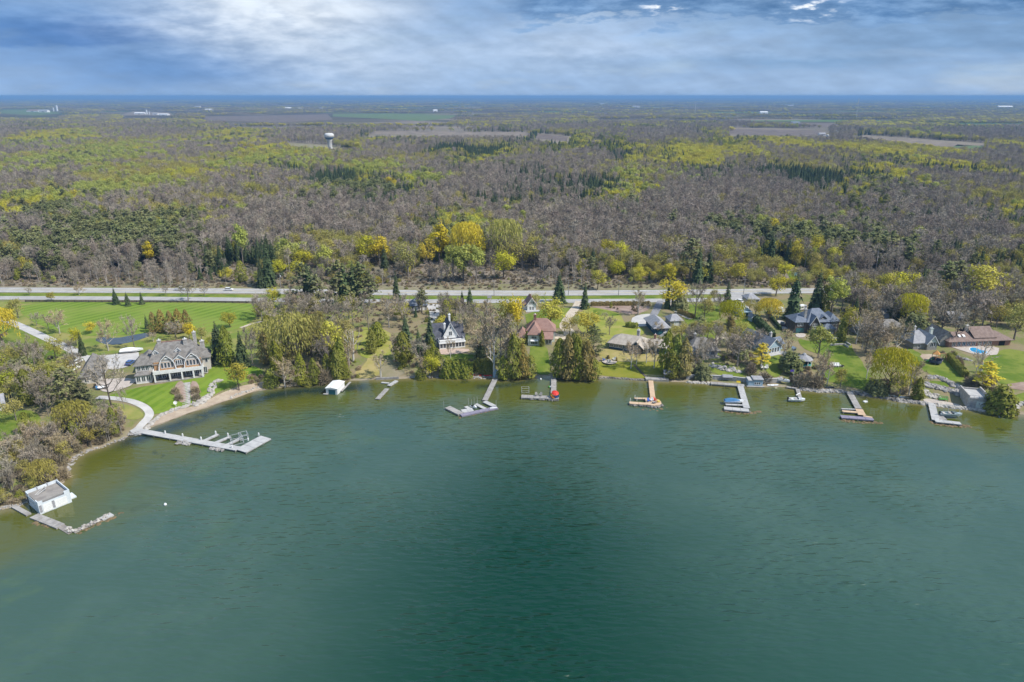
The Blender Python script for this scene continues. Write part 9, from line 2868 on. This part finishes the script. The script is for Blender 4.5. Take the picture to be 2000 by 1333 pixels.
# shrubs in groups, and filler trees in the wooded lots
FILL = [('olive', 'hazy olive tree on the bank by the flat roofed boathouse', 'olive trees of the western bank', [(20, 870), (120, 835), (240, 830), (235, 858), (130, 905), (70, 965), (10, 980)], 14, 5, 9),
  ('baretan', 'tan leafless tree on the bank by the flat roofed boathouse', 'tan trees of the western bank', [(20, 870), (120, 835), (240, 830), (235, 858), (130, 905), (70, 965), (10, 980)], 12, 5, 9),
  ('cedar', 'olive cedar along the shore between the straw bank and the clipped hedge', 'cedars by the straw bank', [(775, 705), (850, 690), (862, 730), (790, 735)], 7, 5, 9),
  ('olive', 'hazy olive tree between the lots from the gravel loop to the slate blue house', 'olive trees of the middle lots', [(1330, 655), (1490, 660), (1480, 715), (1345, 725)], 9, 6, 10),
  ('baretan', 'tan leafless tree near the long tan bungalow', 'tan trees by the long bungalow', [(1650, 640), (1790, 650), (1780, 690), (1690, 700)], 10, 8, 12),
  ('bud', 'yellow budding tree in the wooded lots at the east end', 'yellow trees of the eastern lots', [(1640, 580), (2010, 580), (2010, 600), (1640, 600)], 8, 10, 14),
  ('olive', 'hazy olive tree in the thicket between the mansion and the slate house', 'olive trees of the lakeside thicket', [(500, 620), (700, 610), (700, 690), (640, 735), (520, 735)], 16, 8, 13),
  ('baretan', 'tan leafless tree between the slate house and the red roofed house', 'tan trees between the houses', [(915, 610), (1000, 610), (1000, 680), (940, 700), (915, 690)], 6, 7, 11),
  ('bare', 'leafless grey tree between the lots from the gravel loop to the slate blue house', 'leafless trees of the middle lots', [(1330, 655), (1490, 660), (1480, 715), (1345, 725)], 14, 6, 10),
  ('olive', 'hazy olive tree on the mansion grounds west of the forecourt', 'olive trees of the western grounds', [(-20, 690), (150, 705), (130, 800), (-20, 800)], 14, 7, 11),
  ('bare', 'leafless grey tree on the mansion grounds west of the forecourt', 'leafless trees of the western grounds', [(-20, 690), (150, 705), (200, 800), (180, 830), (-20, 800)], 18, 7, 11),
  ('cedar', 'dark cedar among the wooded lots at the east end', 'cedars of the eastern lots', [(1650, 585), (2010, 585), (2010, 630), (1660, 630)], 10, 7, 12),
  ('bare', 'leafless grey tree in the thicket between the mansion and the slate house', 'leafless trees of the lakeside thicket', [(500, 605), (700, 605), (700, 690), (640, 730), (520, 720)], 26, 9, 13),
  ('cedar', 'olive cedar in the thicket between the mansion and the slate house', 'cedars of the lakeside thicket', [(500, 640), (600, 680), (700, 700), (690, 745), (540, 752)], 14, 6, 11),
  ('bare', 'leafless grey tree in the wooded lots at the east end', 'leafless trees of the eastern lots', [(1640, 585), (2010, 585), (2010, 640), (1900, 640), (1800, 635), (1650, 640)], 60, 10, 15),
  ('olive', 'hazy olive tree in the wooded lots at the east end', 'olive trees of the eastern lots', [(1640, 580), (2010, 580), (2010, 650), (1900, 635), (1800, 635), (1650, 630)], 26, 10, 15),
  ('bare', 'leafless grey tree on the bank by the flat roofed boathouse', 'leafless trees of the western bank', [(20, 880), (120, 845), (240, 830), (235, 855), (130, 900), (70, 960), (10, 980)], 18, 5, 9),
  ('bare', 'leafless tree between the service road and the slate house', 'leafless trees behind the slate house', [(700, 600), (900, 605), (930, 650), (850, 640), (760, 640)], 20, 7, 11),
  ('shrub', 'brown leafless shrub on the western bank', 'brown shrubs of the western bank', [(20, 890), (120, 850), (230, 850), (130, 900), (70, 965), (10, 975)], 45, 2.4, 4.4),
  ('shrub', 'brown leafless shrub in the brown lot by the service road', 'brown shrubs of the cleared lot', [(1160, 598), (1262, 600), (1240, 612), (1205, 608)], 10, 1.2, 2.2),
  ('shrub', 'grey leafless shrub of the mansion borders', 'grey shrubs of the mansion borders', [(300, 738), (395, 726), (395, 731), (302, 746)], 9, 0.8, 1.5),
  ('olive', 'hazy olive tree between the wooded yards', 'olive trees between the yards', [(1380, 590), (1500, 590), (1500, 610), (1380, 610)], 4, 6, 9)]
g_ = np.random.default_rng(77)
LANDMARK = [('mansion garage', 178, 725), ('golden willow', 6, 674), ('little white cottage', 0, 800), ('great dark bare oak', 218, 797), ('orange tinged willow', 150, 850), ('flat roofed boathouse', 90, 975),
   ('bleached dead tree', 15, 905), ('bushy willow', 88, 955), ('landing of the long dock', 262, 842), ('lime green round tree', 20, 778), ('tall mansion spruce', 430, 708),
   ('pale olive willow', 575, 712), ('yellow domed tree', 648, 706), ('bleached ragged tree', 690, 706), ('small white boathouse', 655, 757), ('wide tan leaning tree', 557, 757), ('very tall roadside spruce', 607, 607),
   ('broad dark spruces', 685, 604), ('slate roofed house', 880, 670), ('slate blue garage', 820, 607), ('big clipped hedge', 890, 735), ('old plank dock', 755, 755), ('round topped cedar', 739, 675), ('notice board', 956, 585),
   ('vivid maple', 990, 650), ('red brown roofed cottage', 1038, 605), ('tallest pale tree', 965, 737), ('grey hipped house', 1375, 690), ('slate blue house', 1510, 685), ('gravel loop', 1405, 655),
   ('gold tinted pine', 1485, 716), ('tiny boathouse', 1475, 752), ('dark shingled house', 1595, 640), ('long tan bungalow', 1725, 650), ('tall dark hedge', 1745, 615), ('rounded willow', 1775, 637), ('grey cottage', 1800, 675),
   ('pool house', 1910, 665), ('outbuilding', 1868, 630), ('great bright tree', 1908, 607), ('dark tall pines', 1850, 588), ('columnar cedar', 1642, 668), ('brown lot hedge', 1210, 597), ('mansion porch', 350, 738), ('yellow willow', 1500, 628)]
LP = np.array([tuple(at(u, v)[:2]) for _, u, v in LANDMARK])
NTH = 'nearest|second nearest|third nearest|fourth nearest|fifth nearest|sixth nearest|seventh nearest|eighth nearest|ninth nearest|tenth nearest|eleventh nearest|twelfth nearest|thirteenth nearest|fourteenth nearest|fifteenth nearest|sixteenth nearest|seventeenth nearest|eighteenth nearest|nineteenth nearest|twentieth nearest'.split('|')
LOOK = {'olive': 'hazy olive tree', 'baretan': 'tan leafless tree', 'bare': 'grey leafless tree', 'cedar': 'olive cedar', 'bud': 'yellow budding tree', 'shrub': 'brown leafless shrub'}
done = []
for k, lab, grp, uv, n, h0, h1 in FILL:
 ring = [tuple(at(u, v)[:2]) for u, v in uv]
 xs, ys = np.array(ring).T
 got = 0
 while got < n:
  x, y = g_.uniform(xs.min(), xs.max()), g_.uniform(ys.min(), ys.max())
  if in_poly(np.array([x]), np.array([y]), ring)[0] and shore_sd(np.array([x]), np.array([y]))[0] > 1.5:
   done.append((plant((x, y, T(x, y)), float(g_.uniform(h0, h1)), k, lab, grp, float(g_.uniform(.8, 1.2)) * (0.7 if k == 'shrub' else 1)), k, x, y))
   got += 1
for o, k, x, y in done:
 order = np.argsort(np.hypot(LP[:, 0] - x, LP[:, 1] - y))
 for i in order[:3]:
  d0 = math.hypot(LP[i, 0] - x, LP[i, 1] - y)
  r = sum(1 for nm, tx, ty in ALLTREES if nm == SPEC[k][3] and math.hypot(tx - LP[i, 0], ty - LP[i, 1]) < d0 - 1e-6)
  if r < len(NTH):
   kindname = {'bare_tree': 'leafless tree', 'budding_tree': 'budding tree', 'cedar_tree': 'cedar', 'shrub': 'shrub'}[SPEC[k][3]]
   o['label'] = '%s, the %s %s to the %s' % (LOOK[k], NTH[r], kindname, LANDMARK[i][0])
   break
build_woods()
build_far()
build_undergrowth()
# low blue ridges at the horizon
def ridge(y, h, w, ph, label):
 xs = np.linspace(-w, w, 160)
 V, F = [], []
 prof = [(-1.0, 0.0), (-0.5, 0.55), (0.0, 1.0), (0.5, 0.6), (1.0, 0.0)]
 for x in xs:
  hh = h * (0.45 + 0.3 * math.sin(x / 5200 + ph) + 0.18 * math.sin(x / 1900 + ph * 2) + 0.1 * math.sin(x / 700 + ph * 3))
  for a_, b_ in prof:
   V.append((x, y + a_ * 900, 2.0 + max(hh, 0.5) * b_))
 k = len(prof)
 for i in range(len(xs) - 1):
  for j in range(k - 1):
   F.append((i * k + j, (i + 1) * k + j, (i + 1) * k + j + 1, i * k + j + 1))
 me = np_mesh('hills', np.array(V), F, [mat('wooded_hill', (0.05, 0.055, 0.035), (0.085, 0.075, 0.055), 0.002)], smooth=True)
 o = bpy.data.objects.new('hills', me)
 link(o)
 tag(o, label, kind='structure')
ridge(14000, 26, 16000, 0.4, 'low dark wooded rise short of the horizon')
ridge(21000, 58, 24000, 1.9, 'blue wooded ridge along the horizon')
ridge(30000, 70, 30000, 3.3, 'faint farthest ridge at the horizon')
# haze: one closed box of even air round the camera and the whole scene
HB_ = MB().box(-47000, 47000, -8000, 47000, -6, 112)
hz = bpy.data.materials.new('haze')
hz.use_nodes = True
hz.node_tree.nodes.clear()
t = NT(hz.node_tree)
pv = t.n('ShaderNodeVolumePrincipled')
pv.inputs['Color'].default_value = (0.22, 0.42, 0.74, 1)
pv.inputs['Density'].default_value = 0.00010
pv.inputs['Anisotropy'].default_value = 0.0
ho = t.n('ShaderNodeOutputMaterial')
t.put(ho.inputs['Volume'], pv.outputs[0])
haze = HB_.build('haze', hz)
tag(haze, 'thin blue haze hanging over the whole landscape', kind='stuff')
